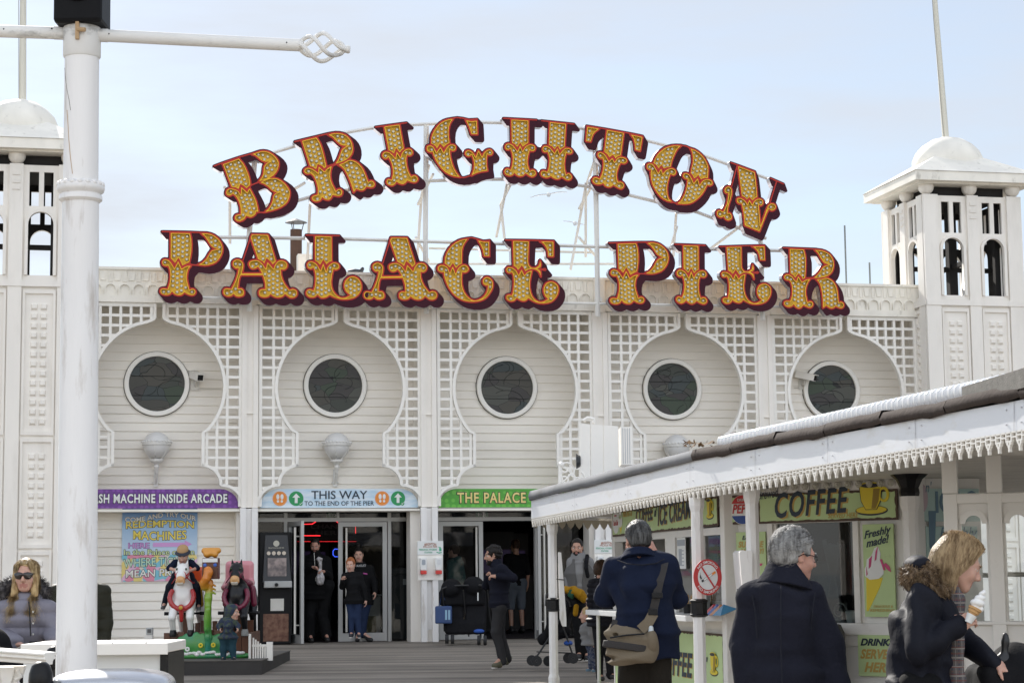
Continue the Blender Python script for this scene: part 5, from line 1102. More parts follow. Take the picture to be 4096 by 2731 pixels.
for q in (((.5, .76), (.44, .62), (.38, .6), (.42, .7)), ((.3, .66), (.25, .54), (.18, .52), (.2, .62)), ((.55, .62), (.66, .5), (.72, .5), (.62, .62)), ((.1, .54), (.14, .46), (.1, .44)), ((.66, .56), (.8, .5), (.9, .48), (.86, .54), (.74, .58))): shape([[(w_*x, h_*z) for x, z in q]], -.012, -.009, 'sauce', pk, t)
stxt(t, 'DELICIOUS &', (w_*.3, w_*.92, h_*.10, h_*.125), M_SHAD, .2, .01, False); stxt(t, 'REFRESHING', (w_*.18, w_*.97, h_*.055, h_*.085), M_SHAD, .2, .01, False)
t, w_, h_ = board(FB_, uB(k2(285, 0)[0]), uB(k2(496, 0)[0]), z0B(k2(0, 760)[1]), z0B(k2(0, 400)[1]), 'small green poster left of the kiosk window, half behind the white post', .03, rust=False, name='wall_poster')
text('EAT A', (w_*.22, w_*.7, h_*.84, h_*.93), -.006, M_NAVY, t, shear=.25, bold=.02); stxt(t, 'SUNDAE', (w_*.08, w_*.95, h_*.68, h_*.81), M_SHAD, .2, .04, False); stxt(t, 'ANY DAY!', (w_*.12, w_*.95, h_*.55, h_*.66), M_SHAD, .2, .03, False)
shape([[(w_*.2, h_*.3), (w_*.85, h_*.3), (w_*.9, h_*.35), (w_*.2, h_*.36)]], -.006, -.003, 'pink_spoon', pk, t)
t, w_, h_ = board(FB_, uB(k2(1145, 0)[0]), uB(k2(1440, 0)[0]), z0B(k2(0, 1442)[1]), z0B(k2(0, 1152)[1]), 'green drinks poster low on the kiosk, under the ice cream poster', .03, rust=False, name='wall_poster')
text('DRINKS', (w_*.07, w_*.9, h_*.74, h_*.92), -.006, M_NAVY, t, shear=.3, bold=.04); stxt(t, 'SERVED', (w_*.06, w_*.92, h_*.42, h_*.66), M_SHAD, .3, .04, False); stxt(t, 'HERE', (w_*.15, w_*.85, h_*.10, h_*.34), M_SHAD, .3, .04, False)
# poster under the counter on face A
ql0, ql1 = FA.at(k1(700, 0)[0], 2600)[0], FA.L-.06
t, w_, h_ = board(FA, max(.15, FA.at(k1(885, 0)[0], 2600)[0]), FA.L-.09, .02, CT-.14, 'big green poster filling the kiosk wall below the serving counter', .03, name='wall_poster')
X0 = max(.15, FA.at(k1(885, 0)[0], 2600)[0]); VV = lambda x: FA.at(k1(x, 0)[0], 2640)[0]-X0
stxt(t, 'COFFEE', (VV(1230), VV(1490), .33, .57)); stxt(t, "n'", (VV(1560), VV(1605), .44, .55), shadow=False); stxt(t, 'ICE CREAM', (VV(1180), VV(1690), .02, .26)); cup(t, VV(1650), .5, .2)
# signs on face C, in bluer and duller colours
uc = lambda x: FC.at(k2(x, 0)[0], 2040)[0]
t, w_, h_ = board(FC, max(.05, uc(1600)), FC.L-.03, FC.at(3700, 2085)[1], FC.at(3700, 1955)[1], 'pale blue ice cream board between the dark bracket and the arched screen', .03, M_CYANS, rust=False)
fb = mat('dull_navy', (.11, .2, .28), .5); text('ICE C', (.12, .50, .07, .26), -.006, fb, t, bold=.03); text("n'", (.03, .09, .25, .34), -.006, fb, t, shear=.2); shape([circ(.0, .2, .05, 20, .12)], -.007, -.003, 'roundel', mat('dull_roundel', (.5, .4, .45), .5), t)
t, w_, h_ = board(FC, max(.1, uc(1600)), FC.L-.06, FC.at(3700, 2240)[1], FC.at(3700, 2105)[1], 'pale blue poster under the blue ice cream board', .03, M_CYANS, rust=False, name='wall_poster'); text('Freshly', (.13, .48, .16, .28), -.006, fb, t, shear=.25); shape([[(.03, .1), (.08, .1), (.1, .42), (.03, .42)]], -.006, -.003, 'cone', fb, t)
# ---- the canopy
def col(x, Yd, ys): return [S(x, y, Yd) for y in ys]
FZ = {}
F1 = col(2125, 23.4, (2100, 2072, 2002, 1964)); F2 = col(2779, 17.0, (1985, 1945, 1842, 1799)); F3 = col(4096, 11.5, (1782, 1716, 1597, 1541))
dF = (F3[0]-F2[0]).xy.normalized(); F4 = [Vector((p.x+dF.x*2.2, p.y+dF.y*2.2, p.z+(F3[0].z-F2[0].z)/6*2.2*.5)) for p in F3]
can = thing('canopy', 'long flat kiosk canopy with a white fascia and a lacy fretwork edge', 'canopy', Matrix.Translation((F2[0].x, F2[0].y, 0)))
CI = Matrix.Translation((-F2[0].x, -F2[0].y, 0))
nrm = Vector((dF.y, -dF.x, 0)); nrm = -nrm if nrm.x > 0 else nrm
R1 = S(2495, 2100, 25.2); R2 = Vector((8.5, 21.5, 0)); R3 = Vector((8.5, F4[0].y, 0))
seg = [(F1, F2), (F2, F3), (F3, F4)]
zi = lambda F, k: F[k].z
g = MB()
for A, B in seg:
 n_ = Vector((A[0].y-B[0].y, B[0].x-A[0].x, 0)).normalized(); n_ = n_ if n_.x < 0 else -n_
 for k0, k1_, o0 in ((1, 2, .0),):
  a, b = A, B; o = g.addv([a[1]+n_*0, b[1], b[2], a[2], a[1]-n_*.03, b[1]-n_*.03, b[2]-n_*.03, a[2]-n_*.03]); g.face([o, o+1, o+2, o+3]); g.face([o+4, o+7, o+6, o+5]); g.face([o, o+4, o+5, o+1])
M_FASC = mat('fascia_white', (.80, .81, .83), .35, dirt=.45, dcol=(.55, .5, .38), dscale=2.2, stretch=(1, 1, 2.5), dlo=.56, dhi=.74, var=.03, bump=.05)
g.build('fascia', M_FASC, can, M=CI)
g = MB()
for A, B in seg[:2]:
 n = 3 if A is F1 else 4
 for k in range(1, n+1):
  q = [A[j].lerp(B[j], k/n-(.02 if k == n else 0)) for j in (1, 2)]; n_ = nrm*.004
  d = (B[0]-A[0]).normalized()*.004; o = g.addv([q[0]+n_-d, q[0]+n_+d, q[1]+n_+d, q[1]+n_-d]); g.face([o, o+1, o+2, o+3])
  for h_ in (.25, .75):
   for e in (-.09, .09): p = q[0].lerp(q[1], h_)+(B[0]-A[0]).normalized()*e+nrm*.004; g.sphere(p, .006, 6, 4)
g.build('fascia_joints', mat('joint_pale', (.62, .62, .63), .5), can, M=CI)
def edge_roll(A, B, n, name, m, lumpy, top=.05):
 g = MB(); rnd = random.Random(5); rings = []
 for i in range(n+1):
  t_ = i/n; P = [A[k].lerp(B[k], t_) for k in range(4)]; hgt = P[3].z-P[2].z; w0 = lumpy*rnd.uniform(-1, 1); o1 = .022+w0*.5
  rings.append(g.addv([P[2]+nrm*.004+Vector((0, 0, w0)), P[2]+nrm*o1+Vector((0, 0, -.004+w0)), P[2]+nrm*(o1+.015)+Vector((0, 0, hgt*.5)), P[3]+nrm*(o1-.005)+Vector((0, 0, w0*.6)), P[3]-nrm*.06+Vector((0, 0, .008)), P[3]-nrm*.35]))
 for a, b in zip(rings, rings[1:]):
  for k in range(5): g.face([a+k, a+k+1, b+k+1, b+k])
 return g.build(name, m, can, 'all', M=CI)
edge_roll(F1, F2, 14, 'lead_edging', M_LEAD, .007)
nf = 6
for k in range(nf):
 A = [F2[j].lerp(F3[j], k/nf+.001) for j in range(4)]; B = [F2[j].lerp(F3[j], (k+1)/nf) for j in range(4)]
 B2 = [p+Vector((0, 0, .012 if k % 2 else -.006)) for p in B]; edge_roll(A, B2, 8, 'felt_edging', M_FELT, .008)
edge_roll(F3, F4, 6, 'felt_edging', M_FELT, .009)
# roof deck and planked soffit
g = MB(); top = [F1[3]-nrm*.3, F2[3]-nrm*.3, F3[3]-nrm*.3, F4[3]-nrm*.3, Vector((R3.x, R3.y, F4[3].z)), Vector((R2.x, R2.y, F2[3].z)), Vector((R1.x, R1.y, F1[3].z))]
o = g.addv(top+[Vector((4, 18, F2[3].z+.02))]); n = len(top)
for k in range(n): g.face([o+k, o+(k+1) % n, o+n])
g.build('roof_felt', M_LEAD, can, M=CI)
g = MB(); bot = [F1[1]-nrm*.03, F2[1]-nrm*.03, F3[1]-nrm*.03, F4[1]-nrm*.03, Vector((R3.x, R3.y, F4[1].z)), Vector((R2.x, R2.y, F2[1].z)), Vector((R1.x, R1.y, F1[1].z))]
o = g.addv([p+Vector((0, 0, .05)) for p in bot]+[Vector((4, 18, F2[1].z+.05))])
for k in range(n): g.face([o+k, o+(k+1) % n, o+n])
def plank_mat():
 m = mat('soffit_boards', (.74, .71, .65), .5, dirt=.6, dcol=(.3, .27, .22), dscale=2.5, stretch=(1, 5, 1), dlo=.5, dhi=.75, var=.06); n = m.node_tree; b = n.nodes['Principled BSDF']; l = n.links.new
 tc_ = n.nodes.new('ShaderNodeTexCoord'); w_ = n.nodes.new('ShaderNodeTexWave'); w_.inputs['Scale'].default_value = 5; w_.bands_direction = 'Y'; l(tc_.outputs['Object'], w_.inputs['Vector']); bp = n.nodes.new('ShaderNodeBump'); bp.inputs['Strength'].default_value = .6; bp.inputs['Distance'].default_value = .02; l(w_.outputs['Fac'], bp.inputs['Height']); l(bp.outputs[0], b.inputs['Normal']); return m
g.build('soffit', plank_mat(), can, M=CI)
g = MB(); a, b = Vector((R1.x, R1.y, 0)), F1[0]; o = g.addv([F1[1], Vector((R1.x, R1.y, F1[1].z)), Vector((R1.x, R1.y, F1[3].z)), F1[3]]); g.face([o, o+1, o+2, o+3])
o = g.addv([Vector((R1.x, R1.y, F1[1].z)), Vector((R2.x, R2.y, F2[1].z)), Vector((R2.x, R2.y, F2[3].z)), Vector((R1.x, R1.y, F1[3].z))]); g.face([o, o+1, o+2, o+3]); g.build('end_fascia', M_FASC, can, M=CI); g = MB(); o = g.addv([F4[1], Vector((R3.x, R3.y, F4[1].z)), Vector((R3.x, R3.y, F4[3].z)), F4[3]]); g.face([o, o+1, o+2, o+3]); g.build('end_fascia', M_FASC, can, M=CI)
# fretwork hanging from the fascia
def fret(A, B, pitch, inset=.0, rev=False):
 g = MB(); d = (B[1]-A[1]); L_ = d.length; n = int(L_/pitch); x_ = d.normalized()
 for i in range(n):
  t0 = (i+.5)/n; top = A[1].lerp(B[1], t0); bot = A[0].lerp(B[0], t0); h = top.z-bot.z; w_ = L_/n*.5
  def P(u, v, q): v = v if v < .3 else .3+(v-.3)*1.15; return top+x_*(u*w_)+Vector((0, 0, -v*h))-nrm*(q*.018+inset)

  def bar(u0, v0, u1, v1):
   o = g.addv([P(u0, v0, 0), P(u1, v0, 0), P(u1, v1, 0), P(u0, v1, 0), P(u0, v0, 1), P(u1, v0, 1), P(u1, v1, 1), P(u0, v1, 1)])
   for f in ((0, 1, 2, 3), (7, 6, 5, 4), (0, 4, 5, 1), (1, 5, 6, 2), (2, 6, 7, 3), (3, 7, 4, 0)): g.face([o+k for k in f])
  bar(-.60, 0, -.40, .60); bar(.40, 0, .60, .60); bar(-1, .0, 1, .10); bar(-.40, .22, .40, .31); bar(-.40, .50, .40, .60); bar(-1, .30, -.60, .38); bar(.60, .30, 1, .38)
  bar(-.42, .60, -.12, .74); bar(.12, .60, .42, .74); bar(-.24, .74, .24, .86); bar(-.13, .86, .13, 1.12)
 return g
fret(F1, F2, .12).build('fretwork', M_TRIM, can, M=CI); fret(F2, F3, .125).build('fretwork', M_TRIM, can, M=CI); fret(F3, F4, .125).build('fretwork', M_TRIM, can, M=CI)
g = MB(); a = F1[1]; b = Vector((R1.x, R1.y, F1[1].z)); n = 11
for i in range(n):
 p, q = a.lerp(b, i/n), a.lerp(b, (i+1)/n); m_ = p.lerp(q, .5); h = .10
 o = g.addv([p+Vector((0, 0, .03)), q+Vector((0, 0, .03)), q-Vector((0, 0, h*.35)), q.lerp(m_, .4)-Vector((0, 0, h*.8)), m_-Vector((0, 0, h*1.15)), p.lerp(m_, .4)-Vector((0, 0, h*.8)), p-Vector((0, 0, h*.35))]); g.face([o+k for k in range(7)])
g.build('end_valance', mat('grimy_cream', (.4, .36, .28), .7, dirt=.5, dscale=8), can, M=CI)
# ---- posts under the canopy
def post(x_src, Y, y_top, rad_, label, band_y=None, bracket=False, lean=0.):
 p = S(x_src, 2400, Y); z0 = zg(p.y); t = thing('canopy_post', label, 'post', Matrix.Translation((p.x, p.y, z0)), 'white posts holding up the canopy'); top = S(x_src, y_top, Y).z-z0
 R8 = Matrix.Rotation(rad(22.5), 4, 'Z'); g = MB(); g.lathe([(rad_*1.25, 0), (rad_*1.25, .12), (rad_, .16), (rad_, top-.12), (rad_*1.25, top-.07), (rad_*1.3, top)], 8, M=R8); g.build('shaft', M_POST, t)
 if band_y:
  zb = S(x_src, band_y, Y).z-z0; g = MB(); hb = rad_*1.25; g.lathe([(rad_*1.05, -hb*1.15), (rad_*1.5, -hb*.95), (rad_*1.5, -hb*.8), (rad_*1.35, -hb*.7), (rad_*1.35, hb*.7), (rad_*1.5, hb*.8), (rad_*1.5, hb*.95), (rad_*1.05, hb*1.15)], 8, (0, 0, zb), R8); g.build('black_band', M_BLACK, t)
 if bracket:
  g = MB(); g.lathe([(rad_*1.15, top-.02), (rad_*1.3, top+.03), (rad_*1.2, top+.07), (rad_*1.7, top+.14), (rad_*2.6, top+.19), (rad_*2.6, top+.215)], 8, M=R8); g.build('black_capital', M_BLACK, t)
 return t, p, z0
post(2212, 22.75, 2096, .054, 'white canopy post at the far left end beside the pushchair', k1(0, 975)[1])
NS, NSP, NSZ = post(2795, 17.15, 1990, .054, 'white canopy post bearing the round no smoking sign', k1(0, 1000)[1])
WP, WPP, WPZ = post(3016, 16.35, 1955, .056, 'white canopy post left of the grey haired man')
post(3652, 16.6, 1984, .066, 'white canopy post with a flared black capital beside the ice cream poster', None, True)
# panels tied edge-on to two posts
def paddle(x_src, Y, pts, label):
 P = [S(x, y, Y) for x, y in pts]; c = P[0]; t = thing('sign_paddle', label, 'sign', Matrix.Translation(c)); g = MB(); pl_ = [((p-c).x, (p-c).z) for p in P]; g.prism(pl_, -.25, .25); g.build('board', M_POST, t)
 MB().tube([(-.03, -.26, -.3), (.06, -.27, -.31)], .006, 5).build('cable_tie', M_BLACK, t)
paddle(2240, 22.6, [k1(440, 580), k1(458, 585), k1(475, 780), k1(497, 1080), k1(497, 1135), k1(470, 1135), k1(452, 1080), k1(445, 800)], 'white shaped board seen edge on, tied to the far left post')
paddle(2950, 16.5, [k2(262, 560), k2(280, 545), k2(310, 550), k2(340, 545), k2(354, 560), k2(354, 800), k2(330, 850), k2(290, 860), k2(275, 720)], 'white wavy topped board tied to the post left of the grey haired man')
# no smoking roundel
c = S(*k1(1568, 768), 16.98); r = (S(*k1(1568, 632), 16.98)-c).z; t = thing('no_smoking_sign', 'round red and white no smoking sign on the middle canopy post', 'sign', Matrix.Translation(c) @ Matrix.Rotation(rad(6), 4, 'Z') @ Matrix.Diagonal((.80, 1, 1, 1)))
M_NSR = mat('no_smoking_red', (.48, .03, .03), .45); shape([circ(0, 0, r, 44)], 0, .012, 'plate', M_NSR, t); shape([circ(0, 0, r*.70, 40)], -.003, 0, 'white_field', mat('pale_grey_plate', (.66, .66, .65), .5), t)
def arctext(s, R, a_c, span, m, up=True, h=.1):
 def wf(u, v, x, z):
  a = a_c+(span*(.5-u) if up else -span*(.5-u)); rr = R+(h*v if up else h*(1-v)); return rr*np.cos(a), rr*np.sin(a)
 text(s, (0, 1, 0, 1), -.004, m, t, warp=wf, bold=.012)
arctext('NO SMOKING', r*.76, math.pi/2, 1.9, M_OFFW, True, r*.15); arctext('NO SMOKING', r*.76, -math.pi/2, 1.9, M_OFFW, False, r*.15)
Rg = lambda pts, a: [(x*math.cos(a)-z*math.sin(a), x*math.sin(a)+z*math.cos(a)) for x, z in pts]
ca = rad(28); o_ = [(-.5, -.06), (.6, -.06), (.6, .06), (-.5, .06)]
sc_ = lambda pts, dx=0, dz=0: [(x*r+dx*r, z*r+dz*r) for x, z in pts]
shape([sc_(Rg(o_, ca))], -.006, -.003, 'cigarette_outline', M_INK, t); shape([sc_(Rg([(-.34, -.045), (.34, -.045), (.34, .045), (-.34, .045)], ca))], -.009, -.0062, 'cigarette_paper', M_OFFW, t); shape([sc_(Rg([(.34, -.06), (.62, -.06), (.62, .06), (.34, .06)], ca))], -.009, -.0062, 'cigarette_filter', M_ORNG, t)
shape([sc_([(-.5, -.12), (-.58, 0), (-.54, .18), (-.50, .30), (-.53, .16), (-.48, .02), (-.42, -.05)])], -.009, -.0062, 'smoke_wisp', M_INK, t); shape([sc_(Rg([(-.7, -.05), (.7, -.05), (.7, .05), (-.7, .05)], rad(-52)))], -.012, -.0092, 'red_bar', M_NSR, t)
# ---- things at the hatch
def onA(x, y, out): u, z = FA.at(*k1(x, y), out); return FA.M @ Vector((u, -out, CT+.036))
t = thing('cup', 'black cup of wooden stirrers standing on the serving counter', 'cup', Matrix.Translation(onA(1415, 1040, .1)))
g = MB(); g.lathe([(.035, 0), (.045, .09)], 16); g.build('cup_body', M_BLACK, t, True)
g = MB(); rnd = random.Random(3)
for k in range(22): a_ = rnd.uniform(0, 6.28); r_ = rnd.uniform(0, .03); g.tube([(r_*math.cos(a_), r_*math.sin(a_), .02), (1.7*r_*math.cos(a_), 1.7*r_*math.sin(a_), rnd.uniform(.15, .18))], .0035, 4)
g.build('stirrers', mat('pale_wood', (.5, .33, .16), .6), t)
t = thing('bottle_rack', 'row of dark sauce bottles at the right end of the hatch', 'bottles', Matrix.Translation(onA(1615, 1010, -.12)) @ Matrix.Rotation(math.atan2(FA.x.y, FA.x.x), 4, 'Z'))
for k in range(7):
 g = MB(); x = -.45+.13*k; g.lathe([(.03, 0), (.03, .16), (.013, .2), (.013, .25)], 10, (x, 0, 0)); g.build('bottle', mat('dark_bottle', (.05, .02, .015), .2), t, True); g = MB(); g.lathe([(.015, .25), (.015, .28)], 8, (x, 0, 0)); g.lathe([(.0315, .05), (.0315, .12)], 10, (x, 0, 0)); g.build('bottle_label', mat('label_pale', (.66, .66, .66), .5), t)
p = onA(1650, 1050, .12); t = thing('crisp_packets', 'heap of red and blue snack packets on the counter end', 'snacks', Matrix.Translation(p) @ Matrix.Rotation(math.atan2(FA.x.y, FA.x.x), 4, 'Z'))
for k, cc in enumerate(((.4, .04, .05), (.05, .1, .3), (.45, .2, .1), (.05, .2, .35))):
 g = MB(); x = -.15+.1*k; o = g.addv([(x-.09, -.08, .0), (x+.09, -.06, .0), (x+.1, .1, .06), (x-.07, .09, .07), (x, 0, .1), (x, 0, -.0)])
 for f in ((0, 1, 4), (1, 2, 4), (2, 3, 4), (3, 0, 4), (1, 0, 5), (2, 1, 5), (3, 2, 5), (0, 3, 5)): g.face([o+q for q in f])
 g.build('packet', mat('packet_%s' % ('red', 'blue', 'pink', 'teal')[k], cc, .25), t)
t = thing('notice', 'white printed menu sheet hanging in the serving window', 'notice', FA.M @ Matrix.Translation((FA.at(*k1(1372, 590))[0], -.005, 0)))
zz0, zz1 = FA.at(*k1(1372, 705))[1], FA.at(*k1(1372, 470))[1]; wN = abs(FA.at(*k1(1403, 590))[0]-FA.at(*k1(1340, 590))[0])/2
MB().box(-wN, wN, 0, .004, zz0, zz1).build('sheet', M_OFFW, t); MB().box(-wN*.9, wN*.9, -.002, 0, zz1-.08, zz1-.02).build('heading_bar', mat('label_grey', (.35, .38, .42), .5), t)
g = MB()
for k in range(14): g.box(-wN*.6, wN*(.1 if k % 3 else .6), -.002, 0, zz0+.03+k*(zz1-zz0-.14)/14, zz0+.04+k*(zz1-zz0-.14)/14)
g.build('print_lines', mat('label_grey', (.35, .38, .42), .5), t)
ux = FA.at(*k1(1620, 600))[0]; t = thing('postcard_rack', 'rack of coloured packets behind the hatch glass', 'rack', FA.M @ Matrix.Translation((ux, .3, CT)))
rnd = random.Random(9); MB().box(-.5, .5, .05, .07, 0, .56).build('rack_back', M_DK2, t)
for k in range(24):
 cc = rnd.choice([(.4, .1, .12), (.5, .35, .3), (.1, .15, .3), (.55, .5, .45), (.3, .08, .2), (.2, .25, .2)]); x = -.44+.16*(k % 6); z = .07+.13*(k//6)
 MB().box(x-.06, x+.06, rnd.uniform(0, .03), .045, z, z+.11).build('packet', mat('rack_col_%d' % (abs(hash(cc)) % 97), cc, .4), t)
p = FB_.M @ Vector((uB(k2(1035, 0)[0]), .12, zb_+.0)); t = thing('cup', 'white paper cup on the sill inside the kiosk window', 'cup', Matrix.Translation(p)); MB().lathe([(.045, .0), (.055, .09)], 16).build('cup_body', M_OFFW, t, True); MB().lathe([(.058, .085), (.058, .1), (.03, .11)], 16).build('cup_lid', M_OFFW, t, True)
p = FB_.M @ Vector((uB(k2(940, 0)[0]), .1, zb_)); t = thing('scroll_ornament', 'pale scrolled metal ornament behind the kiosk window glass', 'ornament', Matrix.Translation(p) @ Matrix.Rotation(math.atan2(FB_.x.y, FB_.x.x), 4, 'Z'))
MB().tube([(.08*math.exp(-.16*a)*math.cos(a)+.02, 0, .10+.09*math.exp(-.16*a)*math.sin(a)) for a in np.linspace(0, 9, 28)], .008, 6).build('scroll', mat('pale_metal', (.4, .4, .38), .4), t); MB().box(-.03, .07, -.02, .02, 0, .015).build('foot', mat('pale_metal', (.4, .4, .38), .4), t)
p = FB_.M @ Vector((wx0+.35, .42, 0)); t = thing('reflection_props', 'added dim shapes behind the kiosk window, standing in for reflections in the glass', 'machine', Matrix.Translation(p) @ Matrix.Rotation(math.atan2(FB_.x.y, FB_.x.x), 4, 'Z'))  # cabinets and slanted bars added in place of reflection streaks on the pane
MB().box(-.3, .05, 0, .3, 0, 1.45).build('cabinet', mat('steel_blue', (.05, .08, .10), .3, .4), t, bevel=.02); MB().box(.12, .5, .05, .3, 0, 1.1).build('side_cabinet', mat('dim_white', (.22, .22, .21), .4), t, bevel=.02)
for k in range(4): MB().box(-.25+.2*k, -.2+.2*k, -.06, -.03, .85, 1.6, Matrix.Rotation(rad(14-9*k), 4, 'Y')).build('reflection_bar', mat('dim_grey', (.10, .11, .12), .4), t)
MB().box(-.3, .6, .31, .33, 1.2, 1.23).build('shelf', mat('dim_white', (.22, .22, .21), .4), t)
# dark litter bin in front of the window face
p = FB_.M @ Vector((uB(k2(1040, 0)[0])-.12, -.35, 0)); zt_b = (FB_.at(k2(1040, 0)[0], k2(0, 1062)[1], .35)[1]+KZ)
t = thing('litter_bin', 'dark ribbed litter bin with a domed lid behind the grey haired man', 'bin', Matrix.Translation((p.x, p.y, zg(p.y)))); hb = zt_b-zg(p.y)
g = MB(); g.lathe([(.24, 0), (.25, hb-.18)], 16)
for k in range(24): a_ = k*2*math.pi/24; g.tube([(.252*math.cos(a_), .252*math.sin(a_), .02), (.262*math.cos(a_), .262*math.sin(a_), hb-.2)], .012, 5)
g.build('bin_body', mat('bin_brown', (.03, .026, .024), .6), t); g = MB(); g.lathe([(.28, hb-.18), (.28, hb-.10), (.25, hb-.03), (.12, hb), (.001, hb+.005)], 20); g.build('bin_lid', mat('bin_brown', (.03, .026, .024), .6), t, True)
# ---- things on the canopy roof
p0 = F2[3]; t = thing('festoon_strip', 'long row of clear plastic lamp covers along the canopy roof edge', 'lights', Matrix.Translation(F2[3]))
A, B = S(2830, 1800, 17.0)-nrm*.12+Vector((0, 0, .06)), S(4096, 1500, 11.7)-nrm*.12; B = B+(B-A).normalized()*.6; A0 = F2[3]
MB().tube([A-A0-Vector((0, 0, .05)), B-A0-Vector((0, 0, .05))], .02, 6).build('carrier_rail', M_TRIM, t)
M_CAP = mat('clear_lamp_cover', (.82, .82, .82), .08, coat=.5); b0 = None; nB = 72
for k in range(nB):
 pp = A.lerp(B, (k+.5)/nB)-A0
 if b0 is None: b0 = MB().lathe([(.03, -.05), (.042, -.03), (.046, .0), (.043, .03), (.03, .05), (.012, .058), (.001, .06)], 10).build('lamp_cover', M_CAP, t, True); b0.location = pp
 else: c = b0.copy(); C.objects.link(c); c.location = pp
P1, P2 = S(k2(0, 0)[0]*0+3848, 1575, 12.3), S(4096, 1500, 11.4); t = thing('timber_plank', 'weathered grey plank lying along the roof edge at the far right', 'plank', Matrix.Translation(P1))
d = (P2-P1); d = d+d.normalized()*.5; hh = .07; g = MB(); o = g.addv([Vector((0, 0, -hh)), d+Vector((0, 0, -hh)), d+Vector((0, 0, hh*.6)), Vector((0, 0, hh*.6))]+[v-nrm*.12 for v in (Vector((0, 0, -hh)), d+Vector((0, 0, -hh)), d+Vector((0, 0, hh*.6)), Vector((0, 0, hh*.6)))])
for f in ((0, 1, 2, 3), (7, 6, 5, 4), (0, 4, 5, 1), (3, 2, 6, 7), (0, 3, 7, 4), (1, 5, 6, 2)): g.face([o+k for k in f])
g.build('plank', M_PLANK, t)
c3s = lambda x, y: (2100+x*.8486, 1400+y*.8486)
Yb = 22.6; P = lambda x, y: S(*c3s(x, y), Yb); o_ = P(260, 560); t = thing('roof_board', 'white boarded back of a roof sign standing on the kiosk canopy', 'sign', Matrix.Translation(o_))
Q = lambda x, y: ((P(x, y)-o_).x, (P(x, y)-o_).z); zb_0 = F1[3].z-o_.z-.1
for xa, xb, ya, yb in ((260, 308, 343, 349), (310, 368, 349, 354), (370, 440, 354, 357)):
 g = MB(); g.prism([(Q(xa, 560)[0], zb_0), (Q(xb-1, 560)[0], zb_0), Q(xb-1, yb), Q(xa, ya)], 0, .05); g.build('board', M_TRIM, t)
g = MB(); g.box(Q(444, 0)[0], Q(496, 0)[0], .0, .5, Q(0, 545)[1], Q(0, 366)[1]); g.build('side_box', M_TRIM, t)
g = MB()
for k in range(1, 5): xk = Q(444+k*10.4, 0)[0]; g.box(xk-.004, xk+.004, -.004, 0, Q(0, 540)[1], Q(0, 372)[1])
g.build('slat_lines', mat('joint_grey', (.5, .5, .5), .5), t)
MB().tube([(Q(275, 335)[0], .02, Q(0, 335)[1]), (Q(295, 322)[0], .02, Q(0, 322)[1]), (Q(325, 328)[0], .02, Q(0, 328)[1]), (Q(322, 345)[0], .02, Q(0, 345)[1])], .025, 6).build('curl_trim', M_TRIM, t, True)
MB().lathe([(.09, 0), (.06, .05)], 14, M=Matrix.Translation((Q(262, 525)[0]-.05, .03, Q(0, 525)[1])) @ Matrix.Rotation(rad(90), 4, 'Y')).build('lamp_disc', mat('bin_grey', (.025, .028, .03), .4), t)
t = thing('scroll_ironwork', 'white wrought scrollwork standing on the canopy edge left of the sign back', 'ironwork', Matrix.Translation(o_)); M_IR = M_TRIM
g = MB(); g.tube([Q3 for Q3 in [(Q(165, 640)[0], 0, zb_0), (Q(165, 540)[0], 0, Q(0, 545)[1])]], .022, 8); g.sphere((Q(165, 0)[0], 0, Q(0, 541)[1]), .035, 8, 6); g.build('upright', M_IR, t, True)
def spiral(cx, cz, r0, a0, turns, sgn): return [(cx+r0*math.exp(-.22*k)*math.cos(a0+sgn*k), 0, cz+r0*math.exp(-.22*k)*math.sin(a0+sgn*k)) for k in np.linspace(0, turns, 26)]
g = MB()
for (x, y, r_, a0, sg) in ((190, 560, .11, -.5, 1), (215, 600, .12, 2.5, 1), (250, 612, .10, 1.2, -1), (190, 615, .08, 4., -1)): cx, cz = Q(x, y); g.tube(spiral(cx, cz, r_, a0, 7, sg), .012, 6)
g.tube([(Q(170, 600)[0], 0, Q(0, 630)[1]), (Q(215, 585)[0], 0, Q(0, 590)[1]), (Q(265, 620)[0], 0, Q(0, 625)[1])], .012, 6); g.build('scroll', M_IR, t, True)
t = thing('dead_leaves', 'small clump of dead brown leaves on the roof at the grey lead end', 'leaves', Matrix.Translation(F2[3]+Vector((.03, .0, .03)))); rnd = random.Random(2); g = MB()
for k in range(26):
 p = Vector((rnd.uniform(-.12, .14), rnd.uniform(-.06, .06), rnd.uniform(0, .05))); u = Vector((rnd.uniform(-1, 1), rnd.uniform(-1, 1), rnd.uniform(-.4, .8)))*.035; v = Vector((rnd.uniform(-1, 1), rnd.uniform(-1, 1), rnd.uniform(-.4, .4)))*.02; o = g.addv([p-u, p+v, p+u, p-v]); g.face([o, o+1, o+2, o+3])
g.build('leaf_clump', mat('dead_leaf', (.22, .13, .06), .8, var=.3), t)
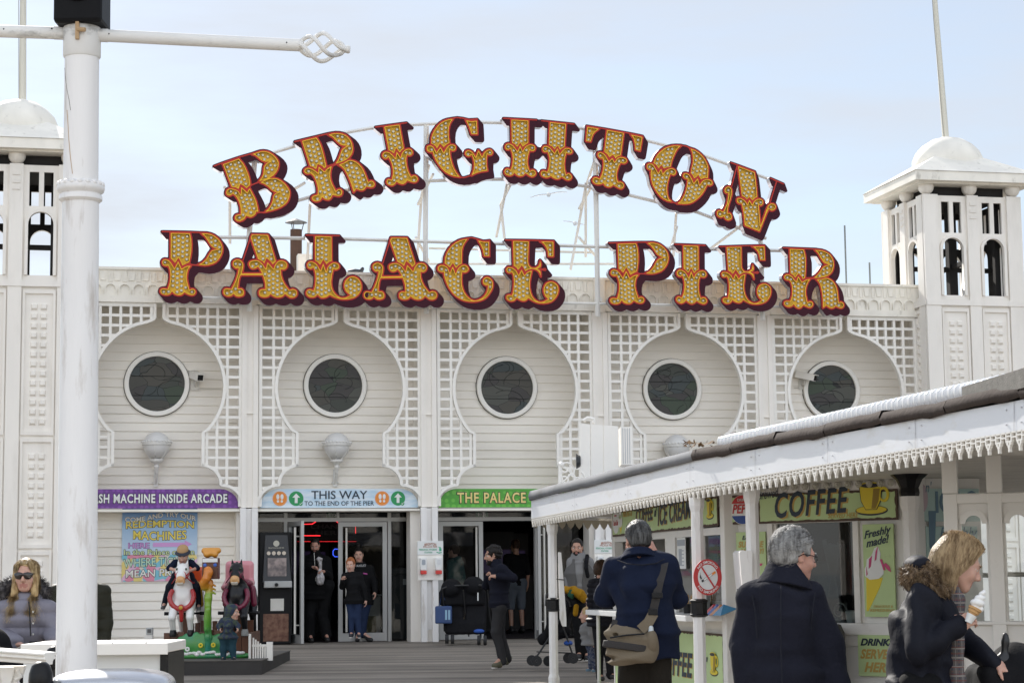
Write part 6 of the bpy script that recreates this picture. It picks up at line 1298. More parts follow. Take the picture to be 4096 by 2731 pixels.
# ---- the arched wind screen at the right
YS = 14.6; W0 = S(k2(1790, 0)[0], 2300, YS); FS = Face(Vector((W0.x, W0.y, 0)), Vector((W0.x+4, W0.y-1.2, 0)))
scr = thing('wind_screen', 'white timber wind screen with arched glazed openings at the right edge', 'screen', FS.M); us = lambda x: FS.at(k2(x, 0)[0], 2300)[0]; zs = lambda y: FS.at(k2(2000, 0)[0], k2(0, y)[1])[1]
ztop = F3[1].z-KZ-.05; pitch = us(2210)-us(1890)
def arch(u0, u1, zb, zt):
 r_ = (u1-u0)/2; c = (u0+u1)/2; return [(u0, zb), (u1, zb)]+circ(c, zt-r_, r_, 16, a0=0, a1=math.pi)
ops = [(us(1895)+pitch*k, us(2108)+pitch*k) for k in range(6)]; uR = ops[-1][1]+.2
holes = [arch(a+.015, b-.015, zs(1058), zs(262)) for a, b in ops]
shape([[(us(1790), -.1), (uR, -.1), (uR, zs(130)), (us(1790), zs(130))]]+holes, 0, .06, 'panel', M_KW, scr)
g = MB()
for k in range(7):
 u0 = us(1790) if k == 0 else ops[k-1][1]+.01; u1 = us(1895)-.01 if k == 0 else (ops[k][0]-.01 if k < 6 else uR); c = (u0+u1)/2; w_ = .05
 g.box(c-w_, c+w_, -.035, 0, -.1, zs(132)); g.box(c-w_*1.1, c+w_*1.1, -.03, .07, zs(130), ztop+.12)
g.box(us(1790), uR, -.03, 0, zs(205), zs(135)); g.box(us(1790), uR, -.04, 0, zs(1085), zs(1060)); g.build('frame', M_KW, scr, bevel=.006)
for a, b in ops:
 g = MB(); c = (a+b)/2; r_ = (b-a)/2-.015; g.band(circ(c, zs(262)-r_, r_-.03, 14, a0=0, a1=math.pi), circ(c, zs(262)-r_, r_+.012, 14, a0=0, a1=math.pi), -.02, .0); g.build('arch_brace', M_KW, scr)
 g = MB(); g.quad((a, .03, zs(1058)), (b, .03, zs(1058)), (b, .03, zs(250)), (a, .03, zs(250))); g.build('glass_pane', glassmat('screen_glass', (.86, .9, .89), .05), scr)
p = S(k2(2060, 0)[0], k2(0, 720)[1], 19); t = thing('handrail', 'steel tube handrail seen through the arched screen', 'handrail', Matrix.Translation((p.x, p.y, zg(p.y)))); h_ = p.z-zg(p.y)
MB().tube([(-.15, 0, h_), (.12, 0, h_-.01), (.19, 0, h_-.07), (.2, 0, 0)], .022, 8).build('rail', M_STEEL, t, True); MB().tube([(.2, 0, h_), (1.5, -.3, h_-.02)], .022, 8).build('rail', M_STEEL, t, True)
# ================================================================ the foreground on the left
def V(x, y, Y): return atY(x, y, Y)
PYD = 11.0
a, b = V(188.5, 95, PYD), V(175.5, 1500, PYD); ax = (a-b).normalized(); base = b-ax*((b.z-.2)/ax.z)
lp = thing('lamp_post', 'thick white painted lamp post with two cross arms in the left foreground', 'lamp post', Matrix.Translation(base) @ Vector((0, 0, 1)).rotation_difference(ax).to_matrix().to_4x4())
L0 = (V(188.5, 95, PYD)-base).length; zc = (V(184, 442, PYD)-base).length; R_ = .0985
MB().lathe([(R_*1.5, 0), (R_*1.5, .35), (R_*1.15, .42), (R_*1.03, zc-.04), (R_*.985, zc+.05), (R_*.975, L0-.08)], 36).build('column', M_POST, lp, True)
g = MB(); g.lathe([(R_*1.05, zc-.06), (R_*1.22, zc-.045), (R_*1.22, zc-.025), (R_*1.12, zc-.012), (R_*1.3, zc+.002), (R_*1.36, zc+.02), (R_*1.3, zc+.038), (R_*1.1, zc+.05), (R_*1.0, zc+.06)], 36)
for k in range(18): q = k*2*math.pi/18; g.sphere((R_*1.2*math.cos(q), R_*1.2*math.sin(q), zc+.042), .017, 8, 6)
g.build('moulded_collar', M_POST, lp, True)
g = MB(); g.lathe([(R_*1.0, L0-.10), (R_*1.07, L0-.09), (R_*1.07, L0+.07), (R_*1.02, L0+.085), (.05, L0+.09)], 36); g.build('top_collar', M_ARM, lp, True)
g = MB(); g.box(-.012, .008, -R_*1.07-.02, -R_*1.05, L0-.02, L0+.09); g.tube([(.0, -R_*1.07-.015, L0+.035), (.045, -R_*1.07-.025, L0+.03)], .013, 8); g.build('bolt', mat('rusty_bolt', (.45, .3, .16), .7, dirt=.7, dcol=(.2, .09, .03), dscale=20), lp, True)
Mi = (Matrix.Translation(base) @ Vector((0, 0, 1)).rotation_difference(ax).to_matrix().to_4x4()).inverted()
def lpv(x, y, Y=PYD): return Mi @ V(x, y, Y)
g = MB(); p, q = lpv(215, 81), lpv(689, 104.5); r = .0355; g.tube([p, q], r, 18); g.tube([lpv(226, 81.5), lpv(248, 82.5)], r*1.08, 18); g.build('cross_arm', M_ARM, lp, True)
g = MB(); g.tube([lpv(170, 78), lpv(-70, 70)], r, 18); g.tube([lpv(150, 77), lpv(125, 76)], r*1.08, 18); g.build('cross_arm', M_ARM, lp, True)
g = MB()
for x, y in ((253, 82), (660, 102), (122, 70), (12, 71)):
 c = lpv(x, y); g.sphere((c.x, c.y-.033, c.z), .0055, 6, 4)
g.build('drain_hole', M_BLACK, lp)
for nm, m, r_, pts in (('paint_crack', mat('crack_brown', (.10, .075, .06), .9), .0016, ((447, 470), (455, 545), (470, 630), (485, 690), (497, 765))), ('rust_streak', mat('rust_stain', (.50, .36, .25), .9), .0028, ((470, 760), (478, 860), (485, 960), (497, 1080), (512, 1190)))):
 g = MB(); q_ = []
 for x, y in pts: c = lpv(x*.3418, y*.3418); q_.append((c.x, -math.sqrt(max(1e-6, (R_*.98)**2-c.x**2)), c.z))
 g.tube(q_, r_, 5); g.build(nm, m, lp)
# twisted basket finial
p, q = lpv(689, 104.5), lpv(804, 114.5); d = (q-p); Ld = d.length; d.normalize(); u = d.cross(Vector((0, 1, 0))).normalized(); w_ = d.cross(u)
g = MB()
for k in range(4):
 pts = []
 for i in range(22):
  t_ = i/21; rr = .022+.062*math.sin(math.pi*min(1, t_*1.08))**1.0*(1-.15*t_) if t_ < .92 else .010; an = k*math.pi/2+t_*3.6
  pts.append(p+d*(t_*Ld*.92)+u*math.cos(an)*rr+w_*math.sin(an)*rr)
 g.tube(pts, .0125, 8)
g.tube([p+d*Ld*.86, p+d*Ld*.96, p+d*Ld], [.016, .024, .02], 10); g.tube([p-d*.01, p+d*.02], [.036, .028], 14); g.build('basket_finial', M_ARM, lp, True)
# black box on top
c = lpv(190, 40); w2 = .136; g = MB(); g.box(-w2+.0, w2, -w2, w2, L0+.075, L0+.8); bx = g.build('lantern_box', mat('weathered_black_paint', (.007, .007, .008), .5, spec=.12, dirt=.8, dcol=(.3, .3, .3), dscale=14, dlo=.68, dhi=.72, bump=.15), lp, bevel=.022)
g = MB(); g.lathe([(.105, 0), (.11, .012), (.085, .03), (.08, .02), (.03, .025), (.001, .02)], 26, M=Matrix.Translation((0, -w2, L0+.305)) @ Matrix.Rotation(rad(90), 4, 'X')); g.build('round_cover', M_BLACK, lp, True)
# white rail with a leaf shaped baluster
YR = 10.2
t = thing('railing', 'white moulded handrail with leaf carved balusters at the bottom left corner', 'railing', Matrix.Translation(V(0, 1568, YR)))
o_ = V(0, 1568, YR); cv = lambda x, y: ((x*.5109)/VS, (1930+y*.5109)/VS)
A, B = V(*cv(-500, 1318), YR)-o_, V(*cv(392, 1385), YR-.15)-o_
h = (V(*cv(100, 1320), YR)-V(*cv(100, 1425), YR)).z; dx = (B-A).normalized(); M = Matrix.Translation(A) @ dx.to_track_quat('X', 'Z').to_matrix().to_4x4()
prof = [(-.07, .5), (-.055, .56), (.055, .56), (.07, .5), (.07, .35), (.052, .28), (.06, .16), (.06, .04), (.04, -.02), (.035, -.14), (.035, -.36), (-.035, -.36), (-.035, -.14), (-.04, -.02), (-.06, .04), (-.06, .16), (-.052, .28), (-.07, .35)]
Lr = (B-A).length; g = MB(); n = len(prof); o = g.addv([M @ Vector((0, y, z*h)) for y, z in prof]+[M @ Vector((Lr, y, z*h)) for y, z in prof]); g.face([o+k for k in range(n)]); g.face([o+n+k for k in range(n)][::-1])
for k in range(n): g.face([o+k, o+n+k, o+n+(k+1) % n, o+(k+1) % n])
g.build('handrail', M_TRIM, t, bevel=.004)
for xb in (68, -330):
 c = V(*cv(xb, 1430), YR)-o_; g = MB(); s = .0012
 def leaf(dy, k): return [(c.x+x*.00125*k, c.z-z*.00125*k) for x, z in ((-70, 0), (-62, 30), (-40, 62), (-50, 80), (-30, 100), (-34, 130), (-20, 175), (-40, 215), (-38, 400), (38, 400), (40, 215), (20, 175), (34, 130), (30, 100), (50, 80), (40, 62), (62, 30), (70, 0))]
 g.prism(leaf(0, 1), c.y-.02, c.y+.02); g.prism([(c.x+x*.00125, c.z-z*.00125) for x, z in ((-30, 5), (-26, 40), (-10, 95), (0, 105), (10, 95), (26, 40), (30, 5))], c.y-.034, c.y-.02); g.tube([(c.x-.05, c.y-.03, c.z-.02), (c.x-.07, c.y-.03, c.z-.055), (c.x-.04, c.y-.03, c.z-.07)], .012, 6); g.tube([(c.x+.05, c.y-.03, c.z-.02), (c.x+.07, c.y-.03, c.z-.055), (c.x+.04, c.y-.03, c.z-.07)], .012, 6)
 g.build('baluster', M_TRIM, t, bevel=.004)
# black bollards
def bollard(x, y, wpx, Y, label):
 p = V(*cv(x, y), Y); r_ = wpx*.5109/VS/4573*Y/2; z0 = zg(Y); t = thing('bollard', label, 'bollard', Matrix.Translation((p.x, p.y, z0)), 'black bollards with rounded caps'); H = p.z-z0
 g = MB(); g.lathe([(r_*1.25, 0), (r_*1.25, .1), (r_*1.0, .14), (r_*.86, H-.30), (r_*.86, H-.26), (r_*1.1, H-.24), (r_*1.1, H-.2), (r_*.72, H-.185), (r_*.72, H-.14)], 24); g.build('shaft', M_BLACK, t, True)
 g = MB(); g.lathe([(r_*.72, H-.14), (r_*.95, H-.12), (r_*1.0, H-.09), (r_*.95, H-.055), (r_*.75, H-.02), (r_*.4, H-.003), (.001, H)], 24); g.build('cap', M_BLACK, t, True)
bollard(322, 1396, 190, 9.6, 'black bollard with a rounded cap in front of the white handrail'); bollard(430, 1275, 150, 12.2, 'black bollard half hidden behind the thick white post')
# white counter and silver lid
YC = 13.2
p0, p1 = V(*cv(640, 1300), YC), V(*cv(1310, 1300), YC); zt_ = V(*cv(1000, 1255), YC).z; zb_ = zg(YC)
t = thing('counter_table', 'white topped counter standing right of the thick white post', 'counter', Matrix.Translation((p0.x, p0.y, zb_))); wC = p1.x-p0.x; H = zt_-zb_
g = MB(); g.box(-.4, wC, 0, .75, H-.065, H+.0); g.build('counter_top', M_TRIM, t, bevel=.008); g = MB(); g.box(-.4, wC+.004, -.006, -.0, H-.075, H-.0); g.build('front_lip', M_TRIM, t, bevel=.003)
g = MB(); xr = V(*cv(1238, 1400), YC).x-p0.x; g.box(-.4, xr, .08, .7, 0, H-.07); g.build('front_panel', M_OFFW, t); g = MB(); g.box(xr, xr+.055, .07, .7, 0, H-.07); g.build('dark_end', M_BLACK, t)
g = MB()
for x in (-.1, .2, .42): g.box(x, x+.004, -.008, 0, H+.001, H+.004); g.sphere((x, .01, H+.002), .008, 6, 4)
g.sphere((.33, .078, H-.2), .007, 6, 4); g.build('screw', M_STEEL, t)
YL = 9.8; pc = V(*cv(880, 1560), YL); t = thing('domed_lid', 'smooth silver grey domed lid at the bottom edge beside the thick white post', 'lid', Matrix.Translation((pc.x, pc.y, 0)))
zl = V(*cv(950, 1456), YL).z; hw_ = (V(*cv(1368, 1560), YL).x-pc.x); n = 40; g = MB(); rows = []
for i in range(15):
 a_ = i/14*math.pi/2; rr, zz_ = math.sin(a_)**.62 if i else .0, math.cos(a_)**.5 if i < 14 else 0
 ring = []
 for k in range(n): q_ = 2*math.pi*k/n; c_, s_ = math.cos(q_), math.sin(q_); e = 2/2.8; ring.append((hw_*rr*math.copysign(abs(c_)**e, c_), .30*rr*math.copysign(abs(s_)**e, s_), zl-.13+.13*zz_))
 rows.append(g.addv(ring))
for a_, b_ in zip(rows, rows[1:]):
 for k in range(n): g.face([a_+k, a_+(k+1) % n, b_+(k+1) % n, b_+k])
g.build('lid', mat('silver_paint', (.62, .63, .66), .22, .75, var=.05), t, 'all'); g = MB(); g.lathe([(.27, zg(9)), (.29, zl-.15), (.295, zl-.13)], 24, sy=.95); g.build('bin_body', mat('bin_grey', (.025, .028, .03), .4), t, True)
# ================================================================ the coin ride with two horses
RY = 26.4; rz0 = zg(25.6)+.185
o_r = V(*cv(1620, 1365), RY); RO = Vector((o_r.x, RY, rz0)); ks = .001667*RY/26
def rv(x, y): return ((x-1620)*ks, (1365-y)*ks)
pa, pb = V(*cv(1275, 1390), 25.7), V(*cv(2050, 1390), 25.7)
t = thing('timber_platform', 'low dark timber platform under the coin operated horse ride', 'platform', Matrix.Translation((pa.x-.25, 25.7, zg(25.7)-.02)))
w_ = pb.x-pa.x+.25; g = MB(); g.box(0, w_, 0, .05, 0, .205); g.box(w_-.05, w_, .05, 3.2, 0, .2); g.build('riser', mat('dark_timber', (.028, .025, .023), .7, var=.2, bump=.2), t); g = MB()
for k in range(18): g.box(0, w_+.01, -.01+.18*k, .168+.18*k, .196, .207)
g.build('top_boards', mat('dark_deck_timber', (.10, .09, .08), .75, var=.25, dscale=5, bump=.2), t)
# ================================================================ smooth solid modelling for bodies and animals
def nrm_(v): v = np.asarray(v, float); return v/(np.linalg.norm(v)+1e-9)
def rotm(yaw=0, pitch=0, roll=0): return np.array((Matrix.Rotation(yaw, 3, 'Z') @ Matrix.Rotation(pitch, 3, 'X') @ Matrix.Rotation(roll, 3, 'Y')))
class Fld:
 def __init__(s): s.p = []; s.A = np.eye(3); s.b = np.zeros(3); s.sc = 1.; s.m = 0
 def at(s, b=(0, 0, 0), A=None, sc=1.): s.b = np.asarray(b, float); s.A = np.eye(3) if A is None else np.asarray(A); s.sc = sc; return s
 def T(s, p): return s.b+s.A@(np.asarray(p, float)*s.sc)
 def add(s, f, c, r, k, op): s.p.append((f, np.asarray(c, float), r, k, op, s.m)); return s
 def cap(s, a, b, ra, rb=None, k=.02, op='+'):
  rb = ra if rb is None else rb; a, b, ra, rb, k = s.T(a), s.T(b), ra*s.sc, rb*s.sc, k*s.sc; ab = b-a; L2 = ab@ab+1e-12
  def f(P): t = np.clip((P-a)@ab/L2, 0, 1); return np.sqrt((((P-a)-t[:, None]*ab)**2).sum(1))-(ra+t*(rb-ra))
  return s.add(f, (a+b)/2, np.sqrt(L2)/2+max(ra, rb), k, op)
 def ell(s, c, r, R=None, k=.02, op='+'):
  c = s.T(c); r = np.asarray(r, float)*s.sc; k = k*s.sc; R = s.A if R is None else s.A@R
  def f(P): q = (P-c)@R; k0 = np.sqrt(((q/r)**2).sum(1)); k1 = np.sqrt(((q/(r*r))**2).sum(1)); return k0*(k0-1)/(k1+1e-9)
  return s.add(f, c, r.max(), k, op)
 def box(s, c, hf, rd=.01, R=None, k=.01, op='+'):
  c = s.T(c); hf = np.asarray(hf, float)*s.sc; rd *= s.sc; k *= s.sc; R = s.A if R is None else s.A@R
  def f(P): q = np.abs((P-c)@R)-(hf-rd); return np.sqrt((np.maximum(q, 0)**2).sum(1))+np.minimum(q.max(1), 0)-rd
  return s.add(f, c, np.linalg.norm(hf), k, op)
 def loft(s, pts, rad_, right, k=.02, op='+', rnd=0.):
  pts = [s.T(p) for p in pts]; rad_ = [(a*s.sc, b*s.sc) for a, b in rad_]; right = [nrm_(s.A@np.asarray(r, float)) for r in (right if isinstance(right, list) else [right]*len(pts))]; k *= s.sc
  for i in range(len(pts)-1):
   a, b = pts[i], pts[i+1]; ab = b-a; L = np.linalg.norm(ab)+1e-9; ax = ab/L
   def f(P, a=a, ax=ax, L=L, i=i):
    q = P-a; z = q@ax; t = np.clip(z/L, 0, 1); rx = rad_[i][0]+t*(rad_[i+1][0]-rad_[i][0]); ry = rad_[i][1]+t*(rad_[i+1][1]-rad_[i][1])
    R = nrm_(right[i]+right[i+1]); R = nrm_(R-ax*(R@ax)); Fw = np.cross(ax, R); x, y = q@R, q@Fw
    d = (np.sqrt((x/rx)**2+(y/ry)**2)-1)*np.minimum(rx, ry); e = np.abs(z-L/2)-L/2
    return np.where((d > 0) & (e > 0), np.sqrt(np.maximum(d, 0)**2+np.maximum(e, 0)**2), np.maximum(d, e))
   s.add(f, (a+b)/2, L/2+max(max(rad_[i]), max(rad_[i+1])), k, op)
  return s
 def plane(s, p, n, op='-', k=.004):     # '-' removes the side the normal points to
  p = s.T(p); n = nrm_(s.A@np.asarray(n, float))
  return s.add(lambda P: -((P-p)@n), p, 99., k, op)
 def eval(s, P, tagm=False):
  d = np.full(len(P), 9.); best = np.full(len(P), 9.); mi = np.zeros(len(P), int)
  for f, c, r, k, op, m in s.p:
   if r < 50: near = np.nonzero((((P-c)**2).sum(1)) < (r+.06+k)**2)[0]
   else: near = np.arange(len(P))
   if not len(near): continue
   v = f(P[near]); o = d[near]
   if op == '+':
    h = np.maximum(k-np.abs(o-v), 0)/max(k, 1e-6); d[near] = np.minimum(o, v)-h*h*k/4
    if tagm: w_ = v < best[near]; best[near] = np.where(w_, v, best[near]); q = mi[near]; q[w_] = m; mi[near] = q
   elif op == '-': v = -v; h = np.maximum(k-np.abs(o-v), 0)/max(k, 1e-6); d[near] = np.maximum(o, v)+h*h*k/4
   elif op == 'd': d[near] = o+v
  return (d, mi) if tagm else d
 def disp(s, f): return s.add(lambda P: f(P), (0, 0, 0), 99., 0, 'd')
 def mesh(s, name, mats, h, parent=None, M=None):
  lo = np.min([c-r for f, c, r, k, op, m in s.p if op == '+' and r < 50], 0)-3*h; hi = np.max([c+r for f, c, r, k, op, m in s.p if op == '+' and r < 50], 0)+3*h
  n4 = np.ceil((hi-lo)/(4*h)).astype(int)+1; g4 = np.stack(np.meshgrid(*[lo[i]+4*h*(np.arange(n4[i])+.375) for i in range(3)], indexing='ij'), -1)
  c4 = s.eval(g4.reshape(-1, 3)).reshape(n4); act = np.abs(c4) < 4*h*1.55+.012
  V = np.repeat(np.repeat(np.repeat(np.where(c4 < 0, -9., 9.), 4, 0), 4, 1), 4, 2); A = np.repeat(np.repeat(np.repeat(act, 4, 0), 4, 1), 4, 2)
  idx = np.argwhere(A);
  vals = np.empty(len(idx))
  for q in range(0, len(idx), 400000): vals[q:q+400000] = s.eval(lo+idx[q:q+400000]*h)
  V[tuple(idx.T)] = vals
  return s._nets(V, lo, h, name, mats, parent, M)
 def _nets(s, V, lo, h, name, mats, parent, M):
  S = V < 0; sh = np.array(V.shape)
  corner = [(a, b, c) for a in (0, 1) for b in (0, 1) for c in (0, 1)]
  cnt = sum(S[a:sh[0]-1+a, b:sh[1]-1+b, c:sh[2]-1+c].astype(np.int8) for a, b, c in corner); cells = np.argwhere((cnt > 0) & (cnt < 8))
  cv_ = {q: V[cells[:, 0]+q[0], cells[:, 1]+q[1], cells[:, 2]+q[2]] for q in corner}; acc = np.zeros((len(cells), 3)); num = np.zeros(len(cells))
  for a in corner:
   for ax in range(3):
    if a[ax]: continue
    b = list(a); b[ax] = 1; b = tuple(b); va, vb = cv_[a], cv_[b]; m = (va < 0) != (vb < 0); t = np.where(m, va/np.where(m, va-vb, 1), 0)
    p = np.zeros((len(cells), 3)); p[:] = a; p[:, ax] += t; acc += p*m[:, None]; num += m
  ver = lo+h*(cells+acc/num[:, None]); ids = np.full(sh-1, -1); ids[tuple(cells.T)] = np.arange(len(cells)); F = []
  for ax in range(3):
   sl = [slice(1, -1)]*3; s0 = [slice(1, sh[i]-1) for i in range(3)]; s1 = [slice(1, sh[i]-1) for i in range(3)]; s0[ax] = slice(0, sh[ax]-1); s1[ax] = slice(1, sh[ax])
   a, b = S[tuple(s0)], S[tuple(s1)]; e = np.argwhere(a != b)
   if not len(e): continue
   off = np.ones(3, int); off[ax] = 0; e0 = e+off; fl = a[tuple(e.T)]; u, w = [(1, 2), (2, 0), (0, 1)][ax]
   q = []
   for du, dw in ((-1, -1), (0, -1), (0, 0), (-1, 0)): c = e0.copy(); c[:, u] += du; c[:, w] += dw; q.append(ids[tuple(c.T)])
   q = np.stack(q, 1); q[~fl] = q[~fl][:, ::-1]; F.append(q)
  F = np.concatenate(F); F = F[(F >= 0).all(1)]
  me = bpy.data.meshes.new(name); me.vertices.add(len(ver)); me.vertices.foreach_set('co', ver.astype('f').ravel())
  me.loops.add(F.size); me.loops.foreach_set('vertex_index', F.ravel().astype('i')); me.polygons.add(len(F)); me.polygons.foreach_set('loop_start', np.arange(0, F.size, 4, dtype='i')); me.polygons.foreach_set('loop_total', np.full(len(F), 4, 'i'))
  mats = mats if isinstance(mats, (list, tuple)) else [mats]
  for m in mats: me.materials.append(m)
  if len(mats) > 1: me.polygons.foreach_set('material_index', np.minimum(s.eval(ver[F].mean(1), True)[1], len(mats)-1).astype('i'))
  me.polygons.foreach_set('use_smooth', np.ones(len(F), bool)); me.update(calc_edges=True); me.validate()
  o = bpy.data.objects.new(name, me); C.objects.link(o)
  if parent: o.parent = parent
  if M is not None: o.matrix_local = M
  return o
def folds(amp, fr=1., seed=0):
 r = np.random.RandomState(seed); K = [(r.randn(3)*np.array([16, 16, 9])*fr, r.rand()*6.28) for _ in range(5)]
 def f(P):
  d = 0
  for i, (k, p) in enumerate(K): q = P@k+p+1.2*np.sin(P[:, 2]*11*fr+p); d = d+(np.sin(q) if i < 3 else 1.5*(.6-np.abs(np.sin(q*.62))))
  return d*amp/2.6
 return f
def quilt(pitch, amp, z0=0.): return lambda P: amp*(.55-np.abs(np.sin(np.pi*(P[:, 2]-z0)/pitch))**.6)
# ---- people
def cloth(name, col, rough=.85, bump=.25, bscale=60, sheen=.0, var=.14, spec=.12): return mat(name, tuple(c*.8 for c in col), rough, bump=bump, bscale=bscale, sheen=sheen, var=var, dscale=4, spec=spec)
def skinm(name, col):
 m = mat(name, col, .48, var=.07, dscale=14, bump=.05, bscale=160, spec=.35)
 b = m.node_tree.nodes['Principled BSDF']; b.inputs['Subsurface Weight'].default_value = .12; b.inputs['Subsurface Radius'].default_value = (.01, .004, .002); b.inputs['Subsurface Scale'].default_value = .6; return m
SK1 = skinm('skin_fair', (.56, .33, .25)); SK2 = skinm('skin_tan', (.46, .26, .185)); SK3 = skinm('skin_ruddy', (.52, .28, .21))
LIP = mat('lips', (.40, .17, .135), .45); EYEW = mat('eye_white', (.6, .58, .55), .2); IRIS = mat('iris_dark', (.03, .03, .035), .15)
def hairm(name, c1, c2=None):
 return mat(name, c1, .45, dirt=1., dcol=c2 or tuple(x*.45 for x in c1), dscale=24, stretch=(2, 2, .5), dlo=.42, dhi=.62, bump=.6, bscale=70, spec=.2)
H_BLACK = hairm('hair_black', (.018, .015, .013)); H_BROWN = hairm('hair_brown', (.07, .04, .025)); H_BLOND = hairm('hair_blond', (.50, .36, .18), (.26, .16, .07)); H_ASH = hairm('hair_ash_blond', (.36, .26, .145), (.17, .11, .055)); H_GREY = hairm('hair_grey', (.36, .35, .33), (.10, .095, .09)); H_SALT = hairm('hair_dark_grey', (.03, .029, .028), (.11, .11, .108)); H_RED = hairm('hair_auburn', (.42, .14, .05))
SHOE = mat('shoe_black', (.02, .02, .021), .5, bump=.1); SOLE = mat('sole_white', (.6, .58, .54), .6)
def skel(H, yaw, hk=1.):
 s = H/1.75; J = dict(pel=(0, 0, .95), chest=(0, .0, 1.26), neck=(0, -.015, 1.47), head=(0, .02, 1.632))
 for sd, x in (('R', 1), ('L', -1)):
  J.update({'sh'+sd: (x*.18, -.01, 1.42), 'el'+sd: (x*.235, -.04, 1.13), 'wr'+sd: (x*.24, .05, .88), 'hip'+sd: (x*.09, 0, .92), 'kn'+sd: (x*.105, .025, .50), 'an'+sd: (x*.11, -.03, .085), 'toe'+sd: (x*.13, .15, .03)})
 R = rotm(yaw); return {k: R@(np.array(v)*s) for k, v in J.items()}, s
def head_sdf(F, hp, HA, hs, mouth=0., beard=False):
 F.at(hp, HA, hs); F.m = 0
 F.ell((0, -.018, .032), (.0735, .095, .088), k=.02); F.ell((0, .028, -.035), (.060, .066, .082), k=.035); F.ell((0, .062, -.098), (.026, .024, .022), k=.03)
 for x in (-1, 1):
  F.cap((x*.052, .0, -.06), (x*.02, .062, -.098), .018, .016, k=.03); F.ell((x*.042, .058, -.035), (.024, .022, .024), k=.025)
  F.cap((x*.012, .088, .020), (x*.045, .070, .018), .011, .008, k=.02)
  F.ell((x*.031, .102, .0), (.019, .018, .012), k=.014, op='-')
 for x in (-1, 1):
  F.m = 2; F.ell((x*.031, .0765, .0), (.0145, .0125, .0095), k=.003); F.m = 3; F.ell((x*.031, .083, .0), (.0062, .0075, .0062), k=.001); F.m = 0
  F.cap((x*.017, .089, .0095), (x*.046, .079, .006), .0042, .0036, k=.005); F.cap((x*.018, .087, -.0095), (x*.044, .078, -.009), .0036, .003, k=.006)
  F.ell((x*.077, -.008, -.008), (.010, .020, .031), R=rotm(x*-.35), k=.008); F.ell((x*.084, .0, -.004), (.008, .010, .018), R=rotm(x*-.35), k=.006, op='-')
  F.ell((x*.0125, .098, -.040), (.0085, .012, .0085), k=.008)
 F.cap((0, .088, .012), (0, .115, -.030), .0085, .0118, k=.014); F.ell((0, .113, -.036), (.011, .010, .009), k=.01)
 F.m = 1; F.cap((-.021, .083, -.067), (0, .0925, -.064), .0058, .0068, k=.008); F.cap((.021, .083, -.067), (0, .0925, -.064), .0058, .0068, k=.008); F.cap((-.017, .084, -.076), (.017, .084, -.076), .0075, .0075, k=.008); F.m = 0
 F.cap((-.026, .099, -.0705), (.026, .099, -.0705), .0042, k=.004, op='-') if not mouth else F.ell((0, .094, -.071), (.015, .014, mouth), k=.004, op='-')
 F.at()
def hand_sdf(F, wr, d, n, side, curl=.5, s=1., spread=.12, thumb=.6):
 # d: wrist -> knuckles, n: out of the palm; side +1 when the thumb lies towards cross(d, n)
 d, n = nrm_(d), nrm_(n); n = nrm_(n-d*(n@d)); t = np.cross(d, n)*side; wr = np.asarray(wr, float)
 B = np.stack([t, d, n], 1); F.at(wr, B, s)
 F.ell((0, .045, 0), (.040, .052, .0165), k=.012); F.cap((0, -.03, 0), (0, .02, 0), .026, .026, k=.02); F.ell((.022, .035, -.008+.016), (.018, .030, .016), k=.012)
 L = [.072, .080, .076, .060]
 for i in range(4):
  x = .029-.0195*i; b = np.array([x, .083-.004*abs(i-1.3), 0]); a1 = .25+curl*.75; a2 = a1+curl*1.1; a3 = a2+curl*.8; sp = (1.2-i)*spread*(1-curl*.7)
  p = b; q = L[i]
  for ln, a, r0, r1 in ((.42*q, a1, .0092, .0086), (.32*q, a2, .0086, .0078), (.26*q, a3, .0078, .0066)):
   e = p+ln*np.array([math.sin(sp)*math.cos(a), math.cos(sp)*math.cos(a), math.sin(a)]); F.cap(p, e, r0, r1, k=.004); p = e
 p = np.array([.034, .018, .006]); e = p+.038*nrm_((.75, .62, .25+.6*thumb)); F.cap(p, e, .0125, .0105, k=.012); e2 = e+.030*nrm_((.25-.5*thumb, .8, .35+.5*thumb)); F.cap(e, e2, .0102, .0082, k=.004)
 F.at()
def strands(g, HM, hs, fn, n, seed, wd=.0022):
 r = random.Random(seed)
 for i in range(n):
  pts = fn(r)
  if pts is None: continue
  P = [np.asarray(HM[0])+HM[1]@(np.asarray(p)*hs) for p in pts]; rows = []
  for j, p in enumerate(P):
   t = nrm_(P[min(j+1, len(P)-1)]-P[max(j-1, 0)]); c = nrm_(np.cross(t, nrm_(p-np.asarray(HM[0])))); w_ = wd*(1-.8*j/(len(P)-1)); rows.append(g.addv([p-c*w_, p+c*w_]))
  for a, b in zip(rows, rows[1:]): g.face([a, a+1, b+1, b])
def scalp(r, ylim=.55):
 for _ in range(40):
  v = nrm_([r.gauss(0, 1), r.gauss(0, 1), r.gauss(0, 1)]); p = np.array([.0735, .095, .088])*v*1.06+np.array([0, -.018, .032])
  if abs(p[0]) > .052 and -.05 < p[1] < .045 and p[2] < .022: continue
  if p[2] > .055 and p[1] < .070-(.10-p[2])*.25: return p, v
  if p[1] < .01 and p[2] > -.055 and not (abs(p[0]) > .06 and p[2] < 0 and p[1] > -.04): return p, v
 return None, None
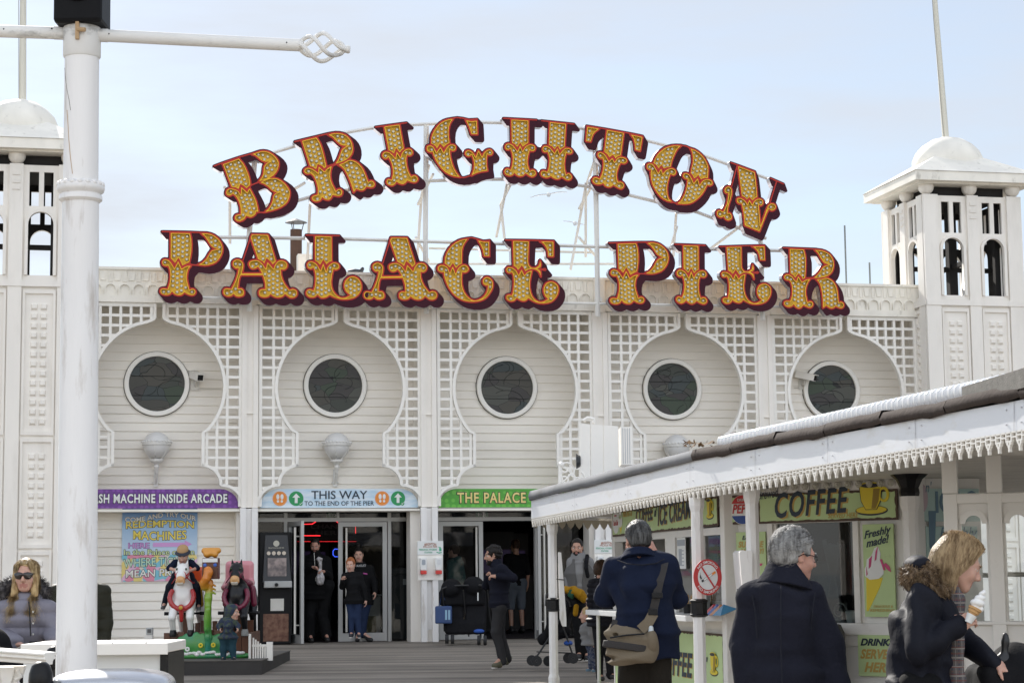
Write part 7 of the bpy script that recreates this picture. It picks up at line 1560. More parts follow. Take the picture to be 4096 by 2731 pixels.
def person(label, x, Y, H, yaw, P=None, look=None, skin=SK1, hair=None, top=None, legs=None, shoes=None, h=.012, hs=None, hands=None, group=None, z0=None, mouth=0., body_k=1., loc=None, feet=True):
 loc = Vector(loc) if loc is not None else ground(x, Y)
 if z0 is not None: loc.z = z0
 t = thing('person', label, 'person', Matrix.Translation(loc), group); J, s = skel(H, yaw); lv = np.array(loc)
 for k, v in (P or {}).items(): J[k] = np.array(atY(v[0], v[1], Y+(v[2] if len(v) > 2 else 0)))-lv if not isinstance(v, np.ndarray) else v
 HA = rotm(*(look if look else (yaw, 0, 0))); hs = hs or s**.45; hp = J['head']; rt = nrm_(J['shR']-J['shL']); sw = np.linalg.norm(J['shR']-J['shL'])/.36
 F = Fld(); head_sdf(F, hp, HA, hs, mouth)
 nb = hp+HA@(np.array([0, -.03, -.07])*hs); F.cap(nb, J['neck'], .049*hs, .053*hs, k=.02); F.cap(J['neck']-np.array([0, 0, .08*s]), J['pel'], .075*s, .09*s, k=.04)
 for sd in 'RL':
  F.cap(J['neck']-np.array([0, 0, .04*s]), J['sh'+sd]-np.array([0, 0, .02*s]), .032*s, .038*s, k=.03); F.cap(J['sh'+sd]-np.array([0, 0, .02*s]), J['el'+sd], .038*s, .036*s, k=.02); F.cap(J['el'+sd], J['wr'+sd], .037*s, .027*s, k=.02); F.cap(J['pel'], J['hip'+sd], .09*s, .09*s, k=.04)
  F.cap(J['hip'+sd], J['kn'+sd], .078*s, .05*s, k=.02); F.cap(J['kn'+sd], J['an'+sd], .05*s, .034*s, k=.02); F.cap(J['an'+sd], J['toe'+sd], .036*s, .026*s, k=.02)
 hd = hands or {}
 for sd in 'RL':
  q = hd.get(sd, {})
  if q is None: continue
  fd = nrm_(J['wr'+sd]-J['el'+sd]); inn = -rt if sd == 'R' else rt
  hand_sdf(F, J['wr'+sd], q.get('d', fd), q.get('n', inn), (1 if sd == 'R' else -1)*q.get('flip', 1), q.get('curl', .35), max(s, .5)*q.get('s', 1), thumb=q.get('thumb', .4))
 body = F.mesh('body', [skin, LIP, EYEW, IRIS], h, t)
 if legs:
  F = Fld(); rl = legs.get('r', 1.); F.at()
  F.cap(J['hipR'], J['hipL'], .105*s*rl, .105*s*rl, k=.04); F.ell(J['pel']+np.array([0, 0, -.0*s]), np.array([.155, .115, .13])*s*rl, R=np.stack([rt, np.cross([0, 0, 1], rt), [0, 0, 1]], 1), k=.04)
  end = legs.get('end', 1.)
  for sd in 'RL':
   a, kn, an = J['hip'+sd], J['kn'+sd], J['an'+sd]
   F.cap(a, kn, .096*s*rl, .070*s*rl, k=.03)
   if end > .5: e = kn+(an-kn)*(min(1., (end-.5)*2)+(.12 if end > .9 else 0)); F.cap(kn, e, .070*s*rl, legs.get('cuff', .053)*s*rl, k=.025)
  F.disp(folds(.0045*s, 1.3, 3))
  F.mesh('trousers', legs['m'], h, t)
 if shoes:
  for sd in 'RL':
   a, b = J['an'+sd], J['toe'+sd]; f = nrm_((b-a)*np.array([1, 1, 0])); zf = min(a[2], b[2])-.045*s; F = Fld()
   up = np.array([0, 0, 1.]); pitch = (b-a)[2]
   F.cap(a-f*.03*s+up*-.02*s, b-f*.02*s, .043*s, .036*s, k=.02); F.cap(a, a+up*.03*s, .042*s, .04*s, k=.02); F.cap(b-f*.09*s, b, .037*s, .030*s, k=.02); F.plane(np.array([0, 0, zf+.012*s]), (0, 0, -1)) if abs(pitch) < .1 else 0
   o = F.mesh('shoe', shoes['m'], min(h, .009), t)
   if shoes.get('sole'):
    F = Fld(); F.cap(a-f*.04*s-up*.045*s, b-up*.012*s, .042*s, .04*s, k=.01); F.plane(np.array([0, 0, zf+.022*s]), (0, 0, 1)); F.plane(np.array([0, 0, zf]), (0, 0, -1)); F.mesh('sole', shoes['sole'], min(h, .008), o)
 if top:
  F = Fld(); r = top.get('r', 1.)*s; hem = top.get('hem', .12)*s; dn = nrm_(J['pel']-J['chest']); wk = top.get('w', 1.)*sw; fl = top.get('flare', 1.); kn_ = J['neck']
  mid = J['pel']+(J['chest']-J['pel'])*.45; rp = nrm_(J['hipR']-J['hipL']); bd = top.get('dep', 1.)
  pe = J['pel']+np.array(top.get('drop', (0, 0, -1)))*hem
  if hem > .3*s: F.loft([pe, J['pel']], [(.205*r*fl, .165*r*fl*bd), (.185*r, .135*r*bd)], [rp, rp], k=.03)
  else: F.loft([pe, J['pel']], [(.18*r*fl, .135*r*fl*bd), (.178*r, .13*r*bd)], [rp, rp], k=.03)
  F.loft([J['pel'], mid, J['chest'], (J['chest']+kn_)/2+np.array([0, 0, .03*s]), kn_+np.array([0, 0, -.01*s])], [(.178*r, .13*r*bd), (.168*r*wk, .125*r*bd), (.180*r*wk, .13*r*bd), (.150*r*wk, .105*r*bd), (.075*r, .072*r)], [rp, nrm_(rp+rt), rt, rt, rt], k=.045)
  F.ell(J['chest'], np.array([.178*wk, .125*bd, .15])*r, R=np.stack([rt, np.cross(nrm_(J['neck']-J['chest']), rt), nrm_(J['neck']-J['chest'])], 1), k=.05)
  ar = top.get('arm', 1.)*s
  for sd in 'RL':
   F.cap(kn_-np.array([0, 0, .035*s]), J['sh'+sd]-np.array([0, 0, .012*s]), .050*ar, .064*ar, k=.04); F.cap(J['sh'+sd]-np.array([0, 0, .012*s]), J['el'+sd], .066*ar, .055*ar, k=.03)
   ce = top.get('sleeve', .96)
   if ce > .05: F.cap(J['el'+sd], J['el'+sd]+(J['wr'+sd]-J['el'+sd])*ce, .055*ar, .041*ar, k=.02)
  if top.get('collar'): c = top['collar']; F.loft([kn_-np.array([0, 0, .03*s]), kn_*.45+nb*.55+np.array([0, 0, c*s])], [(.094*hs, .094*hs), (.074*hs, .076*hs)], rt, k=.012)
  if top.get('hood'): F.ell(kn_-np.cross([0, 0, 1], rt)*(.075*s)+np.array([0, 0, .0]), np.array([.105, .07, .075])*s, R=np.stack([rt, np.cross([0, 0, 1], rt), [0, 0, 1]], 1), k=.03); F.loft([kn_-np.array([0, 0, .05*s]), kn_+np.array([0, 0, .035*s])], [(.105*s, .10*s), (.085*s, .088*s)], rt, k=.03)
  F.cap(nb+(hp-nb)*.2, kn_*.55+nb*.45, .062*hs, .064*hs, k=.008, op='-')
  if top.get('cut') is not False: F.plane(pe, np.array(top.get('drop', (0, 0, -1))))
  F.disp(folds(top.get('fold', .006)*s, top.get('fr', 1.), int(abs(x)) % 50))
  if top.get('quilt'): F.disp(quilt(top['quilt'], top.get('qa', .010), 0))
  for ex in top.get('extra', []): ex(F, J, s)
  F.mesh(top.get('name', 'jacket'), top['m'], h, t)
 if hair:
  F = Fld(); F.at(hp, HA, hs); st = hair.get('st', 'short'); vol = hair.get('vol', .0)
  F.ell((0, -.022, .036), (.079+vol, .099+vol, .092+vol), k=.01)
  if st in ('short', 'messy', 'curly'): F.ell((0, -.055, -.015), (.066+vol*.5, .060+vol*.5, .065), k=.03)
  if st in ('long', 'bob'):
   Lh = hair.get('len', .22); F.ell((0, -.06, -.03), (.085+vol, .075, .12), k=.03)
   for x_ in (-1, 1): F.cap((x_*.066, -.01, .03), (x_*hair.get('spread', .085), hair.get('fwd', .0), -Lh), .034, hair.get('tip', .026), k=.03)
   F.cap((0, -.07, .0), (0, -.08, -Lh*.9), .06, .045, k=.03)
  if st == 'bun': F.ell((0, -.02, .155), (.042, .042, .04), k=.01); F.ell((0, -.05, 0), (.07, .065, .07), k=.03)
  fz = hair.get('front', .062); F.ell((0, .085, -.052), (.066, .07, .098+hair.get('brow', 0)), k=.012, op='-'); F.box((0, .12, -.05), (.056 if st not in ('long', 'bob') else .05, .078, .121), .025, k=.01, op='-')
  if st not in ('long', 'bob'): F.box((0, .03, -.115), (.2, .2, .06), .01, k=.01, op='-'); [F.ell((x_*.085, .012, -.03), (.022, .036, .05), k=.006, op='-') for x_ in (-1, 1)]
  amp = {'short': .002, 'messy': .008, 'curly': .010, 'long': .004, 'bob': .002, 'bun': .003}[st]; F.at()
  rr = np.random.RandomState(5); ks = [(rr.randn(3)*np.array([70, 70, 30 if st in ('long', 'bob') else 70]), rr.rand()*6) for _ in range(5)]
  F.disp(lambda Q: amp*hs*sum(np.sin(Q@k_+p_) for k_, p_ in ks)/2.5)
  ho = F.mesh('hair', hair['m'], min(h, .008), t)
  if hair.get('fn'):
   g = MB(); strands(g, (hp, HA), hs, hair['fn'], hair.get('n', 500), 11, hair.get('wd', .0022)); g.build('hair_strands', hair.get('m2', hair['m']), ho, True, fixn=False)
  if hair.get('beard'):
   F = Fld(); F.at(hp, HA, hs); F.ell((0, .038, -.078), (.060, .058, .052), k=.01); F.ell((0, .072, -.108), (.030, .026, .022), k=.02); F.cap((-.028, .086, -.056), (.028, .086, -.056), .010, k=.01); F.box((0, .05, .0), (.2, .2, .045), .01, k=.02, op='-'); F.ell((0, .10, -.071), (.022, .02, .010), k=.006, op='-'); F.disp(lambda Q: .002*np.sin(Q@np.array([400, 300, 350]))); F.at(); F.mesh('beard', hair['m'], min(h, .007), t)
  g = MB()
  for x_ in (-1, 1): g.tube([hp+HA@(np.array(q)*hs) for q in ((x_*.016, .0975, .0185), (x_*.032, .0945, .0235), (x_*.049, .083, .018))], [.0032*hs, .0042*hs, .002*hs], 6)
  if not hair.get('nobrow'): g.build('eyebrow', hair['m'], t, True)
 return t, J, s, (hp, HA, hs)
# ================================================================ the horse ride itself
RT = thing('horse_ride', 'coin operated ride with a white and a black horse on a painted garden base', 'horse ride', Matrix.Translation(RO))
W3 = lambda x, y, d=0.: (rv(x, y)[0], d, rv(x, y)[1])
M_HW = mat('white_fibreglass', (.78, .77, .74), .22, coat=.5, var=.03); M_HB = mat('black_fibreglass', (.008, .008, .010), .3, coat=.25, spec=.2); M_REDG = mat('red_gloss', (.38, .015, .015), .22, coat=.5); M_MAG = mat('magenta_gloss', (.15, .008, .035), .3, coat=.25)
M_MUZ = mat('muzzle_orange', (.62, .33, .13), .3, coat=.4); M_GOLDP = mat('gold_paint', (.5, .27, .03), .3, .3); M_BRWN = mat('painted_brown', (.11, .04, .018), .4, dirt=.5, dcol=(.04, .015, .008), dscale=7, stretch=(4, 1, .6), var=.2); M_GRNG = mat('painted_green', (.05, .26, .05), .35, coat=.3, dirt=.6, dcol=(.02, .22, .18), dscale=4, dlo=.45, dhi=.7)
g = MB(); u0, z0_ = rv(1285, 1362); u1, z1_ = rv(1945, 1160); rnd = random.Random(4)
g.box(u0, u1, .0, 1.15, .0, z1_-.02)
for k in range(12):
 a = u0+(u1-u0)*k/12; g.box(a+.003, a+(u1-u0)/12-.003, -.03, -.0, .04, z1_+rnd.uniform(-.02, .03))
for k in range(9):
 a = rv(1390, 0)[0]+(rv(1800, 0)[0]-rv(1390, 0)[0])*k/9; g.box(a+.003, a+.07, .45, .48, .3, rv(0, 1090)[1]+rnd.uniform(-.02, .02))
g.build('fence_base', M_BRWN, RT, bevel=.006)
F = Fld()
for x in np.linspace(1420, 1735, 14): F.ell(W3(x, rnd.uniform(1240, 1290), -.05), (.07, .035, .10+rnd.uniform(0, .05)), k=.03)
for x in np.linspace(1300, 1920, 12): F.ell(W3(x, 1345, -.05), (.08, .06, .035), k=.03)
F.mesh('grass_relief', M_GRNG, .012, RT)
F = Fld()
for x in np.linspace(1370, 1910, 22): F.ell(W3(x+rnd.uniform(-10, 10), 1325+rnd.uniform(-12, 12), -.09), (.035, .03, .022), k=.01)
F.mesh('white_pebbles', M_HW, .010, RT)
for x, y, m in ((1480, 1290, M_HW), (1583, 1262, M_SYEL), (1680, 1260, M_SYEL), (1785, 1280, M_HW)):
 F = Fld(); c = np.array(W3(x, y, -.13))
 for k in range(8): F.ell(c+np.array([.022*math.cos(k*.785), 0, .022*math.sin(k*.785)]), (.013, .008, .013), k=.004)
 F.mesh('flower', m, .006, RT)
def horse(cx, m, collar, name, leg_lift):
 F = Fld(); X = lambda dx, y, z: (cx+dx, y, z)
 F.ell(X(0, .40, .84), (.165, .36, .18), k=.05); F.ell(X(0, .08, .80), (.165, .15, .205), k=.06); F.ell(X(0, .72, .84), (.17, .17, .18), k=.05)
 F.cap(X(0, .10, .90), X(0, -.03, 1.10), .115, .085, k=.06); F.cap(X(0, -.01, 1.16), X(0, -.15, 1.07), .084, .062, k=.04); F.ell(X(0, -.04, 1.15), (.082, .085, .085), k=.03)
 for s in (-1, 1):
  F.cap(X(s*.05, -.0, 1.20), X(s*.065, .0, 1.295), .026, .006, k=.012); F.ell(X(s*.052, -.08, 1.165), (.028, .03, .024), k=.02)
  l = leg_lift[0 if s < 0 else 1]
  F.cap(X(s*.095, .03, .72), X(s*.115, -.10-l*.4, .54), .075, .046, k=.04); F.cap(X(s*.115, -.10-l*.4, .54), X(s*.115, -.04, .38), .046, .036, k=.02)
  F.cap(X(s*.11, .72, .74), X(s*.13, .62, .56), .085, .05, k=.04); F.cap(X(s*.13, .62, .56), X(s*.13, .78, .34), .048, .035, k=.02)
 o = F.mesh('horse', m, .0125, RT)
 F = Fld(); F.ell(X(0, -.185, 1.03), (.058, .062, .052), k=.02); F.cap(X(-.03, -.20, 1.0), X(.03, -.20, 1.0), .032, k=.02); F.mesh('muzzle', M_MUZ, .009, o)
 F = Fld(); F.cap(X(-.034, -.225, .985), X(.034, -.225, .985), .012); F.cap(X(-.03, -.21, .965), X(.03, -.21, .965), .014); F.mesh('mouth', mat('horse_teeth', (.55, .5, .42), .3), .008, o)
 for s in (-1, 1):
  F = Fld(); F.ell(X(s*.060, -.115, 1.165), (.014, .016, .019)); F.mesh('eye', mat('glossy_eye', (.03, .05, .02) if m is M_HW else (.04, .07, .12), .1), .006, o)
  g = MB(); g.lathe([(.045, 0), (.05, .03), (.04, .085), (.03, .09)], 14, X(s*.115, -.04, .29)); g.build('hoof', M_HB if m is M_HW else mat('grey_hoof', (.25, .25, .24), .4), o, True)
 g = MB(); g.tube([X(.088*math.cos(a), -.055+.03*math.sin(a), 1.115+.085*math.sin(a)) for a in np.linspace(0, 6.283, 20)], .011, 6); g.tube([X(.064*math.cos(a), -.145, 1.075+.062*math.sin(a)) for a in np.linspace(0, 6.283, 20)], .011, 6)
 for s in (-1, 1): g.tube([X(s*.083, -.05, 1.12), X(s*.07, -.11, 1.09), X(s*.064, -.15, 1.075)], .011, 6); g.tube([X(s*.07, -.13, 1.06), X(s*.14, -.02, .98), X(s*.15, .12, 1.0)], .008, 5)
 g.build('bridle', collar, o, True)
 F = Fld()
 pts = [X(.155*math.cos(a), -.075-.02*abs(math.sin(a))+(.10 if math.sin(a) > 0 else .0)*math.sin(a), .80+.155*math.sin(a)) for a in np.linspace(2.6, 6.82, 16)]
 for a, b in zip(pts, pts[1:]): F.cap(a, b, .032, k=.01)
 F.cap(X(0, -.10, .66), X(0, -.09, .50), .036, .026, k=.01); F.ell(X(0, -.125, .665), (.045, .022, .045), k=.005); F.mesh('breast_collar', collar, .010, o)
 g = MB(); g.lathe([(.022, 0), (.026, .008), (.001, .012)], 14, M=Matrix.Translation(X(0, -.145, .665)) @ Matrix.Rotation(rad(90), 4, 'X')); g.build('collar_boss', M_GOLDP, o, True)
 F = Fld(); F.cap(X(.0, .12, 1.10), X(0, .0, 1.24), .028, .02, k=.02); F.cap(X(.05, -.0, 1.0), X(.09, .02, .88), .02, .008); F.mesh('mane', mat('mane_grey', (.16, .14, .12), .5) if m is M_HW else M_HB, .012, o)
 F = Fld(); F.ell(X(0, .33, .97), (.175, .20, .07), k=.02); F.cap(X(-.17, .3, .90), X(-.19, .3, .70), .04, k=.02); F.cap(X(.17, .3, .90), X(.19, .3, .70), .04, k=.02); F.mesh('saddle', M_GOLDP if m is M_HW else M_MAG, .012, o)
 g = MB(); g.tube([X(-.25, .18, .585), X(.25, .18, .585)], .014, 8);
 for s in (-1, 1): g.tube([X(s*.2, .18, .585), X(s*.27, .18, .585)], .024, 10)
 g.build('foot_bar', M_BLACK, o)
 g = MB(); g.box(cx-.05, cx+.05, .35, .55, .30, .72); g.build('pedestal', M_BRWN, o)
 return o
h1 = horse(rv(1428, 0)[0], M_HW, M_REDG, 'white', (.12, .02)); h2 = horse(rv(1848, 0)[0], M_HB, M_MAG, 'black', (.02, .1))
for cx, m, y0, y1, hw_, lbl in ((1428, mat('orange_seat', (.55, .07, .015), .3, coat=.4), 655, 790, 128, 0), (1820, mat('pink_seat', (.62, .24, .27), .3, coat=.4), 612, 800, 115, 1)):
 F = Fld(); a, z1_ = rv(cx, y0); _, z0_ = rv(cx, y1); w_ = hw_*ks
 F.box((a, .62, (z0_+z1_)/2), (w_, .05, (z1_-z0_)/2), .06, k=.01); F.cap((a-w_+.03, .60, z0_+.02), (a-w_+.03, .35, z0_-.04), .045, k=.03); F.cap((a+w_-.03, .60, z0_+.02), (a+w_-.03, .35, z0_-.04), .045, k=.03); so_ = F.mesh('seat_back', m, .012, RT)
 if lbl: MB().box(rv(1770, 0)[0], rv(1815, 0)[0], .555, .566, rv(0, 705)[1], rv(0, 645)[1]).build('notice_label', M_OFFW, so_)
# snake post with the coin box
pts = [W3(1635, 1330, -.06), W3(1637, 1200, -.08), W3(1632, 1060, -.10), W3(1634, 900, -.08), W3(1640, 780, -.02)]
def snake_mat():
 m = bpy.data.materials.new('snake_paint'); m.use_nodes = True; n = m.node_tree; b = n.nodes['Principled BSDF']; l = n.links.new
 t_ = n.nodes.new('ShaderNodeTexCoord'); s_ = n.nodes.new('ShaderNodeSeparateXYZ'); l(t_.outputs['Object'], s_.inputs[0]); r = n.nodes.new('ShaderNodeValToRGB'); e = r.color_ramp.elements; mr_ = n.nodes.new('ShaderNodeMapRange'); mr_.inputs[2].default_value = 1.2; l(s_.outputs['Z'], mr_.inputs[0]); l(mr_.outputs[0], r.inputs['Fac'])
 e[0].color = (.02, .22, .15, 1); e[0].position = .12; e[1].color = (.62, .20, .02, 1); e[1].position = .85
 q_ = e.new(.35); q_.color = (.08, .30, .03, 1); q_ = e.new(.7); q_.color = (.22, .35, .03, 1); q_ = e.new(.77); q_.color = (.55, .25, .02, 1); l(r.outputs[0], b.inputs['Base Color']); b.inputs['Roughness'].default_value = .25; b.inputs['Coat Weight'].default_value = .4; return m
F = Fld()
for a, b in zip(pts, pts[1:]): F.cap(a, b, .048, .046, k=.03)
F.cap(W3(1628, 1140, -.13), W3(1638, 990, -.14), .036, .04, k=.03)
cp_ = [W3(1640, 790, -.04), W3(1605, 815, -.10), W3(1600, 785, -.13), W3(1625, 750, -.15), W3(1640, 705, -.14), W3(1635, 690, -.12)]
for i, (a, b) in enumerate(zip(cp_, cp_[1:])): F.cap(a, b, .040+.004*i, .042+.004*i, k=.03)
for y in (800, 830, 860): F.cap(W3(1672, y, -.06), W3(1690, y+8, -.10), .014)
F.mesh('snake_post', snake_mat(), .011, RT)
g = MB(); a, b = rv(1582, 755), rv(1705, 590); g.box(a[0], b[0], -.06, .14, a[1], b[1]); cb = g.build('coin_box', M_BRWN, RT, bevel=.012)
MB().box(rv(1586, 0)[0], rv(1703, 0)[0], -.068, -.061, rv(0, 625)[1], rv(0, 595)[1]).build('instruction_label', M_OFFW, cb)
for x in (1605, 1684): g = MB(); c = rv(x, 647); g.lathe([(.026, 0), (.02, .012), (.001, .014)], 8, M=Matrix.Translation((c[0], -.062, c[1])) @ Matrix.Rotation(rad(90), 4, 'X')); g.build('blue_button', mat('blue_button', (.04, .12, .45), .3), cb, True)
F = Fld()
for k in range(9): c = rv(1600+k*10.5, 560+6*math.sin(k)); F.ell((c[0], .02, c[1]), (.026, .06, .04), k=.02)
F.cap((rv(1592, 0)[0], .02, rv(0, 535)[1]), (rv(1700, 0)[0], .02, rv(0, 535)[1]), .04, k=.02); F.mesh('orange_crest', M_ORNG if False else mat('crest_orange', (.65, .28, .03), .3, coat=.4), .011, cb)
F = Fld(); F.ell((rv(1640, 0)[0], -.06, rv(0, 700)[1]), (.05, .03, .06)); F.mesh('dark_opening', M_DARK, .01, cb)
MB().box(rv(1690, 0)[0], rv(1940, 0)[0], .5, .53, .3, rv(0, 1080)[1]).build('rear_fence', M_BRWN, RT)
# small white picket panel beside the ride
a = V(*cv(1965, 1340), 26.2); t = thing('picket_fence', 'little white picket fence panel right of the horse ride', 'fence', Matrix.Translation((a.x, 26.2, rz0-.15))); sc_ = .0017
g = MB()
for k in range(6): g.box(.02+k*.028, .04+k*.028, .02*k, .02*k+.012, .05, .42-.025*k)
g.build('picket', M_TRIM, t); MB().box(0, .19, .09, .10, .30, .33).build('rail', M_TRIM, t); MB().box(-.03, .0, -.02, .02, 0, .47).build('end_post', M_TRIM, t); MB().box(.19, .27, .08, .14, .12, .36).build('end_panel', M_TRIM, t)
a = V(*cv(1165, 1190), 27.5); t = thing('socket_box', 'small grey outdoor socket box on a white bracket by the poster wall', 'box', Matrix.Translation((a.x, 27.5, zg(27.5)))); hh = a.z-zg(27.5)
MB().box(-.04, .05, 0, .08, hh, hh+.10).build('casing', mat('socket_grey', (.5, .51, .5), .4), t, bevel=.008); MB().box(-.02, .03, -.01, 0, hh+.03, hh+.08).build('flap', mat('socket_dark', (.1, .1, .1), .4), t); MB().box(-.06, .05, 0, .08, hh-.07, hh-.005).build('bracket', M_TRIM, t); MB().box(-.02, .02, .02, .06, 0, hh-.07).build('stem', M_TRIM, t)
# ================================================================ people
k1v = lambda x, y, d=0.: (*[q/VS for q in k1(x, y)], d)
k2v = lambda x, y, d=0.: (*[q/VS for q in k2(x, y)], d)
c3v = lambda x, y, d=0.: ((900+x*.5527)/VS, (1930+y*.5527)/VS, d)
cvv = lambda x, y, d=0.: (*cv(x, y), d)
NAVY = cloth('navy_cotton', (.012, .018, .042)); NAVYW = cloth('navy_wool', (.0175, .0185, .029), .95, .55, 34, .02, .18); BLK = cloth('black_cloth', (.011, .011, .012)); BLKP = cloth('black_puffer', (.016, .016, .022), .55, .2, 40); OLIVE = cloth('dark_olive', (.034, .034, .024), .6, .2, 40); GREYP = cloth('grey_puffer', (.26, .25, .295), .55, .2, 40)
DKGR = cloth('charcoal_denim', (.045, .044, .046)); BLUEJ = cloth('blue_denim', (.025, .04, .09)); BRNT = cloth('dark_brown_trousers', (.03, .026, .021)); GRDEN = cloth('grey_denim', (.135, .13, .125)); GRHOOD = cloth('grey_marl', (.26, .255, .25)); BURG = cloth('burgundy', (.05, .012, .015)); CAMO = mat('camo_print', (.05, .07, .05), .85, dirt=1., dcol=(.02, .03, .06), dscale=16, dlo=.45, dhi=.52, var=.3); TEALT = cloth('teal_joggers', (.03, .075, .10)); WAXED = mat('waxed_navy', (.0085, .0095, .016), .68, var=.2, dscale=5, bump=.9, bscale=14, spec=.18)
def fn_comb(ln, comb, lift=.012, rnd=.12):
 def f(r):
  p, v = scalp(r)
  if p is None: return None
  c = np.array(comb)+np.array([r.gauss(0, rnd), r.gauss(0, rnd), r.gauss(0, rnd)]); c = c-v*(c@v)*.8; l = ln*r.uniform(.6, 1.2); q = lift*r.uniform(.6, 1.5)
  return [p*.99, p+v*q+c*l*.35, p+v*q*1.15+c*l*.75-np.array([0, 0, .06*l]), p+v*q*.7+c*l*1.05-np.array([0, 0, .25*l])]
 return f
def fn_short(ln, comb, up=.6, zmin=-.05):
 def f(r):
  p, v = scalp(r)
  if p is None or p[2] < zmin: return None
  l = ln*r.uniform(.6, 1.15); c = np.array(comb)+np.array([r.gauss(0, .25), r.gauss(0, .25), r.gauss(0, .2)]); return [p*.985, p+v*l*.35*up+c*l*.3, p+v*l*.5*up+c*l*.75+np.array([0, 0, -.1*l])]
 return f
# --- man in blue with the shoulder bag, seen from behind
def ptb0(x, y, d): return np.array(atY(*k1v(x, y)[:2], Yb_+d))-np.array(tb.location)
Yb_ = 12.9
tb, Jb, sb, _ = person('man in a navy shirt jacket seen from behind with a tan bag slung across him', 1475, Yb_, 1.77, 0, dict(
 head=k1v(1040, 492, .06), neck=k1v(1045, 605), chest=k1v(1075, 830), pel=k1v(1100, 1190), shL=k1v(880, 690, .03), shR=k1v(1245, 672, .03), elL=k1v(800, 925, .18), elR=k1v(1350, 925, .15), wrL=k1v(985, 735, .42), wrR=k1v(1165, 600, .30), hipL=k1v(1025, 1255), hipR=k1v(1165, 1255)),
 look=(rad(14), rad(-12), 0), skin=SK3, h=.010, hands=dict(R=dict(d=np.array([-.2, .1, .9]), n=np.array([-.8, .3, 0]), curl=.5), L=dict(d=np.array([.3, .2, .8]), n=np.array([.8, 0, .2]), curl=.8)),
 hair=dict(st='short', m=H_SALT, vol=.004, fn=fn_short(.024, (0, .2, .1), 1.0), n=1800, m2=hairm('hair_salt_strand', (.05, .05, .05), (.012, .012, .012)), wd=.0016), top=dict(m=NAVY, hem=.17, r=1.2, dep=1.15, arm=1.2, collar=.01, fold=.019, fr=1.1, name='shirt_jacket'), legs=dict(m=BRNT, r=1.08), shoes=dict(m=SHOE))
F = Fld(); nk = Jb['neck']; F.loft([nk+np.array([0, -.02, -.035]), nk+np.array([0, .0, .012]), nk+np.array([0, .006, .028])], [(.125, .118), (.100, .098), (.093, .094)], (1, 0, 0), k=.01); F.loft([nk+np.array([0, .0, -.08]), nk+np.array([0, .03, .12])], [(.080, .082), (.076, .078)], (1, 0, 0), op='-'); F.mesh('collar', NAVY, .007, tb)
MB().tube([ptb0(885, 640, -.10), ptb0(960, 668, -.165), ptb0(1070, 676, -.18), ptb0(1180, 664, -.16), ptb0(1240, 632, -.10)], .004, 5).build('yoke_seam', mat('navy_seam', (.004, .005, .012), .9), tb)
def ptb(x, y, d, loc): return np.array(atY(*k1v(x, y)[:2], Yb_+d))-np.array(loc)
LB = tb.location
bag = thing('shoulder_bag', 'tan canvas messenger bag with a dark stripe hanging behind the man in navy', 'bag', Matrix.Translation(LB)); M_TAN = mat('tan_canvas', (.17, .135, .09), .9, dirt=.4, dcol=(.09, .07, .05), dscale=6, bump=.3, bscale=90, var=.1); M_STRAP = mat('dark_webbing', (.032, .028, .026), .8, bump=.3, bscale=120)
F = Fld(); dB = -.215; c0 = ptb(975, 1265, dB, LB)
F.loft([ptb(975, 1420, dB, LB), ptb(968, 1380, dB, LB), ptb(985, 1230, dB+.01, LB), ptb(1000, 1165, dB+.03, LB)], [(.11, .05), (.150, .075), (.145, .07), (.125, .045)], (1, 0, -.06), k=.05); F.ell(ptb(1140, 1290, dB, LB), (.045, .06, .10), k=.03); F.disp(folds(.006, 1.2, 8)); F.mesh('bag_body', M_TAN, .008, bag)
F = Fld(); F.loft([ptb(955, 1320, dB-.006, LB), ptb(962, 1265, dB-.004, LB)], [(.155, .081), (.153, .079)], (1, 0, -.06), k=.01); F.mesh('stripe', M_STRAP, .008, bag)
F = Fld(); F.ell(ptb(1145, 1255, dB-.03, LB), (.04, .045, .075)); F.mesh('side_pocket', M_TAN, .008, bag); F = Fld(); F.cap(ptb(1140, 1200, dB-.03, LB), ptb(1140, 1150, dB-.03, LB), .02, .015); F.mesh('water_bottle', mat('clear_bottle', (.55, .6, .62), .1), .006, bag)
g = MB(); g.tube([ptb(830, 1225, dB-.075, LB), ptb(950, 1205, dB-.078, LB), ptb(1090, 1195, dB-.065, LB)], .006, 6); g.build('zip', M_BLACK, bag)
def ribbon(pts, wd, nrm2, name, m, par, th=.004):
 g = MB(); pts = [np.array(p) for p in pts]; rows = []
 for i, p in enumerate(pts):
  d = nrm_(pts[min(i+1, len(pts)-1)]-pts[max(i-1, 0)]); n2 = nrm_(np.array(nrm2[i] if isinstance(nrm2, list) else nrm2)); c = nrm_(np.cross(d, n2)); rows.append(g.addv([p-c*wd/2, p+c*wd/2, p+c*wd/2+n2*th, p-c*wd/2+n2*th]))
 for a, b in zip(rows, rows[1:]):
  for k in range(4): g.face([a+k, a+(k+1) % 4, b+(k+1) % 4, b+k])
 return g.build(name, m, par)
ribbon([ptb(1238, 600, .09, LB), ptb(1246, 625, -.02, LB), ptb(1236, 680, -.105, LB), ptb(1205, 800, -.185, LB), ptb(1180, 920, -.20, LB), ptb(1150, 1050, -.205, LB), ptb(1125, 1120, -.21, LB)], .052, (0.05, -1, .12), 'strap', M_STRAP, bag)
ribbon([ptb(1158, 1040, -.215, LB), ptb(1120, 1110, -.235, LB), ptb(1060, 1165, -.25, LB)], .066, (0, -1, .1), 'strap_tab', M_TAN, bag); ribbon([ptb(870, 1090, -.19, LB), ptb(850, 1160, -.21, LB), ptb(832, 1230, -.22, LB)], .034, (0, -1, .1), 'strap', M_STRAP, bag)
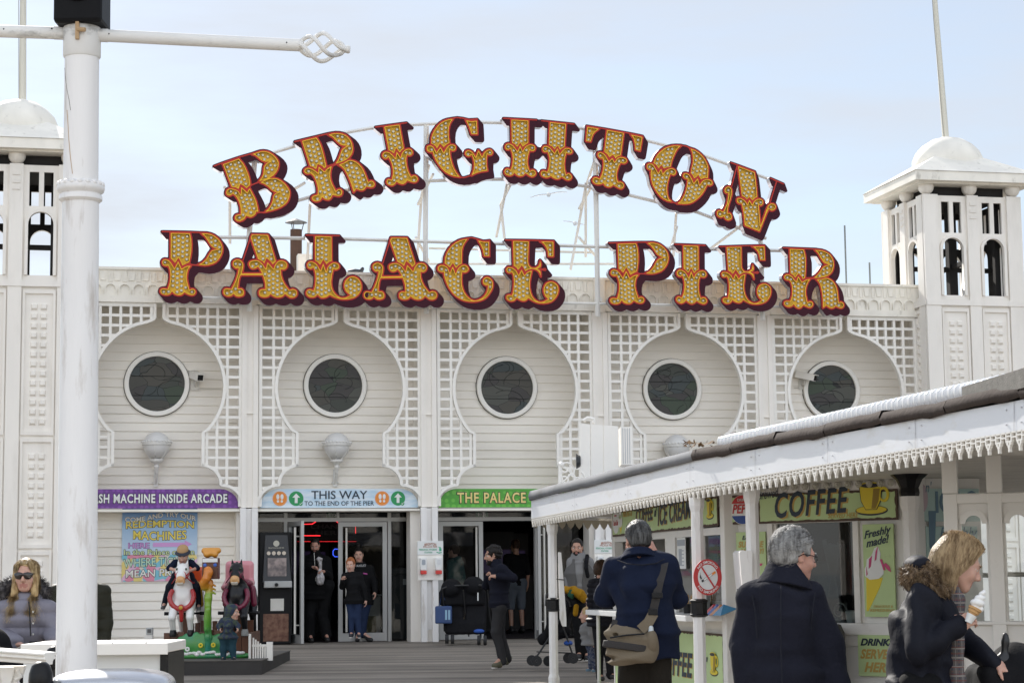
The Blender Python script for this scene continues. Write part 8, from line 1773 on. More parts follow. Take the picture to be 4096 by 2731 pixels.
g = MB(); c = ptb(1186, 905, -.212, LB); g.box(c[0]-.034, c[0]+.034, c[1]-.012, c[1], c[2]-.018, c[2]+.018); g.build('buckle', M_BLACK, bag, bevel=.004); g = MB(); c = ptb(1153, 1030, -.218, LB); g.box(c[0]-.03, c[0]+.03, c[1]-.012, c[1], c[2]-.02, c[2]+.02); g.build('buckle', M_BLACK, bag, bevel=.004)
# --- grey haired man in the dark overcoat
Yg = 9.6
tg, Jg, sg_, HG = person('grey haired man with glasses in a long navy overcoat, looking right', 1810, Yg, 1.73, rad(-35), dict(
 head=k2v(690, 578, .0), neck=k2v(640, 785, .02), chest=k2v(600, 1010, .02), pel=k2v(620, 1420, .03), shL=k2v(395, 905, .02), shR=k2v(800, 880, -.0), elL=k2v(330, 1240, .03), elR=k2v(905, 1230, -.02), wrL=k2v(350, 1560, .0), wrR=k2v(1010, 1560, -.08), hipL=k2v(520, 1460, .05), hipR=k2v(720, 1460, -.02)),
 look=(rad(-66), rad(-9), rad(4)), skin=SK3, h=.009, hs=.99, hair=dict(st='short', m=H_GREY, vol=.005, fn=fn_comb(.07, (.0, -.8, .12), .011, .07), n=4200, wd=.0012, m2=hairm('hair_grey_strand', (.50, .49, .47), (.13, .125, .12))),
 top=dict(m=NAVYW, hem=.42, r=1.15, dep=1.25, arm=1.3, flare=1.05, fold=.017, fr=.9, name='overcoat'), legs=dict(m=BLK), shoes=dict(m=SHOE))
F = Fld(); nk = Jg['neck']; rt_ = nrm_(Jg['shR']-Jg['shL']); F.loft([nk+np.array([-.015, -.02, -.035]), nk+np.array([.0, .0, .035]), nk+np.array([.022, .005, .112])], [(.155, .135), (.118, .110), (.096, .094)], rt_, k=.01); F.loft([nk+np.array([0, 0, -.02]), nk+np.array([.035, .02, .18])], [(.088, .086), (.084, .086)], rt_, op='-'); F.plane(nk+np.array([.10, -.06, .0]), (.8, -.1, .55)); F.disp(folds(.003, 1, 4)); F.mesh('collar', NAVYW, .007, tg)
def glasses(H_, tt, m, rw=.024, rh=.017, full=True):
 hp, HA, hs = H_; g = MB(); T_ = lambda p: hp+HA@(np.array(p)*hs)
 for x in (-1, 1):
  g.tube([T_((x*.033+rw*math.cos(a), .102-.012*abs(math.cos(a))*(.5 if x*math.cos(a) < 0 else 1), -.003+rh*math.sin(a))) for a in np.linspace(0, 6.283, 18)], .0018, 5); g.tube([T_((x*.056, .092, .006)), T_((x*.079, .05, .008)), T_((x*.082, -.005, .008)), T_((x*.080, -.03, -.008))], .0022, 5)
 g.tube([T_((-.010, .106, .002)), T_((.010, .106, .002))], .002, 5); return g.build('glasses', m, tt)
glasses(HG, tg, M_BLACK); gm = lambda x, y, d: np.array(atY(*k2v(x, y)[:2], Yg+d))-np.array(tg.location)
g = MB(); g.tube([gm(590, 800, -.165), gm(585, 1000, -.20), gm(590, 1300, -.195), gm(600, 1600, -.22)], .0035, 5); g.tube([gm(835, 850, -.12), gm(815, 1000, -.15), gm(800, 1180, -.12)], .0035, 5); g.tube([gm(380, 870, -.07), gm(405, 1010, -.10), gm(415, 1180, -.09)], .0035, 5); g.build('coat_seam', mat('navy_seam', (.004, .005, .012), .9), tg)
MB().tube([Jg['neck']+np.array([-.075, -.095, .0]), Jg['neck']+np.array([-.04, -.108, .01])], .009, 5).build('zip_pull', mat('white_thread', (.7, .68, .6), .6), tg)
# --- woman eating an ice cream
Yi = 9.25
def fn_bob(r):
 p, v = scalp(r)
 if p is None: return None
 sx = 1 if p[0] >= 0 else -1; out = .018*r.uniform(.6, 1.4); x1 = sx*max(abs(p[0])*1.08+out*.6, .045 if p[1] > .02 else 0); L_ = r.uniform(.10, .155); f = max(p[1], -.085)
 return [p, np.array([p[0]*.8+x1*.25, f*1.0, p[2]*.6+.045])+v*out, np.array([x1*1.12, min(f, .03)*.9-.01, -.02])+v*out*.4, np.array([x1*1.15+r.gauss(0, .006), min(f, .005)*.8-.012, -.075]), np.array([x1*1.05+r.gauss(0, .01), min(f, .0)*.72-.0, -L_])]
ti, Ji, si, HI = person('woman in a dark coat with a furry hood eating an ice cream cone', 2170, Yi, 1.68, rad(-90), dict(
 head=k2v(1878, 634, .0), neck=k2v(1730, 850, .02), chest=k2v(1655, 1080, .03), pel=k2v(1600, 1500, .05), shR=k2v(1630, 905, -.15), shL=k2v(1730, 900, .19), elR=k2v(1585, 1240, -.20), elL=k2v(1900, 1210, .16), wrR=k2v(1850, 1110, -.22), wrL=k2v(2150, 1370, .02), hipR=k2v(1600, 1560, -.08), hipL=k2v(1620, 1560, .14)),
 look=(rad(-83), rad(-24), rad(2)), skin=SK1, h=.009, hs=1.0, mouth=.006, hands=dict(R=dict(d=np.array([.75, -.1, .5]), n=np.array([.35, .65, -.25]), curl=.75, thumb=.7, s=1.0), L=dict(d=np.array([.75, -.2, -.55]), n=np.array([-.4, .1, -.8]), curl=.55)),
 hair=dict(st='bob', m=H_ASH, vol=.004, len=.10, spread=.074, fwd=-.045, tip=.026, brow=.0, fn=fn_bob, n=4200, wd=.0012, m2=hairm('hair_ash_strand', (.46, .33, .185), (.19, .12, .06))),
 top=dict(m=WAXED, hem=.34, r=1.12, dep=1.02, flare=1.25, arm=1.18, fold=.022, fr=1.55, name='coat', sleeve=1.0), legs=dict(m=BLK), shoes=dict(m=SHOE))
LI = np.array(ti.location); pti = lambda x, y, d=0.: np.array(atY(*k2v(x, y)[:2], Yi+d))-LI
def fur(base, n, ln, seed, name, m, par, droop=.3):
 g = MB(); r = random.Random(seed); me = base.data; nv = len(me.vertices)
 for i in range(n):
  v = me.vertices[r.randrange(nv)]; p = np.array(v.co); q = np.array(v.normal); d = nrm_(q+np.array([r.gauss(0, .4), r.gauss(0, .4), r.gauss(0, .4)-droop])); l = ln*r.uniform(.5, 1.2); c = nrm_(np.cross(d, (r.random(), r.random(), r.random())))*.0016
  o = g.addv([p-c, p+c, p+d*l*.6+c*.8+np.array([0, 0, -.1*l]), p+d*l*.6-c*.8+np.array([0, 0, -.1*l]), p+d*l+np.array([0, 0, -.25*l])]); g.face([o, o+1, o+2, o+3]); g.face([o+3, o+2, o+4])
 return g.build(name, m, par, fixn=False)
M_FUR = hairm('brown_fur', (.27, .19, .115), (.07, .045, .028))
F = Fld();
for a, b in (((1665, 690), (1655, 750)), ((1655, 750), (1685, 820)), ((1685, 820), (1755, 845))): F.cap(pti(*a, -.11), pti(*b, -.13), .027, .030, k=.03)
F.disp(lambda Q: .008*np.sin(Q@np.array([90, 70, 80]))); fo = F.mesh('fur_trim', M_FUR, .009, ti); fur(fo, 2200, .024, 3, 'fur_hairs', M_FUR, fo)
F = Fld(); F.ell(pti(1532, 728, -.04), (.045, .075, .042), k=.03); F.ell(pti(1595, 700, .05), (.04, .09, .04), k=.03); F.disp(lambda Q: .008*np.sin(Q@np.array([90, 70, 80]))); fo = F.mesh('hood_fur', M_FUR, .009, ti); fur(fo, 2200, .024, 4, 'fur_hairs', M_FUR, fo)
F = Fld(); F.ell(pti(1580, 650, .0), (.06, .10, .045), k=.03); F.ell(pti(1600, 760, .02), (.08, .13, .08), k=.03); F.disp(folds(.006, 1.5, 5)); F.mesh('hood', WAXED, .009, ti)
def plaid():
 m = bpy.data.materials.new('plaid_scarf'); m.use_nodes = True; n = m.node_tree; b = n.nodes['Principled BSDF']; l = n.links.new; t_ = n.nodes.new('ShaderNodeTexCoord')
 def wv(ax, sc, lo, hi): w_ = n.nodes.new('ShaderNodeTexWave'); w_.bands_direction = ax; w_.inputs['Scale'].default_value = sc*1.7; r_ = n.nodes.new('ShaderNodeValToRGB'); r_.color_ramp.elements[0].position = lo; r_.color_ramp.elements[1].position = hi; l(t_.outputs['Object'], w_.inputs['Vector']); l(w_.outputs['Fac'], r_.inputs['Fac']); return r_.outputs['Color']
 def mixc(f, a, b_): x = n.nodes.new('ShaderNodeMix'); x.data_type = 'RGBA'; l(f, x.inputs[0]); [l(v, x.inputs[i]) if not isinstance(v, tuple) else setattr(x.inputs[i], 'default_value', (*v, 1)) for i, v in ((6, a), (7, b_))]; return x.outputs[2]
 c = mixc(wv('Z', 9, .4, .5), (.12, .075, .065), (.055, .06, .08)); c = mixc(wv('X', 12, .5, .6), c, (.10, .09, .085)); c = mixc(wv('Z', 4.5, .93, .98), c, (.26, .24, .22)); c = mixc(wv('X', 6, .94, .98), c, (.2, .19, .18)); c = mixc(wv('Z', 6.1, .97, .99), c, (.16, .035, .03)); l(c, b.inputs['Base Color']); b.inputs['Roughness'].default_value = .9; return m
M_PLAID = plaid(); F = Fld()
for a, b, r0, r1 in (((1790, 790), (1850, 900), .045, .045), ((1850, 900), (1870, 1010), .045, .04), ((1870, 1010), (1850, 1130), .04, .035), ((1850, 1130), (1870, 1560), .035, .035)): F.loft([pti(*a, -.07), pti(*b, -.06)], [(r0, .03), (r1, .028)], (1, 0, 0), k=.02)
F.disp(folds(.006, 2, 6)); F.mesh('scarf', M_PLAID, .008, ti)
cone = thing('ice_cream', 'swirled white ice cream in a wafer cone held by the woman in a dark coat', 'ice cream', Matrix.Translation(ti.location))
cb_, ct_ = pti(1955, 1050, -.27), pti(2000, 962, -.27); ad = nrm_(ct_-cb_); Mc = Matrix.Translation(cb_) @ Vector((0, 0, 1)).rotation_difference(Vector(ad)).to_matrix().to_4x4(); hc = np.linalg.norm(ct_-cb_)
g = MB(); g.lathe([(.012, -.01), (.020, hc*.55), (.026, hc*.6), (.027, hc*.8), (.031, hc*.84), (.031, hc), (.025, hc+.002)], 18, M=Mc); g.build('wafer_cone', mat('wafer', (.52, .30, .12), .7, bump=.4, bscale=200, var=.1), cone, True)
F = Fld(); M3 = np.array(Mc.to_3x3()); n_ = 34
for i in range(n_):
 u = i/(n_-1); a = u*3.1*6.283; rr = .0215*(1-u)**.75; zz_ = hc+.006+u*.078; p = cb_+M3@np.array([rr*math.cos(a), rr*math.sin(a), zz_])
 if i: F.cap(pp, p, .0135*(1-.55*u)+.002, k=.002)
 pp = p
F.cap(cb_+M3@np.array([0, 0, hc]), cb_+M3@np.array([0, 0, hc+.05]), .022, .008, k=.003); F.mesh('swirl', mat('soft_ice_cream', (.82, .81, .78), .4), .004, cone)
g = MB(); g.lathe([(.016, -.012), (.024, hc*.42), (.0245, hc*.44)], 14, M=Mc); g.build('paper_sleeve', M_OFFW, cone, True)
# pushchair she holds, bottom right
st = thing('pushchair', 'black pushchair frame held by the woman eating ice cream, bottom right', 'pushchair', Matrix.Translation(ground(2290, 9.3))); LS = np.array(st.location); pts_ = lambda x, y, d=0.: np.array(atY(*k2v(x, y)[:2], 9.3+d))-LS
M_BPL = mat('black_plastic', (.015, .015, .016), .4); M_BFAB = cloth('black_pram_fabric', (.014, .014, .016), .85)
MB().tube([pts_(2060, 1445, -.02), pts_(2150, 1425, -.03), pts_(2300, 1415, -.02), pts_(2420, 1420)], .017, 8).build('handle_bar', M_BPL, st, True); F = Fld(); F.cap(pts_(2205, 1340), pts_(2215, 1215), .018, .016); F.ell(pts_(2218, 1185), (.016, .016, .03), k=.02); F.cap(pts_(2180, 1345), pts_(2260, 1350), .03, k=.02); F.mesh('grip_lever', M_BPL, .007, st)
F = Fld(); F.ell(pts_(2330, 1560, .1), (.2, .22, .22), k=.03); F.box(pts_(2200, 1560, .12), (.14, .2, .12), .05, k=.04); F.disp(folds(.006, 1.2, 3)); F.mesh('seat_fabric', M_BFAB, .012, st)
g = MB(); g.tube([pts_(2080, 1450), np.array([-.25, .1, .1])], .014, 8); g.tube([pts_(2400, 1430), np.array([.45, .1, .1])], .014, 8); g.build('frame_tube', M_BPL, st)
def wheel(par, c, r, w_, ang=0., name='wheel'):
 Mw = Matrix.Translation(c) @ Matrix.Rotation(ang, 4, 'Z') @ Matrix.Rotation(rad(90), 4, 'Y')
 o = MB().lathe([(r*.72, -w_/2), (r*.95, -w_/2), (r, -w_/4), (r, w_/4), (r*.95, w_/2), (r*.72, w_/2)], 22, M=Mw).build(name, mat('tyre', (.016, .016, .017), .7), par, True)
 MB().lathe([(r*.72, -w_*.35), (r*.3, -w_*.3), (r*.25, -w_*.55), (r*.25, w_*.55), (r*.3, w_*.3), (r*.72, w_*.35)], 16, M=Mw).build('hub', mat('wheel_hub', (.08, .08, .085), .4), o); return o
for c in ((-.25, .1, .09), (.45, .1, .09), (-.2, .6, .09), (.4, .6, .09)): wheel(st, c, .09, .035)
ribbon([pts_(2110, 1500, -.05), pts_(2140, 1460, -.06), pts_(2170, 1500, -.05)], .05, (0, -1, .2), 'paper_tag', M_OFFW, st)
# --- woman with sunglasses
Yw = 14.8
def fn_long(r):
 p, v = scalp(r)
 if p is None: return None
 sx = 1 if p[0] >= .004 else -1; out = .014*r.uniform(.5, 1.4); x1 = sx*max(abs(p[0])*1.05+.008, .060 if p[1] > .0 else 0); L_ = r.uniform(.26, .36); f = max(p[1], -.06)
 e = [p, np.array([p[0]*.55+x1*.45, f*.95, p[2]*.55+.04])+v*out, np.array([x1*1.12, f*.75, -.02])+v*out*.3, np.array([x1*1.18+r.gauss(0, .006), f*.5+.02, -.11]), np.array([x1*1.02+r.gauss(0, .016), f*.4+.10, -.2]), np.array([x1*.92+r.gauss(0, .034), f*.3+.15, -L_])]
 return e
tw, Jw, sw_, HW = person('blonde woman in sunglasses and a grey padded jacket pushing a pram', 62, Yw, 1.60, math.pi, dict(
 head=cvv(205, 722, -.03), neck=cvv(212, 880), chest=cvv(205, 1060, -.01), pel=cvv(205, 1400, .02), shR=cvv(48, 985), shL=cvv(362, 985), elR=cvv(5, 1190, -.06), elL=cvv(412, 1180, -.06), wrR=cvv(140, 1268, -.42), wrL=cvv(425, 1250, -.42)),
 look=(math.pi, rad(-3), 0), skin=SK1, h=.010, hands=dict(R=dict(d=np.array([.75, -.45, -.1]), n=np.array([.1, -.3, -.9]), curl=.75), L=dict(d=np.array([-.55, -.6, -.1]), n=np.array([0, -.3, -.9]), curl=.75)),
 hair=dict(st='long', m=H_BLOND, vol=.003, len=.15, spread=.080, fwd=.06, tip=.024, fn=fn_long, n=4200, wd=.0017, m2=hairm('hair_blond_strand', (.66, .52, .30), (.30, .19, .09)), nobrow=True), top=dict(m=GREYP, hem=.18, r=1.12, dep=1.15, arm=1.3, fold=.005, quilt=.105, qa=.020, name='padded_jacket', sleeve=.95), legs=dict(m=BLUEJ), shoes=dict(m=SHOE))
hp, HA, hs = HW; F = Fld(); F.at(hp, HA, hs)
for x in (-1, 1): F.ell((x*.034, .094, .0), (.034, .014, .029), R=rotm(x*-.25), k=.003)
F.cap((-.012, .103, .012), (.012, .103, .012), .005); [F.cap((x*.066, .080, .012), (x*.078, .0, .012), .006, .004) for x in (-1, 1)]; F.at(); F.mesh('sunglasses', mat('sunglass_brown', (.018, .012, .011), .08, coat=.5), .005, tw)
M_FURB = hairm('black_fur', (.035, .032, .035), (.12, .11, .11)); F = Fld(); LW = np.array(tw.location); ptw = lambda x, y, d=0.: np.array(atY(*cvv(x, y)[:2], Yw+d))-LW
for a, b in (((330, 930), (345, 850)), ((345, 850), (290, 810)), ((40, 900), (20, 840)), ((20, 840), (70, 805))): F.cap(ptw(*a, .02), ptw(*b, .06), .036, .042, k=.03)
F.cap(ptw(300, 800, .09), ptw(100, 800, .09), .05, k=.03); fo = F.mesh('fur_trim', M_FURB, .010, tw); fur(fo, 2400, .045, 7, 'fur_hairs', M_FURB, fo, .1)
g = MB()
for y in (1010, 1100, 1185): p = ptw(258, y, -.19); g.sphere(p, .008, 8, 6)
g.build('snap_button', M_STEEL, tw); MB().tube([ptw(225, 930, -.165), ptw(232, 1010, -.20), ptw(240, 1200, -.21)], .005, 5).build('zip', M_BLACK, tw)
pr = thing('pram', 'black pram pushed by the blonde woman, half behind the white handrail', 'pram', Matrix.Translation(ground(50, 14.35))); LP = np.array(pr.location); ptp = lambda x, y, d=0.: np.array(atY(*cvv(x, y)[:2], 14.35+d))-LP
MB().tube([ptp(130, 1330, .1), ptp(165, 1280, .05), ptp(235, 1266), ptp(370, 1268), ptp(430, 1300, .1)], .019, 10).build('handle_bar', M_BPL, pr, True); MB().tube([ptp(232, 1267), ptp(372, 1268)], .026, 12).build('foam_grip', M_BFAB, pr)
F = Fld(); F.ell(ptp(300, 1360, -.2), (.17, .25, .10), k=.03); F.ell(ptp(-60, 1300, -.25), (.12, .2, .15), k=.05); F.box(ptp(150, 1480, -.2), (.2, .3, .15), .06, k=.05); F.disp(folds(.005, 1.2, 2)); F.mesh('hood_fabric', M_BFAB, .014, pr)
g = MB(); g.tube([ptp(130, 1330, .1), np.array([-.12, .1, .1])], .013, 8); g.tube([ptp(430, 1300, .1), np.array([.3, .1, .1])], .013, 8); g.build('frame_tube', M_BPL, pr)
for c in ((-.12, .1, .1), (.3, .1, .1), (-.1, -.5, .1), (.28, -.5, .1)): wheel(pr, c, .1, .04)
# --- man behind the lamp post
tm, Jm, sm, HM_ = person('man in a dark olive padded jacket mostly hidden behind the thick white post', 172, 18.0, 1.70, rad(190), dict(head=cvv(690, 655), neck=cvv(660, 770), shR=cvv(450, 850), shL=cvv(800, 850), elR=cvv(420, 1080), elL=cvv(830, 1080), wrR=cvv(430, 1260, -.05), wrL=cvv(815, 1260, -.05), chest=cvv(630, 980), pel=cvv(630, 1260)),
 look=(rad(190), 0, 0), skin=SK1, hair=dict(st='short', m=H_BROWN), top=dict(m=OLIVE, hem=.14, r=1.15, dep=1.15, arm=1.2, quilt=.11, qa=.009, collar=.03, name='padded_jacket'), legs=dict(m=DKGR), shoes=dict(m=SHOE))
glasses(HM_, tm, M_BLACK)
# --- boy on the white horse
tbk, Jk, sk_, HK = person('small boy in a navy shirt and bucket hat riding the white horse', 435, RY, 1.16, math.pi, dict(head=cvv(1432, 562, .06), neck=cvv(1432, 600, .13), chest=cvv(1432, 665, .20), pel=cvv(1432, 735, .30), shR=cvv(1372, 622, .13), shL=cvv(1495, 622, .13), elR=cvv(1322, 668, .08), elL=cvv(1543, 668, .08), wrR=cvv(1392, 690, .0), wrL=cvv(1482, 690, .0), hipR=cvv(1385, 735, .28), hipL=cvv(1478, 735, .28), knR=cvv(1325, 815, .05), knL=cvv(1542, 815, .05), anR=cvv(1288, 945, .12), anL=cvv(1555, 955, .12), toeR=cvv(1272, 980, -.02), toeL=cvv(1557, 990, -.02)),
 look=(math.pi, rad(-32), 0), skin=SK1, h=.009, hs=.88, z0=rz0, hair=dict(st='short', m=H_BROWN), top=dict(m=NAVY, hem=.02, r=1.05, arm=1.0, sleeve=.0, name='t_shirt'), legs=dict(m=cloth('dark_navy_jeans', (.014, .018, .03))), shoes=dict(m=mat('shoe_grey', (.06, .06, .062), .6), sole=SOLE))
hp, HA, hs = HK; F = Fld(); F.at(hp, HA, hs); F.ell((0, -.018, .075), (.088, .105, .070), k=.01); F.plane((0, 0, .052), (0, 0, -1)); F.at(); ho = F.mesh('bucket_hat', mat('straw_tan', (.42, .26, .12), .8, bump=.3, bscale=80, var=.1), .008, tbk)
F = Fld(); F.at(hp, HA, hs); F.loft([(0, -.012, .022), (0, -.018, .066)], [(.122, .142), (.088, .106)], (1, 0, 0), k=.01); F.at(); F.mesh('hat_brim', mat('brim_navy', (.03, .035, .05), .8, var=.3), .008, ho)
# --- toddler in the camouflage hood
tt_, Jt, st_, HT = person('toddler in a camouflage hooded top standing in front of the black horse', 520, 25.85, .80, rad(215), dict(head=cvv(1822, 1012), neck=cvv(1800, 1065), chest=cvv(1788, 1120), pel=cvv(1786, 1205), shR=cvv(1745, 1080), shL=cvv(1832, 1085), elR=cvv(1715, 1120), elL=cvv(1862, 1120), wrR=cvv(1722, 1145, -.04), wrL=cvv(1862, 1145, -.06), hipR=cvv(1762, 1215), hipL=cvv(1812, 1215), knR=cvv(1752, 1300), knL=cvv(1818, 1300), anR=cvv(1748, 1365), anL=cvv(1828, 1360), toeR=cvv(1738, 1385, -.08), toeL=cvv(1838, 1380, -.06)),
 look=(rad(252), rad(-4), 0), skin=SK1, h=.008, hs=.80, z0=rz0, hair=dict(st='short', m=H_BLOND), top=dict(m=CAMO, hem=.06, r=1.55, dep=1.25, arm=1.35, name='hooded_top'), legs=dict(m=TEALT, r=1.45), shoes=dict(m=SHOE))
hp, HA, hs = HT; F = Fld(); F.at(hp, HA, hs); F.ell((0, -.025, .02), (.098, .118, .118), k=.02); F.cap((0, -.05, -.05), (0, -.02, -.12), .085, .07, k=.03); F.ell((0, .12, -.03), (.075, .12, .105), k=.01, op='-'); F.at(); F.mesh('hood', CAMO, .008, tt_)
# --- man in the doorway with a plastic bag
BLKF = cloth('black_fleece', (.010, .010, .011), .95, .3, 90)
td, Jd, sd_, HD = person('heavy man in black clothes stepping out of the doorway holding a plastic bag', 737, 34.0, 1.78, math.pi, dict(head=c3v(652, 450, -.05), neck=c3v(652, 515), chest=c3v(650, 630), pel=c3v(652, 800), shR=c3v(572, 560), shL=c3v(732, 560), elR=c3v(545, 670, -.02), elL=c3v(755, 680, -.02), wrR=c3v(628, 612, -.24), wrL=c3v(722, 645, -.24), knR=c3v(612, 960, -.05), knL=c3v(702, 950, .02), anR=c3v(608, 1090, .0), anL=c3v(728, 1085, .04)),
 look=(math.pi, rad(-22), 0), skin=SK3, h=.011, hands=dict(R=dict(d=np.array([.8, -.3, .1]), n=np.array([.1, -.2, -.9]), curl=.6), L=dict(d=np.array([-.6, -.5, .2]), n=np.array([.1, -.2, -.9]), curl=.6)), hair=dict(st='short', m=H_BLACK, beard=True, vol=.002), top=dict(m=BLKF, hem=.1, r=1.22, dep=1.2, arm=1.22, collar=.02, name='fleece_jacket'), legs=dict(m=BLK, r=1.3, cuff=.075), shoes=dict(m=SHOE), z0=.575)
LD = np.array(td.location); ptd = lambda x, y, d=0.: np.array(atY(*c3v(x, y)[:2], 34.0+d))-LD
MB().tube([ptd(645, 505, -.17), ptd(652, 640, -.19), ptd(662, 785, -.18)], .006, 5).build('zip', M_STEEL, td)
t = thing('plastic_bag', 'crumpled clear plastic bag held by the man in the doorway', 'bag', Matrix.Translation(td.location)); F = Fld(); F.ell(ptd(690, 695, -.28), (.075, .06, .10), k=.03); F.cap(ptd(688, 640, -.28), ptd(690, 680, -.28), .03, .06, k=.03); F.cap(ptd(690, 620, -.27), ptd(685, 560, -.27), .03, .055, k=.02); F.disp(folds(.014, 2.6, 9)); F.mesh('bag_film', mat('cloudy_film', (.42, .40, .40), .15, var=.25, dscale=14), .010, t)
# --- girl and the woman behind her
person('girl with auburn hair in a black zipped jacket outside the glass door', 815, 33.3, 1.36, rad(186), dict(head=c3v(908, 592), neck=c3v(915, 650), chest=c3v(925, 730), pel=c3v(930, 850), shR=c3v(868, 668), shL=c3v(972, 668), elR=c3v(848, 750), elL=c3v(1005, 760), wrR=c3v(850, 705, -.14), wrL=c3v(1018, 850), hipR=c3v(905, 860), hipL=c3v(958, 860), knR=c3v(915, 970), knL=c3v(960, 970), anR=c3v(915, 1085), anL=c3v(968, 1085), toeR=c3v(908, 1107, -.12), toeL=c3v(972, 1110, -.12)),
 look=(rad(174), rad(-6), 0), skin=SK1, h=.010, hs=.95, hands=dict(R=dict(d=np.array([.2, -.3, .8]), n=np.array([.5, -.5, 0]), curl=.8)), hair=dict(st='short', m=H_RED, vol=.004), top=dict(m=BLK, hem=.08, r=1.15, arm=1.1, hood=True, name='zipped_jacket'), legs=dict(m=BLUEJ), shoes=dict(m=mat('shoe_dark_grey', (.03, .03, .034), .6), sole=SOLE), z0=.56)
to, Jo, so_2, HO = person('woman with hair in a topknot and a printed black hooded top', 838, 34.15, 1.64, math.pi, dict(head=c3v(968, 520), neck=c3v(975, 590), chest=c3v(990, 690), pel=c3v(990, 850), shR=c3v(925, 620), shL=c3v(1050, 620), elR=c3v(905, 740), elL=c3v(1078, 720), wrR=c3v(925, 800), wrL=c3v(1085, 790, -.05), hipR=c3v(965, 860), hipL=c3v(1018, 860), knR=c3v(968, 970), knL=c3v(1005, 970), anR=c3v(965, 1085), anL=c3v(1000, 1085)),
 look=(rad(182), rad(-8), rad(3)), skin=SK1, h=.010, hair=dict(st='bun', m=H_BLACK), top=dict(m=BLK, hem=.08, r=1.15, arm=1.15, hood=True, name='hooded_top'), legs=dict(m=BLUEJ, r=1.1), shoes=dict(m=SHOE), z0=.565)
LO = np.array(to.location); pto = lambda x, y, d=0.: np.array(atY(*c3v(x, y)[:2], 34.15+d))-LO
a, b = pto(950, 608, -.17), pto(1020, 590, -.17); text('AUGUST', (a[0], b[0], a[2], b[2]), a[1], mat('print_grey', (.4, .4, .4), .7), to, name='printed_lettering', bold=.02)
MB().tube([pto(1000, 655, -.18), pto(1030, 660, -.17)], .012, 4).build('pink_print', mat('print_pink', (.45, .08, .3), .7), to)
# --- bearded man fastening his jacket
tq, Jq, sq_, HQ = person('dark haired bearded man in a navy jacket and grey trousers, facing left', 1150, 26.2, 1.69, rad(105), dict(head=c3v(1938, 522), neck=c3v(1965, 585), chest=c3v(1985, 700), pel=c3v(1985, 870), shR=c3v(1990, 612, .16), shL=c3v(2005, 622, -.17), elR=c3v(1888, 745, .16), elL=c3v(2085, 688, -.20), wrR=c3v(1902, 672, -.0), wrL=c3v(1968, 678, -.24), hipL=c3v(1985, 900, -.08), hipR=c3v(1985, 900, .08), knL=c3v(1960, 1075, -.10), knR=c3v(1985, 1080, .1), anL=c3v(2005, 1268, -.10), anR=c3v(2042, 1255, .12), toeL=c3v(1945, 1322, -.16), toeR=c3v(2000, 1300, .06)),
 look=(rad(98), rad(-8), 0), skin=SK2, h=.009, hands=dict(R=dict(d=np.array([.3, -.4, .3]), n=np.array([.3, -.6, 0]), curl=.8), L=dict(d=np.array([-.8, .1, .1]), n=np.array([0, .3, -.8]), curl=.7)), hair=dict(st='messy', m=H_BLACK, vol=.012, beard=True), top=dict(m=cloth('ink_jacket', (.013, .014, .024)), hem=.06, r=1.02, arm=1.05, collar=.03, fold=.008, name='jacket'), legs=dict(m=DKGR), shoes=dict(m=mat('shoe_olive', (.10, .095, .06), .7), sole=SOLE))
# --- smiling man with a backpack
ts, Js, ss_, HS = person('smiling dark haired man in a grey hooded top and denim waistcoat', 1325, 27.6, 1.72, rad(172), dict(head=k1v(582, 545), neck=k1v(592, 605), chest=k1v(600, 740), pel=k1v(600, 915), shR=k1v(540, 650), shL=k1v(672, 650), elR=k1v(515, 790), elL=k1v(690, 800), wrR=k1v(520, 920, -.05), wrL=k1v(662, 955, -.12), knR=k1v(590, 1120), knL=k1v(640, 1120), anR=k1v(600, 1345), anL=k1v(655, 1345), toeR=k1v(590, 1370, -.14), toeL=k1v(660, 1380, -.14)),
 look=(rad(172), rad(-5), 0), skin=SK2, h=.010, hair=dict(st='short', m=H_BLACK, beard=True, vol=.003), top=dict(m=GRHOOD, hem=.09, r=1.02, arm=1.02, hood=True, name='hooded_top'), legs=dict(m=BLK), shoes=dict(m=SHOE, sole=SOLE))
F = Fld(); rt_ = nrm_(Js['shR']-Js['shL']); cm = Js['chest']; F.loft([Js['pel']+np.array([0, 0, -.02]), Js['chest'], Js['neck']-np.array([0, 0, .04])], [(.19, .145), (.196, .146), (.12, .10)], rt_, k=.04); F.ell(Js['chest'], (.195, .142, .17), k=.05); F.loft([Js['pel']+np.array([0, -.2, -.2]), Js['neck']+np.array([0, -.17, .0])], [(.022, .2), (.05, .2)], rt_, op='-'); F.disp(folds(.005, 1, 4)); F.mesh('denim_waistcoat', GRDEN, .010, ts)
t = thing('backpack', 'black backpack on the shoulder of the smiling man', 'backpack', Matrix.Translation(ts.location)); F = Fld(); F.box(Js['chest']+np.array([.03, .20, .03]), (.14, .08, .2), .06); F.mesh('pack', M_BFAB, .012, t); LSm = np.array(ts.location); ptm = lambda x, y, d=0.: np.array(atY(*k1v(x, y)[:2], 27.6+d))-LSm
F = Fld(); pp_ = [ptm(655, 615, .08), ptm(658, 610, -.03), ptm(652, 650, -.13), ptm(650, 700, -.16), ptm(662, 760, -.13)]
for a, b in zip(pp_, pp_[1:]): F.cap(a, b, .028, k=.01)
F.mesh('strap', M_BFAB, .009, t)
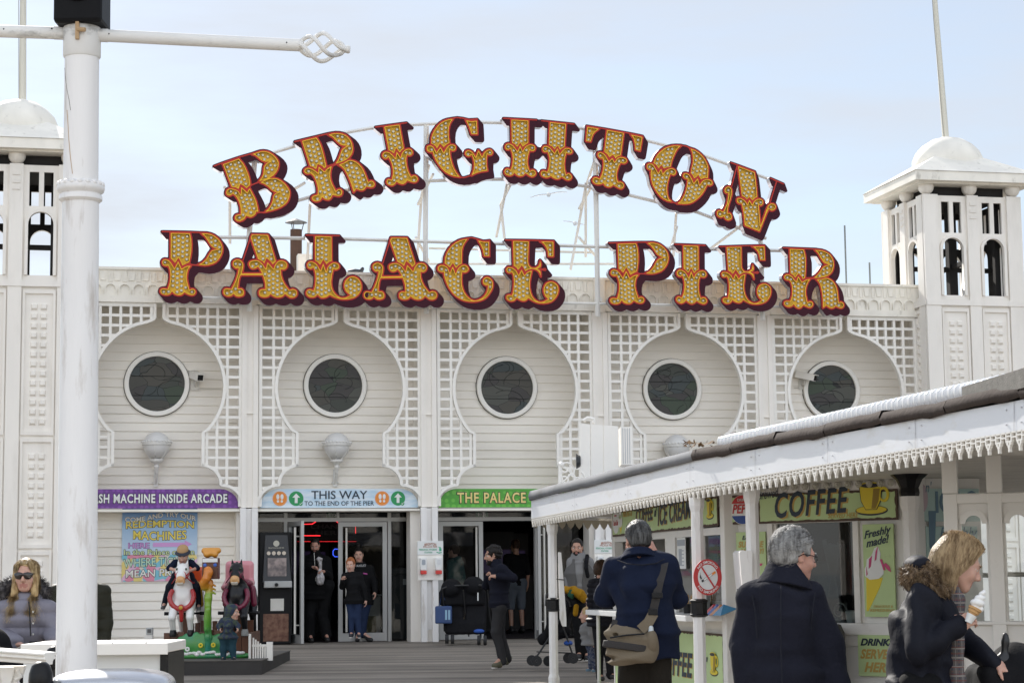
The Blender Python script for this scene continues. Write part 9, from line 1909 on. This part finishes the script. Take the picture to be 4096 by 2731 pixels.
# --- person in the black puffer and the toddler in grey
tp_, Jp, sp_, HP = person('person in a black padded jacket seen from behind, left of the man in navy', 1385, 23.6, 1.37, rad(-20), dict(head=k1v(770, 722), neck=k1v(770, 785), chest=k1v(765, 890), pel=k1v(770, 1085), shL=k1v(705, 820), shR=k1v(845, 820), elL=k1v(690, 950), elR=k1v(870, 950), wrL=k1v(700, 1070), wrR=k1v(860, 1070), hipL=k1v(738, 1105), hipR=k1v(802, 1105), knL=k1v(745, 1290), knR=k1v(815, 1290), anL=k1v(752, 1500), anR=k1v(830, 1490), toeL=k1v(775, 1535, -.06), toeR=k1v(865, 1520, -.04)),
 look=(rad(-30), rad(-6), 0), skin=SK1, h=.010, hs=.98, hair=dict(st='short', m=H_BROWN, vol=.012), top=dict(m=BLKP, hem=.1, r=1.25, dep=1.25, arm=1.3, quilt=.058, qa=.016, collar=.035, name='padded_jacket'), legs=dict(m=cloth('black_leggings', (.02, .02, .023))), shoes=dict(m=SHOE))
person('fair haired toddler in a grey top and patterned trousers beside the pushchair', 1357, 25.3, .80, rad(80), dict(head=k1v(652, 1052), neck=k1v(668, 1100), chest=k1v(680, 1170), pel=k1v(685, 1270), shR=k1v(672, 1125, .08), shL=k1v(680, 1130, -.08), elL=k1v(685, 1200, -.1), elR=k1v(660, 1200, .1), wrL=k1v(700, 1275, -.1), wrR=k1v(640, 1250, .08), hipL=k1v(690, 1290, -.04), hipR=k1v(690, 1290, .04), knL=k1v(700, 1370, -.05), knR=k1v(690, 1370, .05), anL=k1v(720, 1450, -.05), anR=k1v(685, 1440, .05), toeL=k1v(700, 1475, -.05), toeR=k1v(655, 1470, .05)),
 look=(rad(75), rad(-4), 0), skin=SK1, h=.008, hs=.80, hair=dict(st='short', m=H_BLOND), top=dict(m=GRHOOD, hem=.05, r=1.5, dep=1.3, arm=1.3, name='sweatshirt'), legs=dict(m=mat('patterned_leggings', (.10, .11, .14), .85, dirt=1., dcol=(.02, .03, .07), dscale=30, dlo=.48, dhi=.52), r=1.3), shoes=dict(m=mat('shoe_blue', (.12, .2, .26), .6)))
# --- people inside the arcade
person('person in pale shorts standing inside the right doorway behind the bearded man', 1185, 37.6, 1.75, rad(20), None, skin=SK2, h=.012, hair=dict(st='short', m=H_BROWN), top=dict(m=BLK, hem=.06, name='t_shirt', sleeve=0.), legs=dict(m=cloth('pale_shorts', (.15, .17, .2)), end=.5, r=1.2), shoes=dict(m=SHOE), z0=.575)
person('person in a teal hooded jacket behind the left glass door of the right doorway', 1044, 35.3, 1.62, rad(60), None, skin=SK1, h=.012, hair=dict(st='short', m=H_BROWN), top=dict(m=cloth('teal_jacket', (.03, .12, .12)), hem=.1, r=1.1, hood=True, name='hooded_jacket'), legs=dict(m=BLK), shoes=dict(m=SHOE), z0=.575)
# ================================================================ pushchairs
Yd = 32.6; dp = thing('double_pushchair', 'wide black twin pushchair parked outside the right glass door', 'pushchair', Matrix.Translation(ground(1062, Yd))); LDp = np.array(dp.location); q3 = lambda x, y, d=0.: np.array(atY(*c3v(x, y)[:2], Yd+d))-LDp
F = Fld()
for x, y in ((1640, 765), (1800, 748)): F.ell(q3(x, y, .05), (.175, .26, .16), k=.02)
F.box(q3(1720, 830, .1), (.38, .18, .13), .06, k=.03); F.disp(folds(.006, 1.1, 1)); F.mesh('hood', M_BFAB, .012, dp)
F = Fld()
for x in (1650, 1815): F.box(q3(x, 905, .03), (.175, .05, .26), .05, R=rotm(0, rad(-14)), k=.03)
F.box(q3(1740, 1045, .12), (.33, .22, .11), .06, k=.05); F.disp(folds(.007, 1.2, 2)); F.mesh('seat_fabric', M_BFAB, .012, dp)
g = MB(); g.tube([q3(1570, 770, -.15), q3(1620, 745, -.17), q3(1860, 740, -.17), q3(1905, 770, -.15)], .015, 8); g.build('handle_bar', M_BPL, dp, True)
g = MB()
for x in (1575, 1725, 1900): g.tube([q3(x, 775, -.15), q3(x+15, 960, -.02), q3(x+40, 1110, .1)], .012, 7)
g.build('frame_tube', M_BPL, dp); F = Fld(); F.ell(q3(1838, 1072, -.10), (.09, .04, .035), k=.02); F.mesh('blue_blanket', mat('royal_blue', (.02, .08, .35), .7), .010, dp)
for x, y in ((1606, 1128), (1646, 1130), (1838, 1136), (1882, 1138)): wheel(dp, q3(x, y, -.12), .078, .055)
for x in (1640, 1850): wheel(dp, q3(x, 1095, .55), .07, .03)
g = MB(); c = q3(1832, 825, -.12); g.box(c[0]-.012, c[0]+.006, c[1]-.02, c[1], c[2]-.06, c[2]+.07); g.build('white_tag', M_OFFW, dp)
t = thing('cool_bag', 'blue insulated bag hanging at the left side of the twin pushchair', 'bag', Matrix.Translation(dp.location)); g = MB(); a, b = q3(1522, 1018, -.12), q3(1642, 890, -.12); g.box(a[0], b[0], -.2, .02, a[2], b[2]); g.build('bag_body', mat('blue_nylon', (.025, .06, .17), .5, bump=.3, bscale=40, var=.2), t, bevel=.02); g = MB()
for x in (1590, 1612): g.box(q3(x, 0)[0], q3(x+14, 0)[0], -.206, -.2, q3(0, 1005)[2], q3(0, 935)[2])
g.build('pale_print', mat('pale_blue_print_bag', (.25, .42, .55), .5), t); MB().tube([q3(1550, 890, -.05), q3(1572, 800, -.1), q3(1610, 890, -.05)], .010, 6).build('strap', mat('blue_nylon', (.025, .06, .17), .5), t)
Ys = 26.0; sp = thing('single_pushchair', 'black umbrella pushchair with a yellow jacket over it, behind the far left post', 'pushchair', Matrix.Translation(ground(1270, Ys))); LSp = np.array(sp.location); q1 = lambda x, y, d=0.: np.array(atY(*k1v(x, y)[:2], Ys+d))-LSp
F = Fld(); F.loft([q1(470, 1180), q1(500, 960)], [(.10, .20), (.09, .19)], (1, 0, .3), k=.05); F.cap(q1(330, 1235, -.12), q1(500, 1180, -.12), .075, .06, k=.05); F.cap(q1(330, 1235, .15), q1(500, 1180, .15), .075, .06, k=.05); F.cap(q1(410, 1010, -.15), q1(350, 1190, -.15), .05, .04, k=.04); F.disp(folds(.008, 1.2, 3)); F.mesh('seat_fabric', M_BFAB, .011, sp)
F = Fld(); F.ell(q1(560, 960, .0), (.16, .22, .13), R=rotm(0, 0, rad(25)), k=.02); F.ell(q1(500, 1060, .0), (.22, .3, .14), k=.02, op='-'); F.disp(folds(.006, 1.2, 5)); F.mesh('hood', M_BFAB, .011, sp)
g = MB()
for d in (-.2, .2): g.tube([q1(345, 985, d), q1(350, 900, d), q1(400, 868, d), q1(470, 880, d), q1(525, 960, d), q1(530, 990, d)], .013, 8); g.tube([q1(500, 1000, d), q1(400, 1180, d), q1(275, 1370, d)], .012, 8); g.tube([q1(430, 930, d), q1(480, 1150, d), q1(548, 1350, d)], .012, 8); g.tube([q1(275, 1330, d), q1(540, 1340, d)], .009, 6)
g.tube([q1(272, 1360, -.2), q1(272, 1360, .2)], .010, 6); g.build('frame_tube', M_BPL, sp, True)
for x, y, d in ((240, 1395, .03), (278, 1400, -.22), (365, 1400, .24), (515, 1378, .03), (553, 1380, -.22)): wheel(sp, q1(x, y, d), .068, .03, rad(78))
F = Fld(); F.ell(q1(515, 1265, -.1), (.06, .12, .035), k=.02); F.mesh('blue_blanket', mat('royal_blue', (.02, .08, .35), .7), .010, sp)
t = thing('yellow_jacket', 'mustard yellow jacket draped over the back of the single pushchair', 'jacket', Matrix.Translation(sp.location)); F = Fld(); pj = [q1(490, 865, -.1), q1(550, 870, -.2), q1(610, 900, -.22), q1(650, 945, -.22)]
for a, b in zip(pj, pj[1:]): F.loft([a, b], [(.10, .055), (.10, .055)], (0, 1, 0), k=.03)
F.cap(q1(575, 990, -.2), q1(570, 1045, -.2), .035, .03, k=.02); F.disp(folds(.010, 1.6, 7)); F.mesh('jacket_fabric', cloth('mustard_cloth', (.42, .22, .015)), .010, t)
F = Fld(); F.loft([q1(520, 885, -.22), q1(560, 905, -.26)], [(.05, .03), (.06, .03)], (0, 0, 1), k=.02); F.mesh('green_lining', cloth('green_lining', (.03, .10, .06)), .010, t)
